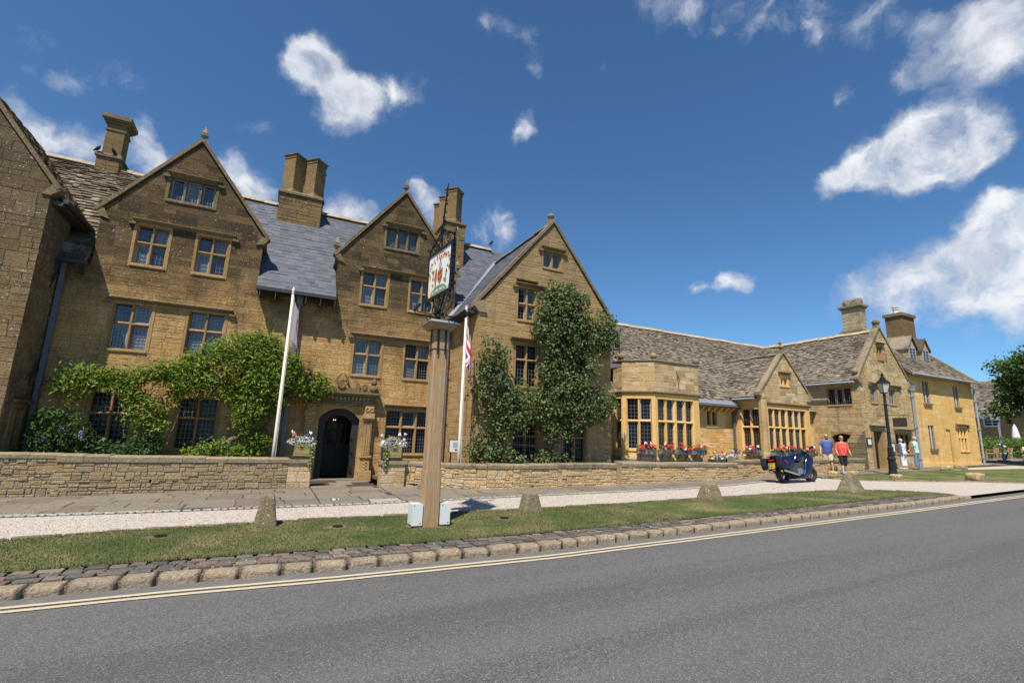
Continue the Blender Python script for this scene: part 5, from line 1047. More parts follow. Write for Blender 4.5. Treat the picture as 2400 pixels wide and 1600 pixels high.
mb = MB(); mb.prism([(27.7, 5.15), (33.1, 5.15), (30.35, 8.2)], lambda u, z, d: (u, d, z), YC + 0.31, 24); mb.build('roof_core', M['roofstone'], cot)
ridge(cot, (30.35, YC + .4, 8.3), (30.35, 23, 8.3), 0.18, 0.09, 'chimney_pale')
mb = MB(); mb.tube([(27.5, YC + .05, 5.12), (27.5, 17.5, 5.12)], 0.06, 8); mb.build('gutter', M['pipe_pale'], cot)
bt = MB(); z = 0.3
for k, (h, x) in enumerate(((0.25, 26.75), (0.28, 26.77), (0.26, 26.8), (0.3, 26.83), (0.28, 26.86), (0.27, 26.9), (0.22, 27.0), (0.2, 27.25), (0.2, 27.5))):
    mb = MB(); mb.prism([(x, z + .008), (27.92, z + .008), (27.92, z + h - .008), (x + 0.02 + (0.12 if k > 5 else 0), z + h - .008)], lambda u, v, d: (u, d, v), YC - .06 + (k % 2) * .004, 15.2 - (k % 2) * .01); mb.build('buttress_stone', M['dress_old'], cot); z += h
# chimneys of cottage
c1 = chimney_base(cot, 30.75, 31.6, 15.85, 17.05, 8.0, 8.45, 'chimney_pale', 66, 6)
core = MB(); st = []
for fr, a, b_ in ((front(15.95), 30.85, 31.5), (west(30.85), 15.95, 16.95)): st += courses(fr, [(a, 8.5), (b_, 8.5), (b_, 9.95), (a, 9.95)], [], core, (0.22, 0.3), (0.3, 0.5), .1, seed=67)
core.box(30.95, 16.05, 8.5, 31.5, 16.95, 9.95); s1 = core.build('shaft', M['mortar'], c1); lay(st, c1, M['chimney_pale'], 60, 'stone', 68)
mb = MB(); mb.box(30.78, 15.88, 9.95, 31.57, 17.02, 10.05); mb.box(30.7, 15.8, 10.05, 31.65, 17.1, 10.16); mb.build('cap', M['coping'], c1)
for y in (16.15, 16.72): mb = MB(); mb.add([(v.x * .24 + 31.15, v.y * .22 + y, v.z * .26 + 10.36) for v in rough_block(3, 3, 3, 5, .18, y)[0]], rough_block(3, 3, 3, 5, .18, y)[1]); mb.build('crown_stone', M['coping'], c1)
# ------------------------------------------------------------------ yellow stone house
yh = thing('yellow_house', 'smooth yellow stone house with two roof dormers', 'house', (36.6, YC, 0.7)); core = MB(); op = []
for a, b_, z0, z1, n, nz in ((34.34, 35.03, 4.4, 5.72, 2, 4), (37.96, 38.58, 4.36, 5.66, 2, 4), (34.4, 35.05, 1.78, 3.11, 2, 4)):
    op.append(window(yh, fc, a, b_, z0, z1, n, (), 2 if n == 2 else 1, nz, gl='glass', st='dress_hall', sur=0, rec=0.06, mw=0.05, case_all=True, bars='casement', bw=0.025)); mb = MB(); mb.box(a - .1, YC - .09, z0 - .14, b_ + .1, YC + .15, z0 - .003); mb.build('sill', M['dress_old'], yh); op[-1] = (a, b_, z0 - .003, z1)
op.append(window(yh, fc, 37.9, 38.95, 1.73, 3.15, 3, (2.5,), 1, 1, gl='glass_net', st='yellow', sur=0.12, mw=0.13, rec=0.1)); hood(yh, fc, 37.68, 39.2, 3.32, 0.25); op.append((36.4, 36.95, 0.9, 2.96))
st = courses(fc, [(32.85, 0.3), (40.4, 0.3), (40.4, 6.15), (32.85, 6.15)], op, core, (0.2, 0.32), (0.35, 0.75), proud=(0.002, 0.007), gap=0.003, seed=71)
st += courses(Fr((0, YC + .07, 0), (1, 0, 0), (0, -1, 0)), [(36.4, .9), (36.95, .9), (36.95, 2.96), (36.4, 2.96)], [], core, (0.2, 0.3), (0.2, 0.35), .1, seed=72)
st += courses(east(40.4), [(YC, .3), (21, .3), (21, 6.1), (YC, 6.1)], [], core, (0.2, 0.3), (0.3, 0.7), seed=73)
wl = core.build('wall', M['mortar_hall'], yh); lay(st, wl, M['yellow'], 300, 'stone', 74)
mb = MB(); mb.box(32.9, YC - .07, .3, 40.42, YC + .05, 0.98); mb.build('plinth', M['yellow'], yh)
sl = Vector((0, 3.5, 3.1)); slates('roof', yh, (32.6, YC - .32, 6.02), (1, 0, 0), sl, [(0, 0), (8.05, 0), (8.05, sl.length), (0, sl.length)], M['roofstone'], (0.22, 0.13), (0.15, 0.3), (0.025, 0.05), 300, 75, 0.03, name='stone_slate')
mb = MB(); mb.prism([(YC - .2, 6.0), (21.5, 6.0), (18, 9.05)], lambda y, z, x: (x, y, z), 32.9, 40.55); mb.build('roof_core', M['roofstone'], yh); ridge(yh, (32.9, 18, 9.15), (40.6, 18, 9.13), .17, .09, 'coping')
coping(yh, Fr((40.5, 0, 0), (0, 1, 0), (1, 0, 0)), [(YC - .3, 6.08), (18, 9.16)], 0.3, 0.07, 0.12, 'coping')
mb = MB(); mb.tube([(32.7, YC - .37, 5.98), (40.6, YC - .37, 5.98)], 0.065, 8); mb.build('gutter', M['pipe_pale'], yh); downpipe(yh, 32.88, YC - .13, 5.3, .65, 'pipe_pale', True, True, .11); downpipe(yh, 40.42, YC - .12, 5.95, .8, 'pipe_pale', False, False, .11)
for x in (36.0, 37.62):
    mb = MB(); fd = front(16.0); mb.prism([(x - .06, 7.1), (x + .92, 7.1), (x + .92, 8.12), (x + .43, 8.78), (x - .06, 8.12)], fd.p, -1.9, 0); d_ = mb.build('dormer', M['cottage'], yh)
    wd_ = MB()
    for a, b_, c_, d in ((x + .05, x + .1, 7.3, 8.05), (x + .41, x + .45, 7.3, 8.05), (x + .76, x + .81, 7.3, 8.05), (x + .05, x + .81, 7.26, 7.3), (x + .05, x + .81, 8.05, 8.09)): wd_.prism([(a, c_), (b_, c_), (b_, d), (a, d)], fd.p, -.02, .035)
    for k in range(1, 4): wd_.prism([(x + .1, 7.3 + k * .187), (x + .76, 7.3 + k * .187), (x + .76, 7.318 + k * .187), (x + .1, 7.318 + k * .187)], fd.p, -.02, .02)
    wd_.build('window_frame', M['casement'], d_); mb = MB(); mb.prism([(x + .06, 7.3), (x + .8, 7.3), (x + .8, 8.05), (x + .06, 8.05)], fd.p, -.01, .008); mb.build('pane', M['glass_blue'], d_)
    for s_, e in ((-1, x - .16), (1, x + 1.02)):
        mb = MB(); mb.prism([(e, 7.98), (x + .43, 8.80), (x + .43, 8.9), (e - .02 * s_, 8.08)], fd.p, -1.9, .1); mb.build('dormer_roof', M['roofstone'], d_)
c2 = chimney_base(yh, 38.2, 40.1, 17.15, 18.3, 8.6, 9.15, 'chimney', 76, 10); mb = MB(); mb.box(38.3, 17.22, 9.3, 39.13, 18.2, 10.75); mb.box(39.17, 17.22, 9.3, 40.0, 18.2, 10.95); mb.box(39.1, 17.3, 9.3, 39.2, 18.1, 10.7); mb.build('shaft', M['chimney'], c2)
mb = MB(); mb.box(38.2, 17.12, 10.76, 40.1, 18.3, 10.98); mb.build('cap', M['dress_old'], c2); mb = MB(); mb.lathe([(.17, 10.9), (.15, 11.3), (.2, 11.32), (.2, 11.36)], (38.75, 17.7, 0), 10); mb.lathe([(.13, 11.36), (.13, 11.48), (.22, 11.5), (.22, 11.56)], (38.75, 17.7, 0), 10); mb.build('chimney_pot', M['polewhite'], c2)
# ------------------------------------------------------------------ barn beyond
P1, P2 = Vector((64.9, 24.3, 0)), Vector((62.3, 18.7, 0)); ub = (P2 - P1).normalized(); fb = Fr(P1, ub, Vector((ub.y, -ub.x, 0)))
barn = thing('stone_barn', 'long rough walled barn with big stone slate roof beyond the hedge', 'barn', (63.5, 21.5, 1.3)); core = MB()
op = [window(barn, fb, 1.55, 3.05, 4.2, 4.95, 2, (), 1, 3, gl='glass', st='whitebox', sur=.08, rec=.06, mw=.1, bars='whitebox', bw=.04, sill=.08), window(barn, fb, 3.75, 4.2, 4.35, 4.75, 1, (), 2, 1, gl='glass', st='barn', sur=.05)]
st = courses(fb, [(-8, 0.6), (18, 0.6), (18, 5.4), (-8, 5.4)], op, core, (.3, .5), (.5, 1.1), .3, proud=(.01, .04), jit=.03, seed=81); wl = core.build('wall', M['barn'], barn); lay(st, wl, M['barn'], 60, 'stone', 82)
sl = -fb.n * 5.6 + Vector((0, 0, 3.9)); o_ = fb.p(-8, 5.38, .35); slates('roof', barn, o_, ub, sl, [(0, 0), (26, 0), (26, sl.length), (0, sl.length)], M['roofstone'], (.36, .24), (.3, .6), (.03, .07), 150, 83, .04, name='stone_slate')
ridge(barn, o_ + sl + ub * .1, o_ + sl + ub * 26, .2, .1, 'coping'); mb = MB(); mb.beam(fb.p(-8, 5.3, .42), fb.p(18, 5.3, .42), .12, .12); mb.build('gutter', M['gutterm'], barn)
mb = MB(); mb.tube([fb.p(6.3, 5.2, .3), fb.p(6.3, 4.7, .1), fb.p(6.3, 1.2, .1)], .08, 6); mb.build('downpipe', M['pipe'], barn)
q = o_ + sl + ub * (8 + 2.6); mb = MB(); mb.obox(q + Vector((0, 0, .35)), (1.5, 1.5, 1.3)); mb.obox(q + Vector((0, 0, 1.1)), (1.8, 1.8, .22)); mb.obox(q + Vector((0, 0, 1.28)), (1.3, 1.3, .14)); b1 = mb.build('chimney', M['chimney'], barn)
for d in (-.3, .35): mb = MB(); mb.lathe([(.2, 1.3), (.17, 1.55)], q + ub * d, 8); mb.build('chimney_pot', M['maroon'], b1)
# ------------------------------------------------------------------ garden walls
def wall_run(root, path, tops, mat, thick=0.36, seed=1, ch=(0.15, 0.22), sl=(0.15, 0.42), cop=0.13, stones=None, cops=None, cmat='coping', extra=()):
    core = MB()
    for i, (a, b_) in enumerate(zip(path, path[1:])):
        A, B = Vector((*a, 0)), Vector((*b_, 0)); u = (B - A).normalized(); fr = Fr(A, u, Vector((u.y, -u.x, 0))); L = (B - A).length
        zb = min(gz(a[0]), gz(b_[0])) - 0.06; za, zt = tops[i], tops[i + 1]; m_ = min(za, zt) - cop
        stones.extend(courses(fr, [(0, zb), (L, zb), (L, m_), (0, m_)], [o for j, o in extra if j == i], core, ch, sl, thick, proud=(0.01, 0.035), gap=0.007, jit=0.01, seed=seed + i, quant=0.02, split=.8))
        n = max(1, round(L / 0.55))
        for k in range(n):
            x0, x1 = L * k / n, L * (k + 1) / n; t0 = za + (zt - za) * (k + .5) / n
            mb = MB(); e = 0.045 + R.uniform(-.006, .006); zz_ = t0 + R.uniform(-.01, .01)
            mb.prism([(-thick - .04, m_ + .004), (e, m_ + .004), (e + .004, zz_ - .035), (e - .03, zz_), (-thick - .02, zz_ + .004)], lambda d, z, u_: fr.p(u_, z, d), x0 + .004, x1 - .004); cops.append(mb)
    return core


lw = thing('garden_wall', 'rubble garden wall below the wisteria, ending in the pier with a planter', 'wall', (-2, 16.3, 0)); st = []; cp = []
core = wall_run(lw, [(-12, 16.3), (-4.7, 16.3)], [0.95, 0.95], 'rubble', seed=101, stones=st, cops=cp); c2 = wall_run(lw, [(-4.7, 16.2), (0.62, 16.2)], [0.93, 0.87], 'rubble', seed=103, stones=st, cops=cp, extra=((0, (1.98, 2.03, 0.2, 0.29)),))
core.add(c2.v, c2.f); wl = core.build('wall_core', M['mortar'], lw); lay(st, wl, M['rubble'], 290, 'stone', 104)
for mb in cp: mb.build('coping_stone', M['coping'], lw)
pc = MB(); pr_ = courses(front(16.15), [(0.62, -0.06), (1.26, -0.06), (1.26, .74), (.62, .74)], [], pc, (.2, .32), (.26, .36), .42, proud=(.008, .016), seed=105); pr_ += courses(east(1.26), [(16.15, -0.06), (16.57, -0.06), (16.57, .74), (16.15, .74)], [], pc, (.2, .32), (.26, .36), .3, proud=(.008, .016), seed=106)
pp = pc.build('pier', M['mortar'], lw); lay(pr_, pp, M['rubble_gold'], 40, 'stone', 107); mb = MB(); mb.box(.58, 16.09, .742, 1.3, 16.6, .85); mb.build('pier_cap', M['coping'], lw)

rw = thing('garden_wall', 'long low rubble wall curving from the right door pier to the cottage buttress', 'wall', (9, 13.9, .15)); st = []; cp = []
path = [(3.95, 15.6), (4.3, 15.5), (4.7, 15.15), (5.05, 14.8), (5.5, 14.3), (6.1, 13.92), (6.9, 13.77), (8.5, 13.74), (10.9, 13.8)]
core = wall_run(rw, path, [.84, .84, .84, .85, .86, .87, .88, .9, .93], 'rubble_gold', seed=111, stones=st, cops=cp)
c2 = wall_run(rw, [(10.9, 13.52), (13.4, 13.47), (16.6, 13.52)], [.97, .97, .98], 'rubble_gold', seed=121, stones=st, cops=cp, ch=(.16, .25), sl=(.18, .5)); core.add(c2.v, c2.f)
c2 = wall_run(rw, [(16.6, 13.55), (20, 13.72), (23, 13.95), (26.8, 14.35)], [1.1, 1.12, 1.15, 1.2], 'rubble_gold', seed=131, stones=st, cops=cp, ch=(.16, .25), sl=(.2, .5)); core.add(c2.v, c2.f)
wl = core.build('wall_core', M['mortar'], rw); lay(st, wl, M['rubble_gold'], 300, 'stone', 134)
for mb in cp: mb.build('coping_stone', M['coping'], rw)
pc = MB(); pr_ = courses(front(15.45), [(3.22, 0.02), (3.95, 0.02), (3.95, .75), (3.22, .75)], [], pc, (.2, .3), (.3, .4), .45, proud=(.008, .016), seed=137); pr_ += courses(west(3.22), [(15.45, .02), (15.9, .02), (15.9, .75), (15.45, .75)], [], pc, (.2, .3), (.26, .36), .3, proud=(.008, .016), seed=138)
pp = pc.build('pier', M['mortar'], rw); lay(pr_, pp, M['rubble_gold'], 40, 'stone', 139); mb = MB(); mb.box(3.17, 15.4, .752, 3.99, 15.95, .86); mb.build('pier_cap', M['coping'], rw)
mb = MB(); mb.add([(11.0, 13.9, .86), (16.6, 13.9, .88), (20, 14.1, .95), (26.8, 14.75, .98), (27.85, 15.1, .98), (27.85, 17.45, .98), (12.1, 17.45, .86), (12.1, 15.4, .86)], [tuple(range(8))]); tag(mb.build('raised_terrace', M['flag']), kind='structure')
mb = MB(); mb.add([(-12, 16.55, .12), (1.1, 16.55, .2), (1.3, 18.3, .2), (-6.1, 18.3, .12), (-6.1, 16.7, .12), (-12, 16.6, .1)], [tuple(range(6))]); mb.add([(3.4, 15.9, .15), (5.3, 14.9, .2), (6.3, 14.2, .2), (11, 14.1, .2), (12, 15.55, .2), (6.2, 15.55, .2), (6.2, 18.28, .2), (3.4, 18.28, .15)], [tuple(range(8))]); tag(mb.build('garden_bed', M['soil']), kind='structure')
# ------------------------------------------------------------------ flagpoles and flags
def flagpole(x, y, zb, zt, label):
    t_ = thing('flagpole', label, 'flagpole', (x, y, zb), group='flagpoles before the manor'); mb = MB(); mb.tube([(x, y, zb), (x, y, zb + 1.5), (x, y, zt)], [.055, .05, .034], 12); mb.build('pole', M['polewhite'], t_, True)
    mb = MB(); mb.lathe([(.03, zt), (.05, zt + .02), (.03, zt + .05), (.045, zt + .1), (.05, zt + .14), (.03, zt + .19), (.004, zt + .24)], (x, y, 0), 10); mb.build('finial', M['polewhite'], t_, True)
    mb = MB(); mb.tube([(x + .06, y - .03, zb + .6), (x + .052, y - .03, zt - .1)], .006, 4); mb.build('halyard', M['polewhite'], t_); return t_
flagpole(0.19, 16.8, 0.15, 6.05, 'cream flagpole carrying the drooping grey flag'); flagpole(5.55, 15.0, 0.2, 5.82, 'cream flagpole carrying the drooping red white and blue flag')
M['flaggrey'] = plain('flag_grey', (0.27, 0.255, 0.27), 0.8); M['fred'] = plain('flag_red', (0.52, 0.02, 0.03), 0.8); M['fwhite'] = plain('flag_white', (0.78, 0.78, 0.78), 0.8); M['fblue'] = plain('flag_blue', (0.015, 0.03, 0.13), 0.8)
def flag(name, label, x, y, zt, drop, mats, pat, wid, depth, seed):
    """a flag hanging limp from its hoist: the cloth falls in soft folds beside the pole"""
    mb = MB(); nu, nv = 46, 34; H_ = drop * 0.62; Lf = drop * .95; vs = []
    for j in range(nv + 1):
        v = j / nv
        for i in range(nu + 1):
            u = i / nu; sag = (u ** .75) * (drop - H_) * (1 - .15 * v); fold = math.sin(u * 15 + v * 2 + seed) * depth * (0.25 + u) * .55 + math.sin(u * 6 + seed) * depth * .5
            spread = wid * (1 - math.exp(-u * 2.2)) * (1.0 - 0.25 * (1 - v)) + .05
            vs.append((x + spread * .82 + fold * .35, y - .02 - spread * .28 + fold, zt - v * H_ - sag - .04 * math.sin(u * 9 + v)))
    fs = []; 
    for j in range(nv):
        for i in range(nu): mb.mi = pat((i + .5) / nu, (j + .5) / nv); o = j * (nu + 1) + i; mb.add([vs[o], vs[o + 1], vs[o + nu + 2], vs[o + nu + 1]], [(0, 1, 2, 3)])
    return tag(mb.build(name, [M[m_] for m_ in mats], None, False), label, 'flag')
def jack(u, v):
    x, y = u * 2 - 1, v * 2 - 1; X, Y_ = x * 2, y
    if abs(X) < .2 or abs(Y_) < .2: return 0
    if abs(X) < .34 or abs(Y_) < .34: return 1
    d1, d2 = X - 2 * Y_, X + 2 * Y_
    for d, s_ in ((d1, 1 if X > 0 else -1), (d2, 1 if X > 0 else -1)):
        if -.05 < d * s_ * (1 if d is d1 else -1) < .2: return 0
        if abs(d) < .42: return 1
    return 2
flag('union_flag', 'red white and blue cross-patterned flag hanging limp', 5.55, 15.0, 5.45, 2.15, ('fred', 'fwhite', 'fblue'), jack, .3, .06, 2.0)
flag('house_flag', 'plain mauve grey flag with a dark red emblem hanging limp', 0.19, 16.8, 5.9, 2.0, ('maroon', 'flaggrey'), lambda u, v: 0 if (abs(math.hypot((u - .5) * 2.2, (v - .5) * 1.5) - .33) < .07 or (abs(u - .5) < .03 and abs(v - .5) < .3)) else 1, .44, .06, .6)
# ------------------------------------------------------------------ lettering helper
def text(s_, size, world, mat, parent, name='lettering', ext=0.002, align='CENTER', sx=1.0):
    cu = bpy.data.curves.new(name, 'FONT'); cu.body = s_; cu.size = size; cu.align_x = align; cu.align_y = 'CENTER'; cu.extrude = ext; cu.resolution_u = 3
    tmp = bpy.data.objects.new('tmp', cu); me = bpy.data.meshes.new_from_object(tmp); bpy.data.objects.remove(tmp); me.materials.clear(); me.materials.append(mat)
    return link(bpy.data.objects.new(name, me), parent, world @ Matrix.Diagonal((sx, 1, 1, 1)))
FACE_S = Matrix.Rotation(math.pi / 2, 4, 'X')      # lettering upright, read from the street side
# ------------------------------------------------------------------ foliage helper
def leaf(mb, rr, p, n, size, asp=0.5):
    n = Vector(n).normalized(); a = n.orthogonal().normalized(); b_ = n.cross(a); t = rr.uniform(0, 6.28); u = a * math.cos(t) + b_ * math.sin(t); v = n.cross(u); s_ = size * rr.uniform(.65, 1.25); mb.rv = rr.random() + .001
    mb.add([p - u * s_ * .5, p + v * s_ * asp * .5 + n * s_ * .06, p + u * s_ * .5 - n * s_ * .1, p - v * s_ * asp * .5 + n * s_ * .06], [(0, 1, 2, 3)])
def leaf_cloud(mb, blobs, n_per, size, seed, asp=.5, up=(0, -.6, .8), spread=.9, shell=.55, cluster=1, droop=0.0):
    """leaves through the volume of each blob (x, y, z, rx, ry, rz), denser to the outside, in small sprays"""
    rr = random.Random(seed); up = Vector(up)
    for x, y, z, rx, ry, rz in blobs:
        for _ in range(int(n_per * rx * rz * 12 / cluster)):
            d = Vector((rr.gauss(0, 1), rr.gauss(0, 1), rr.gauss(0, 1))).normalized(); k = shell + (1.12 - shell) * rr.random() ** .6; k *= 1 + .22 * math.sin(d.x * 5 + x * 3) * math.sin(d.z * 6 + z * 4)
            p = Vector((x + d.x * rx * k, y + d.y * ry * k, z + d.z * rz * k))
            for c in range(cluster):
                q = p + Vector((rr.gauss(0, 1), rr.gauss(0, 1), rr.gauss(0, 1) - droop)) * size * (.75 if cluster > 1 else 0)
                leaf(mb, rr, q, up * rr.uniform(.3, 1) + d * .5 + Vector((rr.gauss(0, 1), rr.gauss(0, 1), rr.gauss(0, 1))) * spread * .5, size, asp)
# wisteria on the manor front
WIS = [(-5.16, 2.99, 0.31), (-5.45, 2.72, 0.16), (-4.72, 3.03, 0.34), (-4.95, 2.54, 0.17), (-4.23, 3.07, 0.3), (-3.98, 2.83, 0.24), (-3.73, 3.15, 0.27), (-3.34, 3.26, 0.31), (-2.97, 3.33, 0.32), (-2.57, 3.48, 0.36), (-2.2, 3.67, 0.4), (-3.71, 2.62, 0.24), (-3.36, 2.31, 0.34), (-3.46, 1.93, 0.27), (-3.13, 1.76, 0.28), (-2.44, 3.02, 0.36), (-2.56, 2.7, 0.26), (-1.96, 3.17, 0.41), (-1.73, 4.0, 0.42), (-1.23, 4.26, 0.43), (-0.71, 4.48, 0.33), (-0.63, 3.82, 0.52), (-1.13, 3.44, 0.46), (-0.37, 3.18, 0.45), (-0.77, 2.82, 0.32), (-1.23, 2.79, 0.28), (-0.19, 2.53, 0.3), (-0.83, 4.27, 0.36), (-0.47, 4.31, 0.45), (-0.23, 4.5, 0.23), (0.03, 3.93, 0.38), (0.45, 3.89, 0.31), (-0.39, 3.64, 0.44), (0.45, 3.55, 0.35), (1.03, 3.25, 0.4), (1.43, 3.28, 0.32), (0.81, 3.07, 0.27), (0.02, 3.3, 0.45), (1.29, 3.02, 0.24), (-0.51, 3.06, 0.44), (0.03, 2.6, 0.34), (-0.61, 2.44, 0.4), (-0.7, 2.0, 0.32), (0.18, 2.94, 0.3), (-2.04, 0.94, 0.19), (-1.69, 1.02, 0.26), (-1.3, 1.07, 0.27), (-0.89, 1.0, 0.21), (-0.51, 1.08, 0.32), (-0.22, 1.32, 0.25), (-0.19, 1.6, 0.18), (-0.46, 1.47, 0.18)]
wis = thing('wisteria', 'sprawling wisteria trained over the ground floor windows of the manor', 'climber', (-1.18, 17.8, .2)); mb = MB(); rr = random.Random(8)
leaf_cloud(mb, [(x, 17.85 - r_ * .7 - rr.uniform(0, .12), z, r_ * 1.12, r_ * .85, r_) for x, z, r_ in WIS], 330, .13, 5, .42, (0, -.7, .9), .9, .4, 5, .45); mb.build('crown', M['wisteria'], wis)
TR = [(-1.18, .2), (-1.18, .8), (-1.04, 1.34), (-.68, 1.5), (-.34, 1.71), (-.08, 1.96), (-.29, 2.19), (-.7, 2.29), (-.92, 2.64), (-1.25, 3.02), (-2.44, 3.13), (-3.39, 3.05), (-4.55, 2.89)]
mb = MB(); mb.tube([(x + .03 * math.sin(i * 2), 17.75 + .05 * math.cos(i * 1.7), z) for i, (x, z) in enumerate(TR)], [.11, .1, .09, .09, .085, .09, .08, .075, .06, .05, .04, .03, .02], 7); mb.tube([(-.08, 17.75, 1.96), (-.02, 17.8, 2.7), (-.02, 17.85, 3.32), (-.82, 17.9, 3.87)], [.06, .05, .04, .03], 6); mb.tube([(-.69, 17.85, 3.04), (.04, 17.8, 3.14), (.75, 17.8, 2.94), (1.2, 17.85, 3.18)], [.04, .035, .03, .02], 6); mb.tube([(-.9, 17.7, .3), (-.5, 17.65, .9), (-.25, 17.7, 1.3), (-.2, 17.75, 1.75)], [.05, .05, .04, .035], 6); mb.tube([(-2.9, 17.6, 1.0), (-2.6, 17.65, 1.6), (-2.5, 17.7, 2.2), (-2.7, 17.75, 2.8)], [.02, .018, .015, .012], 5); mb.build('trunk', M['bark'], wis, True)
mb = MB(); M['mauve'] = plain('wisteria_flower', (.28, .24, .5), .7)
for x, y, z in ((-5.2, 17.3, 1.75), (-4.6, 17.2, 1.5), (-5.4, 17.2, 1.35), (-1.6, 17.4, 3.4), (-.6, 17.5, 4.65), (-5.0, 17.3, 1.6)):
    for k in range(16): leaf(mb, rr, Vector((x + rr.gauss(0, .03), y + rr.gauss(0, .03), z - .012 * k)), (rr.gauss(0, 1), -1, .2), .05, .7)
tag(mb.build('flower_racemes', M['mauve'], wis), kind='stuff')
sh = thing('shrub', 'dark leafy shrub in the corner behind the garden wall', 'shrub', (-5.0, 17.6, .15)); mb = MB()
SHR = [(-5.59, 1.8, 0.29), (-5.19, 1.82, 0.32), (-5.38, 1.33, 0.4), (-4.91, 1.42, 0.35), (-4.61, 1.22, 0.3), (-4.3, 1.05, 0.25), (-5.59, 1.03, 0.21), (-5.01, 1.01, 0.27), (-3.81, 0.99, 0.23), (-3.44, 1.07, 0.3), (-3.09, 1.11, 0.27), (-2.94, 1.33, 0.18), (-4.03, 0.95, 0.14), (-4.5, .7, .4), (-5.3, .6, .45), (-3.5, .6, .4)]
leaf_cloud(mb, [(x, 17.6 - r_ * .4, z, r_ * 1.1, r_ * .9, r_) for x, z, r_ in SHR], 240, .12, 6, .45, (0, -.6, .9), .9, .35, 4, .3); mb.build('foliage', M['shrub'], sh)
mb = MB()
for x in (-5.4, -5.0, -4.4, -3.4): mb.tube([(x, 17.7, .1), (x + .1, 17.65, .8), (x - .05, 17.6, 1.4)], [.04, .03, .015], 5)
mb.build('stems', M['bark'], sh)
# climbing pear
PEAR = [(6.6, 4.74, 0.37), (6.81, 4.33, 0.44), (6.43, 4.11, 0.33), (7.08, 4.54, 0.27), (6.77, 3.77, 0.47), (6.2, 3.43, 0.29), (6.6, 3.16, 0.36), (6.03, 3.12, 0.19), (7.33, 3.27, 0.41), (7.75, 3.05, 0.56), (7.08, 2.77, 0.4), (8.11, 2.7, 0.5), (6.51, 2.44, 0.23), (7.7, 2.38, 0.48), (7.24, 2.12, 0.34), (6.29, 1.74, 0.29), (6.86, 1.7, 0.36), (6.25, 1.23, 0.35), (6.83, 1.06, 0.39), (7.48, 0.95, 0.34), (8.02, 0.9, 0.28), (6.51, 0.92, 0.32), (9.02, 7.16, 0.39), (9.76, 7.49, 0.2), (9.57, 7.04, 0.56), (8.88, 6.65, 0.54), (10.13, 6.91, 0.41), (8.52, 6.06, 0.34), (9.19, 6.29, 0.62), (9.9, 6.32, 0.65), (10.46, 5.91, 0.49), (8.83, 5.57, 0.53), (9.67, 5.68, 0.63), (11.29, 6.23, 0.51), (11.63, 5.92, 0.39), (11.12, 5.58, 0.59), (11.72, 5.36, 0.39), (10.71, 5.39, 0.5), (8.46, 5.59, 0.3), (9.07, 5.01, 0.5), (9.83, 5.09, 0.55), (9.38, 4.45, 0.46), (10.47, 4.41, 0.53), (8.86, 4.14, 0.45), (9.62, 3.81, 0.62), (8.95, 3.38, 0.52), (10.16, 3.59, 0.55), (8.67, 3.04, 0.4), (9.4, 3.22, 0.53), (8.82, 2.62, 0.48), (9.63, 2.78, 0.46), (10.4, 3.02, 0.6), (11.12, 3.19, 0.58), (11.53, 2.95, 0.38), (10.88, 2.59, 0.45), (9.05, 2.0, 0.4), (9.72, 2.03, 0.34), (10.17, 2.36, 0.43), (8.72, 0.96, 0.32), (9.74, 0.97, 0.26), (9.15, 0.97, 0.29), (11.29, 2.67, 0.33)]
pear = thing('pear_tree', 'pear tree trained up the front of the single-gabled house', 'tree', (9.39, 15.2, .2)); mb = MB(); rr = random.Random(9)
leaf_cloud(mb, [(x, 15.38 - r_ * .62 - rr.uniform(0, .1), z, r_, r_ * .75, r_ * .92) for x, z, r_ in PEAR], 150, .125, 15, .6, (-.2, -.7, .7), 1.0, .5, 6, .25); mb.build('crown', M['pear'], pear)
mb = MB(); mb.tube([(9.42, 15.2, .15), (9.39, 15.22, .78), (9.27, 15.25, 1.45), (9.15, 15.28, 1.95), (9.21, 15.3, 2.89), (9.37, 15.32, 4.19), (9.58, 15.33, 5.55), (9.64, 15.34, 6.86)], [.19, .15, .12, .11, .1, .08, .06, .03], 9)
for z, xe, ze in ((1.9, 7.3, 2.9), (2.6, 6.5, 4.2), (2.7, 11.3, 3.1), (3.9, 10.6, 4.3), (4.4, 11.6, 5.6), (5.4, 8.6, 6.3), (5.4, 11.2, 6.1), (1.4, 6.6, 1.5)):
    xs_ = float(np.interp(z, [.8, 1.45, 1.95, 2.89, 4.19, 5.55], [9.39, 9.27, 9.15, 9.21, 9.37, 9.58])); mb.tube([(xs_, 15.28, z), ((xs_ * 2 + xe) / 3, 15.25, z + (ze - z) * .25), (xe, 15.3, ze)], [.06, .045, .015], 6)
mb.tube([(7.2, 15.25, .15), (7.25, 15.3, 1.2), (7.05, 15.32, 2.6), (6.8, 15.34, 4.3)], [.08, .07, .05, .02], 7); mb.build('trunk', M['bark'], pear, True)
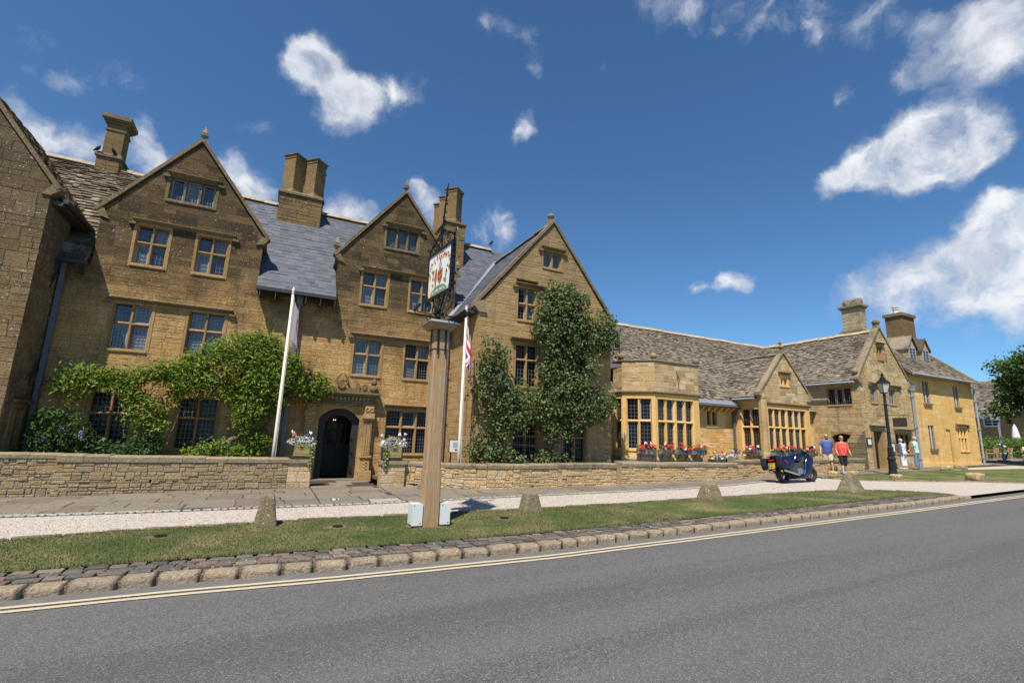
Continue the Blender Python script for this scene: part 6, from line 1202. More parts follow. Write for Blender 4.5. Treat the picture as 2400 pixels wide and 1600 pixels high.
# tree at the right edge, hedge before the barn
def tree(name, label, base, h, cr, n, size, seed, mat):
    rr = random.Random(seed); t_ = thing(name, label, 'tree', base); b = Vector(base); mb = MB(); mb.tube([b, b + Vector((.1, 0, h * .3)), b + Vector((0, .1, h * .6)), b + Vector((.2, 0, h * .85))], [.32, .25, .17, .05], 9); blobs = []
    for _ in range(n):
        a = rr.uniform(0, 6.28); e = rr.uniform(-.75, .95); q = Vector((math.cos(a) * math.cos(e), math.sin(a) * math.cos(e), math.sin(e))) * rr.uniform(.55, 1.0); c = b + Vector((q.x * cr, q.y * cr, h * .58 + q.z * h * .4)); r_ = rr.uniform(.55, 1.05); blobs.append((c.x, c.y, c.z, r_, r_, r_ * .6))
        if _ % 3 == 0: mb.tube([b + Vector((0, 0, h * rr.uniform(.3, .55))), (b + Vector((0, 0, h * .5))).lerp(c, .5), c], [.09, .06, .02], 5)
    mb.build('trunk', M['bark'], t_, True); mb = MB(); leaf_cloud(mb, blobs, 90, .22, seed, .7, (-.2, -.3, .9), 1.0, .3, 3, .3); mb.build('crown', M[mat], t_); return t_
tree('chestnut_tree', 'green leafy tree hanging over the terrace in front of the barn', (44.4, 11.0, .95), 8.0, 3.9, 120, .2, 77, 'tree')
hd = thing('hedge', 'clipped bright green hedge behind the terrace tables', 'hedge', (55, 19.5, 1.2)); mb = MB(); leaf_cloud(mb, [(53.2 + i * .75 * .9, 20.4 - i * .42 * 1.1, 1.2 + zz_, .75, .55, .42) for i in range(12) for zz_ in (.35, .95, 1.25 - (.3 if i > 6 else 0))], 60, .16, 31, .7, (-.4, -.5, .8), 1.0, .5, 3); mb.build('foliage', M['hedge'], hd)
mb = MB()
for i in range(12): mb.tube([(53.2 + i * .675, 20.4 - i * .46, 1.1), (53.2 + i * .675, 20.4 - i * .46, 2.2)], .05, 5)
mb.build('stems', M['bark'], hd)
# ------------------------------------------------------------------ planters and window boxes
def flowers(parent, rr, x0, x1, y0, y1, z, cols, n, trail=0.0, hgt=.2, local=False, leafmat_='green', leaves=160):
    mb = MB()
    for _ in range(leaves): leaf(mb, rr, Vector((rr.uniform(x0, x1), rr.uniform(y0, y1), z + rr.uniform(-trail, hgt) * rr.random() ** .5)), (rr.gauss(0, .6), -.5 + rr.gauss(0, .6), 1), .085, .7)
    mb.build('foliage', M[leafmat_], parent)
    for c, k in cols:
        mb = MB()
        for _ in range(k):
            p = Vector((rr.uniform(x0, x1), rr.uniform(y0 - .03, y1), z + rr.uniform(.02 - trail * .3, hgt * 1.15)))
            for q in range(7): leaf(mb, rr, p + Vector((rr.gauss(0, .022), rr.gauss(0, .022), rr.gauss(0, .022))), (rr.gauss(0, .5), -1, .5 + rr.gauss(0, .4)), .06, .85)
        tag(mb.build('flower_heads', M[c], parent), kind='stuff')
rr = random.Random(71)
def planter(x0, x1, y0, y1, zb, label, ivy_left):
    t_ = thing('planter', label, 'planter', ((x0 + x1) / 2, (y0 + y1) / 2, zb), group='planters on the door piers'); h = .5
    mb = MB(); mb.box(x0, y0, zb, x1, y1, zb + .05); 
    for a, b_, c_, d in ((x0, y0, x1, y0 + .03), (x0, y1 - .03, x1, y1), (x0, y0 + .03, x0 + .03, y1 - .03), (x1 - .03, y0 + .03, x1, y1 - .03)): mb.box(a, b_, zb + .05, c_, d, zb + h)
    mb.build('box', M['planterbox'], t_); mb = MB(); mb.box(x0 + .03, y0 + .03, zb + .3, x1 - .03, y1 - .03, zb + h - .05); mb.build('soil', M['soil'], t_)
    px0 = x0 + (.06 if not ivy_left else .1); mb = MB(); mb.box(px0, y0 - .012, zb + .1, px0 + .44, y0 - .001, zb + h - .02); pl = mb.build('plaque', M['brass'], t_)
    cx = px0 + .22; cz = zb + .33; text('THE LYGON ARMS', .042, Matrix.Translation((cx, y0 - .013, zb + .16)) @ FACE_S, M['signbrown'], pl)
    mb = MB()
    for k in range(3): mb.tube([(cx + (k - 1) * .05 + .045 * math.cos(t), y0 - .016, cz + .045 * math.sin(t)) for t in np.linspace(0, 6.28, 13)], .005, 4)
    mb.prism([(cx - .03, cz - .02), (cx + .03, cz - .02), (cx + .03, cz + .05), (cx - .03, cz + .05)], lambda u, z, d: (u, y0 - d, z), .013, .018); mb.build('emblem', M['signbrown'], pl)
    z = zb + h; mb = MB(); leaf_cloud(mb, [((x0 + x1) / 2, (y0 + y1) / 2 - .05, z + .06, .3, .24, .14), (x0 + .02, y0, z + .02, .16, .14, .1), (x1 - .02, y0, z + .02, .16, .14, .1)], 420, .07, 13 + int(x0), .3, (0, -.7, .8), 1, .6, 1); mb.build('silver_foliage', M['silver'], t_)
    flowers(t_, rr, x0 - .05, x1 + .05, y0 - .08, y1, z - .02, (('orange', 3), ('white', 7), ('purple', 3), ('wine', 6), ('pink', 2)), 1, .05, .3, leaves=90)
    ix = x0 + .05 if ivy_left else x1 + .02; mb = MB(); leaf_cloud(mb, [(ix, y0 - .05, z - .15 - .16 * k, .08, .06, .12) for k in range(4)], 700, .06, 5, .8, (0, -1, .4), 1, .2); mb.build('trailing_ivy', M['variegated'], t_)
planter(.66, 1.2, 16.14, 16.56, .85, 'silver-leaved flower planter with brass plaque beside the flagpole with the grey flag', False); planter(3.26, 3.84, 15.45, 15.9, .86, 'silver-leaved flower planter with brass plaque under the three-light window', True)
def window_box(c, rz, L, label, pk, seed):
    rr = random.Random(seed); t_ = thing('window_box', label, 'window box', c, rz, 'zinc window boxes of geraniums')
    mb = MB(); mb.prism([(-.1, 0), (.1, 0), (.13, .17), (-.13, .17)], lambda y, z, x: (x, y, z), -L / 2, L / 2); mb.build('box', M['boxgrey'], t_, local=True)
    for x in (-L * .3, L * .3): mb = MB(); mb.box(x - .012, -.08, -.025, x + .012, .12, -.001); mb.beam((x, .11, -.22), (x, -.06, -.02), .02, .02); mb.build('bracket', M['iron'], t_, local=True)
    mb = MB()
    for _ in range(230): leaf(mb, rr, Vector((rr.uniform(-L / 2, L / 2), rr.uniform(-.17, .12), .15 + rr.uniform(-.1, .26) * rr.random() ** .6)), (rr.gauss(0, .6), -.6, .8), .085, .75)
    mb.build('foliage', M['green'], t_, local=True)
    for c_, k in (('red', 8), ('pink' if pk else 'red', 3), ('white', 2), ('purple', 6)):
        mb = MB()
        for _ in range(k):
            p = Vector((rr.uniform(-L / 2 + .05, L / 2 - .05), rr.uniform(-.19, .05), .15 + (rr.uniform(.02, .3) if c_ != 'purple' else rr.uniform(-.05, .14)) + (.08 if c_ == 'pink' else 0)))
            for q in range(14): leaf(mb, rr, p + Vector((rr.gauss(0, .03), rr.gauss(0, .025), rr.gauss(0, .025))), (rr.gauss(0, .5), -1, .5), .06, .85)
        tag(mb.build('flower_heads', M[c_], t_, local=True), kind='stuff')
    return t_
bm = (PA + PB_) / 2; nB = Vector((-1, -1, 0)).normalized()
q = PA.lerp(PB_, .72) + nB * .2; window_box((q.x, q.y, 1.18), math.radians(-45), .8, 'grey window box of red geraniums on the canted face of the big bay', False, 1)
for i, (x, lb) in enumerate(((15.0, 'grey window box of red flowers beside the bay corner pier'), (15.95, 'grey window box of red flowers under the middle of the big bay'), (16.88, 'grey window box of red flowers at the bay end beside the flower trough'))): window_box((x, YB - .2, 1.2), 0, .74, lb, False, 2 + i)
window_box((21.28, 16.35, 1.2), math.radians(-90), .95, 'grey window box on the side face of the small gabled bay', True, 7)
for i, (x, L, lb) in enumerate(((22.15, .75, 'grey window box of red and pink flowers behind the motorcycle pannier'), (23.1, .85, 'grey window box of red and pink flowers behind the motorcycle windscreen'), (24.55, 1.0, 'grey window box of pink and red flowers beside the walking man'))): window_box((x, YB - .2, 1.22), 0, L, lb, True, 8 + i)
tr = thing('flower_trough', 'lead trough of silver leaves and mixed flowers on the terrace wall', 'planter', (17.1, 14.3, .9)); mb = MB(); mb.box(16.1, 14.1, .89, 17.75, 14.5, 1.07); mb.build('trough', M['leadpipe'], tr)
mb = MB(); leaf_cloud(mb, [(16.3 + i * .32, 14.25, 1.2, .2, .2, .12) for i in range(5)], 330, .08, 4, .3, (0, -.7, .8), 1, .5); mb.build('silver_foliage', M['silver'], tr); flowers(tr, rr, 16.0, 17.8, 14.05, 14.5, 1.08, (('yellowf', 9), ('orange', 7), ('purple', 12), ('wine', 12), ('white', 8), ('red', 4)), 1, .08, .3, leaves=260)
# ------------------------------------------------------------------ hanging sign on its oak post
def spiral(c, r0, turns, a0, sgn=1, k=16):
    return [(c[0] + r0 * (1 - .78 * i / k) * math.cos(a0 + sgn * turns * 6.283 * i / k), c[1] + r0 * (1 - .78 * i / k) * math.sin(a0 + sgn * turns * 6.283 * i / k)) for i in range(k + 1)]


PX, PY = 2.84, 9.13; pg = gz(PX)
sign = thing('inn_sign', 'painted inn sign board in black ironwork on a tall oak post', 'sign', (PX, PY, pg))
mb = MB(); oct_ = lambda h, c: [(-h + c, -h), (h - c, -h), (h, -h + c), (h, h - c), (h - c, h), (-h + c, h), (-h, h - c), (-h, -h + c)]
for h, z0, z1 in ((.158, pg - .1, 1.08), (.14, 1.07, 3.42), (.154, 3.40, 3.78)): mb.prism([(PX + a, PY + b_) for a, b_ in oct_(h, .02)], lambda u, v, d: (u, v, d), z0, z1)
mb.build('post', M['oakpost'], sign)
mb = MB(); mb.obox((PX, PY, 3.84), (.42, .42, .12), None, 1.35); mb.build('post_cap', M['oakpost'], sign); mb = MB(); mb.obox((PX, PY, 3.925), (.62, .62, .05), None, .85); mb.build('cap_lead', M['flash'], sign)
for dx in (-.09, .06): mb = MB(); mb.box(PX + dx, PY - .175, 3.28, PX + dx + .035, PY - .166, 3.78); mb.build('iron_strap', M['iron'], sign)
mb = MB(); mb.box(PX - .176, PY - .02, 3.25, PX - .167, PY + .02, 3.78); mb.build('iron_strap', M['iron'], sign)
bu = Vector((.103, -.995, 0)).normalized(); bn = Vector((bu.y, -bu.x, 0)); bc = Vector((2.79, 9.2, 5.02))
BM = Matrix(((bu.x, 0, bn.x, bc.x), (bu.y, 0, bn.y, bc.y), (0, 1, 0, bc.z), (0, 0, 0, 1))); b3 = lambda x, y, d=0.0: BM @ Vector((x, y, d))
BW, BH = .58, .485
mb = MB()
for x0, x1, y0, y1 in ((-BW - .03, BW + .03, BH - .02, BH + .03), (-BW - .03, BW + .03, -BH - .03, -BH + .02), (-BW - .03, -BW + .02, -BH + .02, BH - .02), (BW - .02, BW + .03, -BH + .02, BH - .02)): mb.prism([(x0, y0), (x1, y0), (x1, y1), (x0, y1)], b3, -.045, .045)
mb.build('board_frame', M['blackpaint'], sign)
for k, c in dict(sg_white=(.78, .77, .72), sg_cream=(.72, .55, .3), sg_red=(.42, .03, .04), sg_green=(.2, .26, .18), sg_gold=(.36, .2, .06), sg_bear=(.4, .13, .06), sg_grey=(.35, .4, .47), sg_dark=(.06, .07, .06)).items(): M[k] = plain(k, c, .5, var=.15, sc=30)
mb = MB(); mb.prism([(-BW, -BH), (BW, -BH), (BW, BH), (-BW, BH)], b3, -.02, .02); board = mb.build('painted_board', M['sg_cream'], sign)
def bshape(name, pts, mat, d=.023): mb = MB(); mb.prism(pts, b3, .0195, d); return mb.build(name, M[mat], board)
an = np.linspace(0, math.pi, 15)
bshape('white_field', [(-.52, -.45), (.52, -.45)] + [(.52, .12)] + [(.52 * math.cos(t), .12 + .2 * math.sin(t)) for t in an[1:-1]] + [(-.52, .12)], 'sg_white')
bshape('border_band', [(-.56, .14), (-.56, .46), (.56, .46), (.56, .14)] + [(.54 * math.cos(t), .16 + .2 * math.sin(t)) for t in an], 'sg_white', .0222)
rr = random.Random(4)
for i in range(46):                  # mantling: leafy red, dark and cream strokes round the arms
    s_ = rr.choice((-1, 1)); x, y = s_ * rr.uniform(.26, .54), rr.uniform(-.42, .3); r_ = rr.uniform(.018, .045); a0 = rr.uniform(0, 6.28)
    bshape('mantling', [(x + r_ * rr.uniform(.5, 1.2) * math.cos(a0 + t), y + 1.5 * r_ * rr.uniform(.5, 1.2) * math.sin(a0 + t)) for t in np.linspace(0, 5.6, 7)], rr.choice(('sg_cream', 'sg_cream', 'sg_dark', 'sg_cream', 'sg_red', 'sg_green')), .0245)
bshape('green_mound', [(.44 * math.cos(t), -.47 + .2 * math.sin(t)) for t in np.linspace(0, math.pi, 15)], 'sg_green', .0255)
bshape('shield', [(-.07, .06), (.17, .06), (.17, -.12), (.13, -.2), (.05, -.26), (-.03, -.2), (-.07, -.12)], 'sg_gold', .027)
for y in (-.01, -.13):
    mb = MB(); mb.tube([b3(x, y + .025 * math.sin(x * 60), .028) for x in np.linspace(-.03, .13, 9)], .012, 4); mb.tube([b3(.02, y, .028), b3(.0, y - .045, .028)], .007, 4); mb.tube([b3(.09, y, .028), b3(.1, y - .045, .028)], .007, 4); mb.build('red_lion', M['sg_red'], board)
bshape('helmet', [(-.02, .07), (.1, .07), (.12, .16), (.08, .22), (.0, .22), (-.04, .15)], 'sg_grey', .027); bshape('crest', [(.0, .225), (.07, .225), (.08, .27), (.035, .31), (.0, .27)], 'sg_bear', .026)
bshape('bear', [(-.21, -.33), (-.15, -.33), (-.13, -.2), (-.1, -.08), (-.1, .0), (-.13, .05), (-.12, .1), (-.17, .12), (-.2, .08), (-.22, .0), (-.24, -.1), (-.2, -.2)], 'sg_bear', .0265)
for i, ch_ in enumerate('LYGON'):
    t = .5 - (i - 2) * .155; x, y = .85 * math.sin(-(t - .5)), .39 - .85 * (1 - math.cos(t - .5)); text(ch_, .22, BM @ Matrix.Translation((x * 1.0, y - .04, .024)) @ Matrix.Rotation((t - .5), 4, 'Z'), M['sg_red'], board, sx=.8)
for i, ch_ in enumerate('THE'): text(ch_, .11, BM @ Matrix.Translation((-.52 + i * .05, .08 + i * .1, .0245)) @ Matrix.Rotation(1.0, 4, 'Z'), M['sg_dark'], board)
for i, ch_ in enumerate('ARMS'): text(ch_, .1, BM @ Matrix.Translation((.4 + i * .042, .31 - i * .085, .0245)) @ Matrix.Rotation(-1.05, 4, 'Z'), M['sg_dark'], board)
for i, ch_ in enumerate('EX FIDE FORTIS'): x = -.3 + i * .046; text(ch_, .075, BM @ Matrix.Translation((x, -.41 + .035 * math.cos(x * 4), .027)), M['sg_white'], board)
sc_ = MB()
def iron2(pts, r_, n=5): sc_.tube([b3(x, y, d) for x, y, d in [(*p, 0) if len(p) == 2 else p for p in pts]], r_, n)
for s_ in (-1, 1):
    iron2([(s_ * .62, .5), (s_ * .6, .62), (s_ * .45, .72), (s_ * .25, .78), (s_ * .08, .9), (0, 1.02)], .016); iron2([(s_ * .62, .52), (s_ * .66, .7), (s_ * .72, .74), (s_ * .76, .66)], .012)
    iron2(spiral((s_ * .34, .66), .12, 1.3, 1.57, s_), .012); iron2(spiral((s_ * .14, .82), .1, 1.3, 3.1, -s_), .011); iron2([(s_ * .2, .55), (s_ * .12, .68), (0, .75)], .012)
    iron2(spiral((s_ * .47, -.62), .13, 1.4, 1.57, -s_), .014); iron2(spiral((s_ * .2, -.72), .16, 1.4, 1.57, s_), .014); iron2([(s_ * .62, -.48), (s_ * .7, -.6), (s_ * .66, -.82), (s_ * .5, -.9), (s_ * .35, -.82)], .014); iron2([(s_ * .1, -1.08), (s_ * .12, -.8), (s_ * .28, -.55), (s_ * .3, -.5)], .02)
    iron2(spiral((s_ * .3, -1.0), .09, 1.3, 2.2 if s_ > 0 else .9, s_), .011)
    for k in range(9):
        y = -.42 + k * .12; q = b3(s_ * .64, y); sc_.obox(q, (.045, .06, .02), rot(.5 * (k % 2), .4, R.uniform(0, 3)), .5)
    for k in range(5): q = b3(s_ * (.6 - k * .11), .62 + k * .055 + .03); sc_.obox(q, (.045, .055, .02), rot(R.uniform(0, 1), .4, R.uniform(0, 3)), .5)
iron2([(0, -1.08), (0, -.5)], .035, 6); iron2([(0, .5), (0, 1.0), (.03, 1.3), (.08, 1.6), (.12, 1.86)], .02); iron2([(.12, 1.84), (.14, 1.93)], .012)
for k in range(9):
    q = b3(.0 + .012 * k + .03 * (-1) ** k, .95 + k * .09); sc_.obox(q, (.06, .05, .025), rot(.4 * k, .5, k), .5)
iron2([(.06, 1.52), (.12, 1.55), (.17, 1.54)], .009)
for k in range(10): q = b3(R.uniform(-.12, .12), -1.05 + R.uniform(0, .25), R.uniform(-.08, .08)); sc_.obox(q, (.08, .07, .04), rot(k, k * .5, k), .5)
sc_.build('ironwork', M['iron'], sign)
for s_ in (-1, 1):
    mb = MB(); mb.tube([(PX, PY, 4.12), (PX + s_ * .25, PY, 4.1), (PX + s_ * .5, PY, 4.12)], .012, 5); mb.tube([(PX + s_ * (.1 + p[0]), PY, 4.0 + p[1]) for p in spiral((.12, -.02), .09, 1.3, 1.57, 1)], .01, 5); am = mb.build('lamp_arm', M['iron'], sign)
    mb = MB(); mb.obox((PX + s_ * .5, PY, 4.2), (.05, .22, .14), rot(0, s_ * -.5, 0)); mb.tube([(PX + s_ * .5, PY - .09, 4.1), (PX + s_ * .54, PY - .09, 4.24)], .01, 4); mb.tube([(PX + s_ * .5, PY + .09, 4.1), (PX + s_ * .54, PY + .09, 4.24)], .01, 4); mb.build('spotlight', M['blackpaint'], am)
def cabinet(x0, x1, label):
    t_ = thing('electric_cabinet', label, 'cabinet', ((x0 + x1) / 2, PY, .1)); mb = MB(); mb.box(x0, PY - .16, .13, x1, PY + .12, .49); mb.build('case', M['whitebox'], t_); mb = MB(); mb.box(x0 - .008, PY - .178, .12, x1 + .008, PY - .161, .5); mb.build('lid', M['whitebox'], t_)
    mb = MB(); mb.box(x0 + .02, PY - .182, .46, x0 + .04, PY - .1785, .475); mb.box(x1 - .04, PY - .182, .15, x1 - .02, PY - .1785, .165); mb.build('screw', M['iron'], t_); mb = MB(); mb.tube([((x0 + x1) / 2, PY, .14), ((x0 + x1) / 2, PY, pg - .02)], .03, 6); mb.build('conduit', M['iron'], t_)
cabinet(2.48, 2.665, 'white metal cabinet on the side of the oak post facing the wisteria'); cabinet(3.015, 3.19, 'white metal cabinet on the side of the oak post facing the low hall')
# ------------------------------------------------------------------ marker stones and boulders
def marker(x, y, w_, d, h, top, label, seed):
    vs, fs = rough_block(8, 8, 10, 10, .075, seed); mb = MB()
    for v in vs:
        t = (v.z + 1) / 2; k = 1 + (top - 1) * t; v.x *= k * w_ / 2; v.y *= k * d / 2; v.z = t * h - .04
    mb.add(vs, fs); o = mb.build('marker_stone', M['marker'], None, True, world=Matrix.Translation((x, y, gz(x)))); tag(o, label, 'marker stone', 'marker stones along the lawn edge')
marker(.12, 10.22, .4, .38, .62, .5, 'slender tapering lichened marker stone before the garden wall of the wisteria', 1); marker(5.4, 9.86, .5, .42, .46, .56, 'squat mossy marker stone on the lawn next to the sign post shadow', 2); marker(10.75, 9.66, .62, .5, .5, .5, 'broad round-shouldered marker stone before the low wall of the canted bay', 3); marker(16.68, 9.4, .72, .6, .62, .34, 'steep pointed dark marker stone at the tip of the lawn', 4)
def boulder(x, y, s_, label, seed, rz=0.0):
    me = rough_mesh('boulder', M['boulder'], tuple(k * .78 for k in s_), 7, .2, seed, (6, 5, 5)); o = link(bpy.data.objects.new('boulder', me), None, Matrix.Translation((x, y, gz(x) + s_[2] * .36)) @ Matrix.Rotation(rz, 4, 'Z')); tag(o, label, 'boulder', 'boulders round the far lawn')
boulder(21.5, 12.75, (.75, .5, .34), 'long pale boulder at the feet of the walking woman', 31, .3); boulder(23.35, 13.0, (.5, .4, .26), 'small square yellow boulder on the lawn corner behind the pointed marker stone', 32); boulder(23.6, 11.45, (.75, .45, .24), 'flat yellow boulder in front of the lamp post', 33, .2); boulder(32.2, 13.25, (.75, .5, .3), 'low wedge boulder at the back edge of the far lawn', 34); boulder(34.0, 13.35, (.8, .5, .36), 'wedge boulder at the back edge of the far lawn nearest the mullioned window', 35); boulder(25.9, 9.75, (.95, .55, .42), 'big pitted brown boulder alone on the front edge of the far lawn', 36)
for x, y, lb in ((-1.38, 9.86, 'round ground light in bare earth below the wisteria wall'), (4.46, 9.23, 'round ground light in bare earth near the squat mossy marker stone'), (1.3, 9.6, 'round ground light between slender marker stone and sign post')):
    t_ = thing('ground_light', lb, 'ground light', (x, y, gz(x) + .02), group='ground lights in the lawn'); mb = MB(); mb.lathe([(.2, 0), (.17, .006)], (0, 0, .002), 14, sx=1.3, sy=.75, ph=.2); mb.build('bare_earth', M['dirt'], t_, local=True); mb = MB(); mb.lathe([(.09, 0), (.09, .02), (.075, .024)], (0, 0, .006), 14); mb.build('lens', M['iron'], t_, local=True)
mb = MB(); mb.lathe([(.34, 0), (.28, .006)], (PX, PY, pg + .025), 16, sx=1.3, sy=.8); tag(mb.build('bare_earth', M['dirt']), kind='structure')
mb = MB(); vs = [(1.52 + .22 * i / 8, 13.05 + .11 * j / 4 + .02 * math.sin(i), gz(1.6) + .028 + .018 * math.sin(i * 1.3) * math.cos(j) + .01) for j in range(5) for i in range(9)]; mb.add(vs, [(j * 9 + i, j * 9 + i + 1, j * 9 + i + 10, j * 9 + i + 9) for j in range(4) for i in range(8)]); tag(mb.build('litter_wrapper', M['paper']), 'crumpled white wrapper lying on the flagstones', 'litter')
# ------------------------------------------------------------------ lamp post, boards and hanging sign
lx, ly = 25.22, 12.36; lz = gz(lx)
lamp = thing('street_lamp', 'black cast iron lamp post with tapered glass lantern', 'street lamp', (lx, ly, lz)); c = (lx, ly, lz)
mb = MB(); mb.lathe([(.17, 0), (.17, .16), (.15, .2), (.14, .66), (.17, .7), (.17, .76), (.12, .82), (.13, .92), (.11, 1.2), (.12, 1.24), (.075, 1.3), (.062, 3.1), (.09, 3.13), (.09, 3.17), (.055, 3.22), (.05, 3.52), (.08, 3.56), (.05, 3.6), (.05, 3.68)], c, 10); mb.build('column', M['blackpaint'], lamp); mb = MB(); mb.tube([(lx - .24, ly, lz + 3.15), (lx + .24, ly, lz + 3.15)], .02, 6); mb.ball((lx - .25, ly, lz + 3.15), .035, 6, 5); mb.ball((lx + .25, ly, lz + 3.15), .035, 6, 5); mb.build('ladder_bar', M['blackpaint'], lamp)
mb = MB(); mb.lathe([(.13, 3.69), (.25, 4.12)], c, 4, ph=.35); lt = mb.build('lantern_glass', M['lampglass'], lamp)
mb = MB(); mb.lathe([(.15, 3.66), (.15, 3.7)], c, 4, ph=.35); mb.lathe([(.29, 4.12), (.29, 4.15), (.17, 4.27), (.11, 4.33), (.13, 4.36), (.06, 4.42), (.05, 4.48), (.075, 4.52), (.03, 4.57), (.004, 4.68)], c, 4, ph=.35)
for k in range(4): t = .35 + k * math.pi / 2; mb.tube([(lx + .135 * math.cos(t), ly + .135 * math.sin(t), lz + 3.69), (lx + .258 * math.cos(t), ly + .258 * math.sin(t), lz + 4.13)], .014, 4)
mb.build('lantern_frame', M['blackpaint'], lamp)
hs = thing('hanging_sign', 'dark brown board hanging from an iron wall bracket on the cottage', 'sign', (29.3, 14.75, 2.8)); mb = MB(); mb.box(29.28, 13.47, 2.84, 29.32, 14.1, 3.3); bd = mb.build('board', M['signbrown'], hs)
mb = MB(); mb.tube([(29.3, 14.79, 3.42), (29.3, 13.4, 3.42)], .015, 5); mb.tube([(29.3, 14.79, 3.85), (29.3, 13.6, 3.43)], .008, 4)
for y in (13.6, 13.97): mb.tube([(29.3, y, 3.42), (29.3, y, 3.29)], .008, 4)
mb.build('bracket', M['iron'], hs)
sm = lambda y, z: Matrix(((0, 0, -1, 29.278), (-1, 0, 0, y), (0, 1, 0, z), (0, 0, 0, 1)))
for z, s_ in ((3.12, 'LYGON'), (2.99, 'ARMS')): text(s_, .09, sm(13.785, z), M['signtext'], bd)
def menu_case(x, z0, w_, h, label): 
    t_ = thing('menu_case', label, 'notice board', (x, YC, z0), group='framed menus on the cottage wall'); mb = MB()
    for a, b_, c_, d in ((x, x + w_, z0, z0 + .04), (x, x + w_, z0 + h - .04, z0 + h), (x, x + .04, z0 + .04, z0 + h - .04), (x + w_ - .04, x + w_, z0 + .04, z0 + h - .04)): mb.box(a, YC - .07, c_, b_, YC - .02, d)
    mb.build('frame', M['oakframe'], t_); mb = MB(); mb.box(x + .04, YC - .05, z0 + .04, x + w_ - .04, YC - .02, z0 + h - .04); mb.build('paper', M['paper'], t_)
menu_case(28.0, 1.84, .42, .4, 'framed menu on the cottage wall between buttress and open door'); menu_case(30.1, 1.5, .5, .55, 'framed menu on the cottage wall beside the woman in white trousers')
ms = thing('menu_stand', 'white menu board on dark legs behind the low wall beside the flagpole', 'notice board', (5.5, 15.35, .2))
for x in (5.36, 5.66): mb = MB(); mb.box(x, 15.3, .15, x + .035, 15.34, 1.5); mb.build('leg', M['oakframe'], ms)
mb = MB(); mb.box(5.32, 15.27, 1.17, 5.73, 15.3, 1.54); bd = mb.build('board', M['whitebox'], ms); mb = MB(); mb.box(5.5, 15.262, 1.22, 5.57, 15.269, 1.27); mb.build('stamp', M['maroon'], bd); mb = MB()
for k in range(6): mb.box(5.42, 15.264, 1.32 + k * .03, 5.64, 15.269, 1.325 + k * .03)
mb.build('printed_lines', M['boxgrey'], bd); mb = MB(); mb.box(5.3, 15.275, 1.15, 5.315, 15.31, 1.56); mb.box(5.735, 15.275, 1.15, 5.75, 15.31, 1.56); mb.box(5.3, 15.276, 1.545, 5.75, 15.31, 1.56); mb.build('frame', M['oakframe'], ms)
# ------------------------------------------------------------------ terrace furniture at the right
def chair(x, y, rz, label, mat):
    z = gz(x); t_ = thing('garden_chair', label, 'chair', (x, y, z), rz, 'chairs on the terrace'); mb = MB(); mb.box(-.26, -.26, .42, .26, .24, .47); mb.build('seat', M['paper'], t_, local=True); mb = MB(); mb.obox((0, .27, .68), (.54, .05, .42), rot(-.15)); mb.build('backrest', M[mat], t_, local=True)
    for a in (-.24, .24):
        for b_ in (-.24, .24): mb = MB(); mb.tube([(a, b_, 0), (a * .95, b_ * .95, .43 if b_ < 0 else .85)], .022, 5); mb.build('leg', M[mat], t_, local=True)
        mb = MB(); mb.box(a - .025, -.25, .62, a + .025, .24, .65); mb.build('armrest', M[mat], t_, local=True)
M['teak'] = plain('teak', (.42, .25, .1), .6, var=.25, sc=9); M['taupe'] = plain('taupe_weave', (.38, .33, .28), .8)
tx, ty = 52.4, 18.9; tz = gz(tx)
t_ = thing('terrace_table', 'slatted teak table in front of the hedge', 'table', (tx, ty, tz))
for k in range(7): mb = MB(); mb.box(-1.0, -.45 + k * .13, .72, 1.0, -.34 + k * .13, .75); mb.build('slat', M['teak'], t_, local=True)
for a in (-.9, .9):
    for b_ in (-.4, .4): mb = MB(); mb.box(a - .04, b_ - .04, 0, a + .04, b_ + .04, .72); mb.build('leg', M['teak'], t_, local=True)
mb = MB(); mb.box(-.9, -.42, .62, .9, -.39, .72); mb.box(-.9, .39, .62, .9, .42, .72); mb.build('apron', M['teak'], t_, local=True)
chair(51.7, 18.2, 2.9, 'teak armchair pulled up to the terrace table beside the yellow house', 'teak'); chair(53.3, 18.0, 3.3, 'teak armchair at the hedge end of the terrace table', 'teak'); chair(54.6, 18.3, 3.6, 'taupe woven armchair before the hedge', 'taupe')
sb = thing('menu_lectern', 'black menu lectern with tilted white sheet on the terrace', 'notice board', (48.8, 16.6, gz(48.8))); mb = MB(); mb.obox((0, 0, .04), (.6, .5, .08)); mb.build('base', M['blackpaint'], sb, local=True); mb = MB(); mb.tube([(0, 0, .05), (0, 0, 1.1)], .045, 6); mb.build('post', M['blackpaint'], sb, local=True); mb = MB(); mb.obox((0, 0, 1.13), (.55, .42, .03), rot(.5)); mb.build('tray', M['paper'], sb, local=True); mb = MB(); mb.obox((.2, -.1, .35), (.35, .04, .6), rot(.35, 0, .5)); mb.build('chalk_panel', M['maroon'], sb, local=True)
cn = thing('canopy', 'grey awning attached behind the yellow house above the terrace', 'canopy', (47, 18.5, 1.0)); mb = MB(); mb.prism([(16.4, 4.3), (21, 4.6), (21, 4.7), (16.4, 4.42)], lambda y, z, x: (x, y, z), 43.2, 48.6); mb.box(43.2, 16.36, 4.0, 48.6, 16.4, 4.35); mb.build('roof', M['pipe_pale'], cn); mb = MB(); mb.box(43.3, 16.6, .9, 43.5, 20.8, 4.3); mb.build('side_panel', M['pipe_pale'], cn)
for x in (43.4, 48.4): mb = MB(); mb.box(x - .05, 16.4, .9, x + .05, 16.5, 4.25); mb.build('post', M['pipe_pale'], cn)
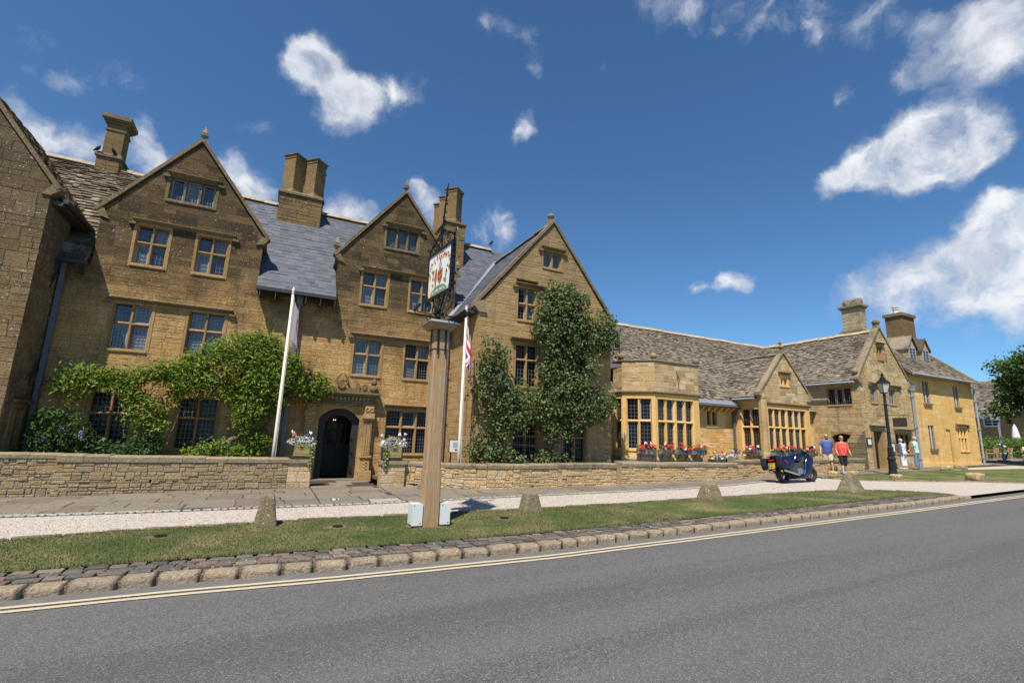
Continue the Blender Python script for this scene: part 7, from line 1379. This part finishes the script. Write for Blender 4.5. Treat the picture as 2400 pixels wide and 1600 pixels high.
bs = thing('parasol', 'closed white parasol standing before the barn', 'parasol', (58.6, 18.9, 1.25)); mb = MB(); mb.tube([(0, 0, 0), (0, 0, 2.9)], .03, 6); mb.build('pole', M['gutterm'], bs, local=True); mb = MB(); mb.lathe([(.2, 1.5), (.28, 1.7), (.16, 2.5), (.03, 2.85)], (0, 0, 0), 9); mb.build('canopy', M['paper'], bs, local=True); mb = MB(); mb.lathe([(.3, 0), (.28, .08)], (0, 0, 0), 12); mb.build('foot', M['gutterm'], bs, local=True)
# ------------------------------------------------------------------ birds
M['feather'] = plain('black_feather', (.012, .012, .015), .5)
def bird(x, y, z, rz, label):
    t_ = thing('jackdaw', label, 'bird', (x, y, z), rz, 'jackdaws on the roofs'); bm = bmesh.new(); L_ = bm.verts.layers.skin.verify(); pts = [((0, .16, .07), .018), ((0, .06, .1), .04), ((0, -.03, .14), .062), ((0, -.08, .2), .045), ((0, -.1, .25), .036), ((0, -.14, .26), .012)]; vv = []
    for p, r_ in pts: v = bm.verts.new(p); v[L_].radius = (r_, r_); vv.append(v)
    for a, b_ in zip(vv, vv[1:]): bm.edges.new((a, b_))
    vv[2][L_].use_root = True; me = bpy.data.meshes.new('body'); bm.to_mesh(me); bm.free(); me.materials.append(M['feather']); o = link(bpy.data.objects.new('body', me), t_, local=True); o.modifiers.new('s', 'SKIN'); s_ = o.modifiers.new('u', 'SUBSURF'); s_.levels = 1; s_.render_levels = 1
    for x_ in (-.025, .025): mb = MB(); mb.tube([(x_, -.02, 0), (x_, -.02, .1)], .007, 4); mb.tube([(x_, -.05, .004), (x_, .02, .004)], .006, 4); mb.build('leg', M['feather'], t_, local=True)
bird(-6.98, 21.72, 11.65, 1.0, 'black jackdaw on the corner ledge of the single stone chimney stack'); bird(-6.45, 21.72, 11.65, -.6, 'black jackdaw crouching on the ledge beside the single stone chimney shaft'); bird(9.15, 21.6, 11.28, .6, 'black jackdaw on the ridge where the blue slate roofs meet'); bird(31.4, 16.95, 10.16, .3, 'black jackdaw on the cottage chimney cap')
# ------------------------------------------------------------------ motorcycle
M['navy'] = plain('navy_paint', (.006, .010, .042), .18, 0.2, .6, var=.05); M['rubber'] = plain('tyre_rubber', (.02, .02, .02), .8); M['alloy'] = plain('alloy', (.4, .4, .42), .35, .9); M['chrome'] = plain('steel', (.5, .48, .45), .25, 1.0); M['plate'] = plain('yellow_plate', (.75, .5, .02), .5, var=.03); M['tail'] = plain('red_lens', (.55, .01, .01), .25); M['euro'] = plain('plate_blue', (.02, .1, .4), .5)
m, t, b = new_mat('windscreen_plastic', .1, .5); t.put(b.inputs['Base Color'], (.3, .3, .3)); b.inputs['Transmission Weight'].default_value = .35; M['screen'] = m
moto = thing('motorcycle', 'navy blue touring motorcycle with hard panniers and yellow number plate', 'motorcycle', (17.15, 11.95, gz(17.15)))
moto_w = Matrix.Translation((17.15, 11.95, gz(17.15))) @ Matrix.Rotation(math.radians(-2), 4, 'Z') @ Matrix.Rotation(math.radians(-1.2), 4, 'Y') @ Matrix.Rotation(math.radians(-9), 4, 'X'); moto.matrix_basis = moto_w; WM[moto.name] = moto_w
def mp(name, mb, mat, smooth=False, parent=moto): return mb.build(name, M[mat] if isinstance(mat, str) else mat, parent, smooth, local=True)
def slab(poly, w_, w2=None, k=.82):
    """side profile (x, z) given thickness: full profile at +-w, shrunken at +-w2"""
    mb = MB(); w2 = w2 or w_ * 1.25; cx = sum(p[0] for p in poly) / len(poly); cz = sum(p[1] for p in poly) / len(poly); n = len(poly); vs = []
    for y, s_ in ((-w2, k), (-w_, 1), (w_, 1), (w2, k)): vs += [(cx + (x - cx) * s_, y, cz + (z - cz) * s_) for x, z in poly]
    fs = [tuple(range(n))[::-1], tuple(range(3 * n, 4 * n))] + [(j * n + i, j * n + (i + 1) % n, (j + 1) * n + (i + 1) % n, (j + 1) * n + i) for j in range(3) for i in range(n)]; mb.add(vs, fs); return mb
def wheel(x, r_, w_, steer=0):
    rm = Matrix.Rotation(math.pi / 2, 3, 'X'); rm = Matrix.Rotation(steer, 3, 'Z') @ rm; c = (x, 0, r_); mb = MB(); mb.lathe([(r_ * .62, -w_ * .42), (r_ * .8, -w_ / 2), (r_ * .93, -w_ * .42), (r_, -w_ * .15), (r_, w_ * .15), (r_ * .93, w_ * .42), (r_ * .8, w_ / 2), (r_ * .62, w_ * .42), (r_ * .6, 0), (r_ * .62, -w_ * .42)], c, 26, rm, cap=False); me = mb; wl = mp('wheel', me, 'rubber', True)
    mb = MB(); mb.lathe([(r_ * .63, -w_ * .34), (r_ * .68, -w_ * .44), (r_ * .70, -w_ * .40), (r_ * .6, -w_ * .2)], c, 20, rm, cap=False); mb.lathe([(.05, -.08), (.05, .08)], c, 10, rm)
    for k in range(3):
        a = k * 2.094; p = Vector(c) + rm @ Vector((math.cos(a) * .04, math.sin(a) * .04, -w_ * .25)); q = Vector(c) + rm @ Vector((math.cos(a) * r_ * .66, math.sin(a) * r_ * .66, -w_ * .3)); mb.beam(p, q, .045, .02, (0, 1, 0))
    mp('rim', mb, 'alloy', False, wl); mb = MB(); mb.lathe([(r_ * .48, -w_ * .62), (r_ * .48, -w_ * .6), (r_ * .3, -w_ * .6), (r_ * .3, -w_ * .62)], c, 18, rm, cap=False); mp('brake_disc', mb, 'chrome', False, wl)
wheel(0, .315, .18); wheel(1.5, .3, .12, -.25)
mp('swing_arm', slab([(-.05, .28), (.5, .38), (.55, .45), (.0, .36)], .1, .12), 'iron'); mp('frame_spar', slab([(.38, .3), (.52, .3), (1.2, .86), (1.16, .95), (1.05, .92)], .19, .2, .9), 'gutterm'); mp('engine', slab([(.45, .22), (1.15, .2), (1.22, .5), (1.05, .72), (.55, .7), (.42, .45)], .15, .19), 'gutterm'); mp('engine_cover', slab([(.6, .28), (.85, .28), (.9, .45), (.78, .52), (.6, .48)], .2, .23), 'alloy')
mp('fairing', slab([(.8, .2), (1.2, .24), (1.38, .45), (1.52, .66), (1.6, .82), (1.5, .93), (1.2, .9), (1.07, .72), (.98, .5), (.88, .32)], .2, .26, .84), 'navy', False); mp('belly_pan', slab([(.5, .14), (1.15, .14), (1.25, .32), (.5, .24)], .17, .2), 'navy'); mp('tank', slab([(.55, .78), (.7, 1.0), (.95, 1.06), (1.18, .98), (1.2, .82), (.8, .74)], .12, .19, .8), 'navy', False)
mp('seat', slab([(-.28, .84), (.1, .88), (.55, .8), (.68, .84), (.5, .9), (.12, .95), (-.25, .94)], .12, .15), 'rubber'); mp('tail_unit', slab([(-.42, .86), (-.1, .7), (.45, .66), (.45, .82), (-.1, .9), (-.4, .95)], .1, .13), 'navy'); mp('luggage_rack', slab([(-.52, .93), (-.2, .95), (-.2, .975), (-.52, .96)], .12, .13), 'iron'); mp('nose_fairing', slab([(1.2, .88), (1.5, .8), (1.6, .86), (1.5, .98), (1.28, 1.02)], .15, .2), 'navy')
for s_ in (-1, 1):
    po = [(-.5, .62), (-.42, .5), (.08, .5), (.2, .62), (.18, .84), (.02, .92), (-.46, .92)]
    mb = slab(po, .1, .13, .9); mb.v = [(x, y + s_ * .34, z) for x, y, z in mb.v]; pn = mp('pannier', mb, 'navy'); mb = slab([(-.51, .63), (-.44, .49), (-.4, .49), (-.46, .92), (-.5, .9)], .09, .1); mb.v = [(x, y + s_ * .34, z) for x, y, z in mb.v]; mp('pannier_shell', mb, 'rubber', False, pn); mb = MB(); mb.obox((-.28, s_ * .475, .74), (.16, .012, .04), rot(0, .5, 0)); mp('reflector', mb, 'tail', False, pn)
    mb = MB(); mb.tube([(1.5, s_ * .09, .3), (1.24, s_ * .1, .95)], .03, 7); mp('fork', mb, 'iron'); mb = MB(); mb.tube([(1.2, 0, 1.02), (1.14, s_ * .16, 1.08), (1.04, s_ * .36, 1.06)], [.016, .016, .02], 6); mp('handlebar', mb, 'iron'); mb = MB(); mb.tube([(1.35, s_ * .18, 1.08), (1.36, s_ * .36, 1.2)], .01, 4); mb.obox((1.36, s_ * .4, 1.23), (.04, .16, .09)); mp('mirror', mb, 'rubber')
    mb = MB(); mb.tube([(1.12, s_ * .19, .35), (.6, s_ * .2, .26), (.35, s_ * .26, .32), (-.25, s_ * .3, .46)], [.03, .03, .05, .055], 10); mp('exhaust', mb, 'chrome', True)
mb = MB(); mb.tube([(1.32, -.2, 1.04), (1.3, 0, 1.06), (1.32, .2, 1.04)], .01, 4); vs = []
for j in range(5):
    for i in range(9): a = (i / 8 - .5) * 2.3; h = j / 4; vs.append((1.5 - .26 * h - (1 - math.cos(a)) * .14, math.sin(a) * (.23 - .05 * h), .97 + .32 * h * (1 - .25 * abs(a) / 1.15)))
mb = MB(); mb.add(vs, [(j * 9 + i, j * 9 + i + 1, j * 9 + i + 10, j * 9 + i + 9) for j in range(4) for i in range(8)]); mp('windscreen', mb, 'screen', True)
mb = MB(); mb.obox((-.5, 0, .62), (.014, .26, .2), rot(0, .2, 0)); pt = mp('number_plate', mb, 'plate'); mb = MB(); mb.obox((-.51, .105, .59), (.01, .045, .1), rot(0, .2, 0)); mp('euro_band', mb, 'euro', False, pt)
pm = lambda z: Matrix(((0, 0, -1, -.512 + (z - .62) * .2), (-1, 0, 0, 0), (0, 1, 0, z), (0, 0, 0, 1)))
for z, s_ in ((.665, 'KV02'), (.575, 'HJN')): o = text(s_, .1, Matrix(), M['iron'], pt); o.matrix_parent_inverse = Matrix(); o.matrix_basis = pm(z)
mb = MB(); mb.obox((-.47, 0, .82), (.03, .2, .06), rot(0, .3, 0)); mp('tail_light', mb, 'tail'); mp('mudguard', slab([(-.42, .72), (-.32, .6), (-.1, .66), (.1, .7), (.0, .76)], .08, .1), 'rubber'); mb = MB(); mb.tube([(.45, .12, .25), (.4, .28, .03)], .014, 5); mp('side_stand', mb, 'iron'); mp('front_mudguard', slab([(1.22, .5), (1.35, .62), (1.55, .64), (1.75, .52), (1.55, .6), (1.38, .57)], .07, .08), 'navy')
mb = MB(); mb.obox((1.62, 0, .9), (.03, .24, .1), rot(0, -.6, 0)); mp('headlight', mb, 'lampglass')
for o in moto.children:
    if o.name.split('.')[0] in ('fairing', 'tank', 'pannier', 'tail_unit', 'seat', 'nose_fairing', 'belly_pan', 'mudguard', 'engine'):
        bv = o.modifiers.new('bevel', 'BEVEL'); bv.width = .035; bv.segments = 3; bv.limit_method = 'ANGLE'; o.data.polygons.foreach_set('use_smooth', [True] * len(o.data.polygons))
# ------------------------------------------------------------------ people
def ell(mb, rings, n=14):
    """loft through horizontal ellipses (centre, rx, ry)"""
    vs = []
    for c, rx, ry in rings: vs += [(c[0] + rx * math.cos(6.2832 * k / n), c[1] + ry * math.sin(6.2832 * k / n), c[2]) for k in range(n)]
    m_ = len(rings); mb.add(vs, [(i * n + k, i * n + (k + 1) % n, (i + 1) * n + (k + 1) % n, (i + 1) * n + k) for i in range(m_ - 1) for k in range(n)] + [tuple(range(n))[::-1], tuple(range((m_ - 1) * n, m_ * n))])
def limb(mb, pts, rs):
    mb.tube(pts, rs, 10)
    for p, r_ in zip(pts, rs): mb.ball(p, r_ * .99, 10, 6)
def fuse(name, mb, parent, mat, vox):
    """melt overlapping volumes into one continuous skin"""
    o = mb.build(name, mat, parent, True, local=True); r_ = o.modifiers.new('remesh', 'REMESH'); r_.mode = 'VOXEL'; r_.voxel_size = vox; r_.use_smooth_shade = True
    s_ = o.modifiers.new('smooth', 'SMOOTH'); s_.iterations = 3; s_.factor = .5; return o
def person(label, loc, rz, H, pose, cl, girth=1.0):
    """joints for height 1.75, facing -Y; cl: clothing"""
    k = H / 1.75; g = girth; t_ = thing('person', label, 'person', loc, rz)
    P = dict(pelvis=(0, 0, .96), chest=(0, -.01, 1.3), head=(0, -.015, 1.635), shL=(.18, .0, 1.405), elL=(.25, .03, 1.14), haL=(.26, -.06, .86), shR=(-.18, .0, 1.405), elR=(-.25, .03, 1.14), haR=(-.26, -.06, .86),
        hiL=(.088, 0, .88), knL=(.1, -.02, .5), anL=(.1, .02, .09), toL=(.11, -.16, .04), hiR=(-.088, 0, .88), knR=(-.1, -.02, .5), anR=(-.1, .02, .09), toR=(-.11, -.16, .04)); P.update({a: b_ for a, b_ in pose.items() if a in P or a == 'look'})
    J = {a: Vector(b_) * k for a, b_ in P.items()}; pv, cs = J['pelvis'], J['chest']
    def torso(z0, z1, e):
        prof = [(.80, .10, .095), (.86, .155, .12), (.93, .165, .125), (1.0, .155, .12), (1.1, .15, .122), (1.2, .16, .125), (1.3, .175, .122), (1.38, .178, .11), (1.43, .155, .09), (1.47, .085, .07), (1.5, .06, .06)]; out = []
        for z, rx, ry in prof:
            if z < z0 - 1e-6 or z > z1 + 1e-6: continue
            f = (z - .96) / .34; c = pv.lerp(cs, f) if True else None; c = pv + (cs - pv) * f; gg = 1 + (g - 1) * (1.25 if z < 1.25 else .7)
            belly = -.02 * (g - 1) * 6 if .95 < z < 1.25 else 0
            out.append((c + Vector((0, belly * k, 0)), rx * gg * k + e, ry * gg * k + e))
        return out
    mb = MB(); ell(mb, torso(.80, 1.5, -.012 * k)); hd = J['head']; nb = pv + (cs - pv) * ((1.46 - .96) / .34); limb(mb, [nb, hd - Vector((0, -.005, .06)) * k], [.058 * k, .052 * k])
    mb.ball(hd + Vector((0, .008, .02)) * k, .1 * k, 14, 10, .78, .95, 1.1); mb.ball(hd + Vector((0, -.025, -.06)) * k, .062 * k, 12, 8, .95, 1.05, .95)
    fw2 = Vector(P.get('look', (0, -1, 0))).normalized(); sdv = fw2.cross(Vector((0, 0, 1))).normalized(); mb.ball(hd + fw2 * .098 * k - Vector((0, 0, .012)) * k, .02 * k, 8, 6, .8, 1, 1.5)
    for e in (-1, 1): mb.ball(hd + sdv * e * .08 * k - Vector((0, 0, .005)) * k, .025 * k, 8, 6, .5, .8, 1.3)
    for q in 'LR':
        sh, el_, ha = J['sh' + q], J['el' + q], J['ha' + q]; d = (ha - el_).normalized(); wr = ha - d * .06 * k; sx = 1 if q == 'L' else -1
        limb(mb, [sh, sh.lerp(el_, .5), el_], [.056 * k, .05 * k, .041 * k]); limb(mb, [el_, el_.lerp(wr, .35), wr], [.041 * k, .042 * k, .028 * k]); mb.ball(ha, .042 * k, 10, 8, .55, .95, 1.1)
        for o_, ln in ((-.03, .062), (-.01, .078), (.01, .074), (.028, .056)):
            a = ha + d * .03 * k + Vector((0, o_, 0)) * k; limb(mb, [a, a + d * ln * .55 * k, a + (d * ln + Vector((-sx * .014, -.006, 0))) * k], [.0105 * k, .0095 * k, .0085 * k])
        limb(mb, [ha + Vector((-sx * .005, -.03, 0)) * k, ha + d * .045 * k + Vector((-sx * .012, -.055, 0)) * k], [.013 * k, .01 * k])
        hi, kn, an, to = J['hi' + q], J['kn' + q], J['an' + q], J['to' + q]; limb(mb, [hi, hi.lerp(kn, .5), kn], [.088 * g * k, .074 * g * k, .057 * k]); limb(mb, [kn, kn.lerp(an, .35), an], [.055 * k, .057 * k, .038 * k]); limb(mb, [an, to], [.038 * k, .03 * k])
    fuse('body', mb, t_, cl['skin'], .0085)
    mb = MB(); ell(mb, torso(.93 if cl.get('tuck') else .86, 1.47, .014 * k))
    for q in 'LR':
        sh, el_, ha = J['sh' + q], J['el' + q], J['ha' + q]; f = cl['sleeve']; r0 = .06 * k * (1 + (g - 1) * .6)
        if f <= 1: limb(mb, [sh, sh.lerp(el_, f * .6)], [r0, .064 * k]); mb.tube([sh.lerp(el_, f * .5), sh.lerp(el_, f)], [.064 * k, .066 * k], 10)
        else: limb(mb, [sh, el_], [r0, .056 * k]); mb.tube([el_, el_.lerp(ha, f - 1)], [.056 * k, .053 * k], 10)
    fuse(cl.get('topname', 'shirt'), mb, t_, cl['top'], .012)
    mb = MB(); ell(mb, torso(.80, 1.0, .006 * k)); w_ = cl.get('flare', .02) * k
    for q in 'LR':
        hi, kn, an = J['hi' + q], J['kn' + q], J['an' + q]; f = cl['leg']
        if f <= 1: limb(mb, [hi, hi.lerp(kn, f * .6)], [.096 * g * k, .084 * g * k + w_ * .5]); mb.tube([hi.lerp(kn, f * .5), hi.lerp(kn, f)], [.086 * g * k + w_ * .4, .075 * k + w_], 12)
        else: limb(mb, [hi, hi.lerp(kn, .5), kn], [.096 * g * k, .084 * g * k, .064 * k + w_ * .6]); mb.tube([kn, kn.lerp(an, f - 1)], [.064 * k + w_ * .6, .046 * k + w_ * .8], 12)
    fuse(cl.get('botname', 'trousers'), mb, t_, cl['bottom'], .012)
    for q in 'LR':
        an, to = J['an' + q], J['to' + q]; mb = MB(); dd = to - an; dd.z = 0; dd = dd.normalized(); a = an - Vector((0, 0, .045 * k)); limb(mb, [a - dd * .03 * k, a + dd * .07 * k, to + dd * .02 * k + Vector((0, 0, .002))], [.046 * k, .048 * k, .042 * k]); limb(mb, [an, a], [.044 * k, .046 * k]); fuse('shoe', mb, t_, cl['shoe'], .012)
    mb = MB(); mb.tube([hd + fw2 * .094 * k + sdv * x * k - Vector((0, 0, .062)) * k for x in (-.022, 0, .022)], .006 * k, 5); mb.build('mouth', M['wine'], t_, local=True)
    for e in (-1, 1):
        q = hd + fw2 * .088 * k + sdv * e * .034 * k + Vector((0, 0, .022)) * k; mb = MB(); mb.ball(q, .027 * k if cl.get('shades') else .013 * k, 8, 6, 1.1, .7, .8); mb.build('sunglass_lens' if cl.get('shades') else 'eye', M['iron'], t_, True, local=True)
    if cl.get('shades'): mb = MB(); mb.tube([hd + fw2 * .095 * k + sdv * x * k + Vector((0, 0, .03)) * k for x in (-.06, .06)], .006 * k, 5); [mb.tube([hd + fw2 * .085 * k + sdv * e * .065 * k + Vector((0, 0, .03)) * k, hd + sdv * e * .085 * k + Vector((0, 0, .025)) * k], .005 * k, 5) for e in (-1, 1)]; mb.build('sunglass_frame', M['iron'], t_, local=True)
    if cl.get('hair'):
        mb = MB(); big_ = cl.get('hairbig'); prof = [(.0885, -.035 if big_ else .0), (.1, .02), (.096, .06), (.072, .1), (.035, .122), (.004, .13)]; c = hd - fw2 * .022 * k + Vector((0, 0, .01 + cl.get('hairup', 0))) * k
        mb.lathe([(r_ * k * (1.07 if big_ else 1.0), z * k) for r_, z in prof], c, 14, None, .88, 1.02); mb.ball(hd - fw2 * .045 * k - Vector((0, 0, .01)) * k, .083 * k, 12, 8, .98, .8, .95); fuse('hair', mb, t_, cl['hair'], .01)
    if cl.get('beard'): mb = MB(); mb.ball(hd + fw2 * .035 * k - Vector((0, 0, .075)) * k, .06 * k, 10, 7, 1, 1.02, .72); mb.build('beard', cl['beard'], t_, True, local=True)
    return t_
skinm = plain('skin', (.5, .27, .18), .55, var=.1); skin2 = plain('pale_skin', (.55, .34, .25), .55, var=.1)
m, t, b = new_mat('coral_dots', .8, .2); tc = t.n('ShaderNodeTexCoord').outputs['Object']; v_ = t.voro(tc, 26, 'Distance', 'F1', 0.0); t.put(b.inputs['Base Color'], t.mix(t.step(v_, .3, .24), (.72, .08, .05), (.85, .6, .52))); coral = m
m, t, b = new_mat('white_floral', .8, .2); tc = t.n('ShaderNodeTexCoord').outputs['Object']; t.put(b.inputs['Base Color'], t.mix(t.step(t.noise(tc, 14, 3, .6), .5, .58), (.75, .76, .8), (.3, .33, .45))); floral = m
m, t, b = new_mat('mint_stripes', .8, .2); zc = t.sep(t.n('ShaderNodeTexCoord').outputs['Object'])[2]; t.put(b.inputs['Base Color'], t.mix(t.step(t.math('SINE', t.math('MULTIPLY', zc, 85.0)), -.1, .2), (.28, .62, .58), (.68, .74, .62))); mint = m
F_ = lambda n_, c_: plain(n_, c_, .85, var=.12, sc=8)
denimblue, khaki, blk, whi, jean = F_('blue_tshirt', (.06, .11, .33)), F_('khaki_cotton', (.44, .39, .3)), F_('black_cotton', (.012, .012, .016)), F_('white_cotton', (.74, .74, .74)), F_('faded_jeans', (.15, .2, .29))
greyh, fairh, darkb = F_('grey_hair', (.4, .38, .35)), F_('fair_hair', (.3, .2, .1)), F_('stubble', (.1, .075, .06)); shoeb, trainer, shoew = F_('black_shoe', (.015, .015, .017)), F_('blue_trainer', (.14, .35, .55)), F_('cream_shoe', (.6, .56, .5)); brn = F_('brown_shoe', (.1, .06, .04))
walk = dict(hiL=(.09, 0, .9), knL=(.1, -.16, .52), anL=(.1, -.2, .1), toL=(.1, -.34, .06), knR=(-.1, .04, .5), anR=(-.1, .26, .17), toR=(-.1, .16, .06), elL=(.27, .1, 1.16), haL=(.3, .1, .88), elR=(-.27, .02, 1.16), haR=(-.33, -.12, .89))
def at(x, y): return (x, y, gz(x) + .012)
p = person('bald bearded man in blue t-shirt and khaki shorts walking in sunglasses', at(23.4, 14.08), math.radians(-38), 1.76, walk, dict(skin=skinm, top=denimblue, sleeve=.62, bottom=khaki, leg=.95, botname='shorts', shoe=shoeb, shades=True, beard=darkb, flare=.045), 1.14)
w2 = dict(walk); w2.update(knL=(.09, -.02, .5), anL=(.09, .08, .12), toL=(.09, -.03, .05), knR=(-.09, -.1, .52), anR=(-.08, -.16, .1), toR=(-.08, -.3, .05), elL=(.26, .03, 1.16), wrL=(.3, -.06, .97), haL=(.3, -.1, .92), elR=(-.26, .03, 1.16), wrR=(-.27, -.1, .97), haR=(-.25, -.14, .92))
person('fair-haired woman in coral dotted blouse and black cropped trousers walking', at(23.35, 13.38), math.radians(-40), 1.70, w2, dict(skin=skin2, top=coral, topname='blouse', sleeve=1.35, bottom=blk, leg=1.3, shoe=trainer, shades=True, hair=fairh, flare=.012), 1.14)
ew = dict(head=(.0, -.1, 1.61), chest=(0, -.05, 1.3), elL=(.25, -.1, 1.18), wrL=(.12, -.26, 1.1), haL=(.08, -.29, 1.08), elR=(-.25, -.08, 1.16), wrR=(-.14, -.26, 1.08), haR=(-.1, -.3, 1.06))
person('grey-haired woman in floral blouse and white trousers seen from behind', at(30.05, 14.15), math.radians(172), 1.6, ew, dict(skin=skin2, top=floral, topname='blouse', sleeve=.8, bottom=whi, leg=1.75, shoe=shoew, hair=greyh, hairbig=True, flare=.035), 1.22)
em = dict(elL=(.25, .02, 1.16), wrL=(.26, -.03, .92), haL=(.26, -.05, .86), elR=(-.25, -.06, 1.17), wrR=(-.17, -.2, 1.04), haR=(-.14, -.25, 1.02), knL=(.13, -.02, .5), anL=(.17, .0, .09), toL=(.21, -.13, .04))
person('old man in mint striped polo shirt and faded jeans seen from behind', at(30.75, 13.9), math.radians(196), 1.72, em, dict(skin=skinm, top=mint, topname='polo_shirt', sleeve=.75, bottom=jean, leg=1.8, shoe=brn, hair=greyh, hairup=-.03, flare=.03), 1.12)
seat = dict(pelvis=(0, 0, .52), chest=(0, 0, .86), head=(0, -.03, 1.2), shL=(.17, 0, 1.0), shR=(-.17, 0, 1.0), elL=(.22, -.1, .76), wrL=(.14, -.3, .72), haL=(.12, -.36, .72), elR=(-.22, -.1, .76), wrR=(-.14, -.3, .72), haR=(-.12, -.36, .72), hiL=(.1, -.05, .48), knL=(.1, -.45, .5), anL=(.1, -.42, .09), toL=(.1, -.56, .04), hiR=(-.1, -.05, .48), knR=(-.1, -.45, .5), anR=(-.1, -.42, .09), toR=(-.1, -.56, .04))
person('person in pale pink shirt seated at the terrace edge by the tree', at(50.3, 15.75), math.radians(-70), 1.72, seat, dict(skin=skinm, top=F_('pink_shirt', (.75, .5, .56)), sleeve=.7, bottom=jean, leg=1.8, shoe=shoeb, hair=greyh), 1.1)
chair(50.35, 15.8, math.radians(-70), 'taupe garden chair under the seated person in pink', 'taupe')
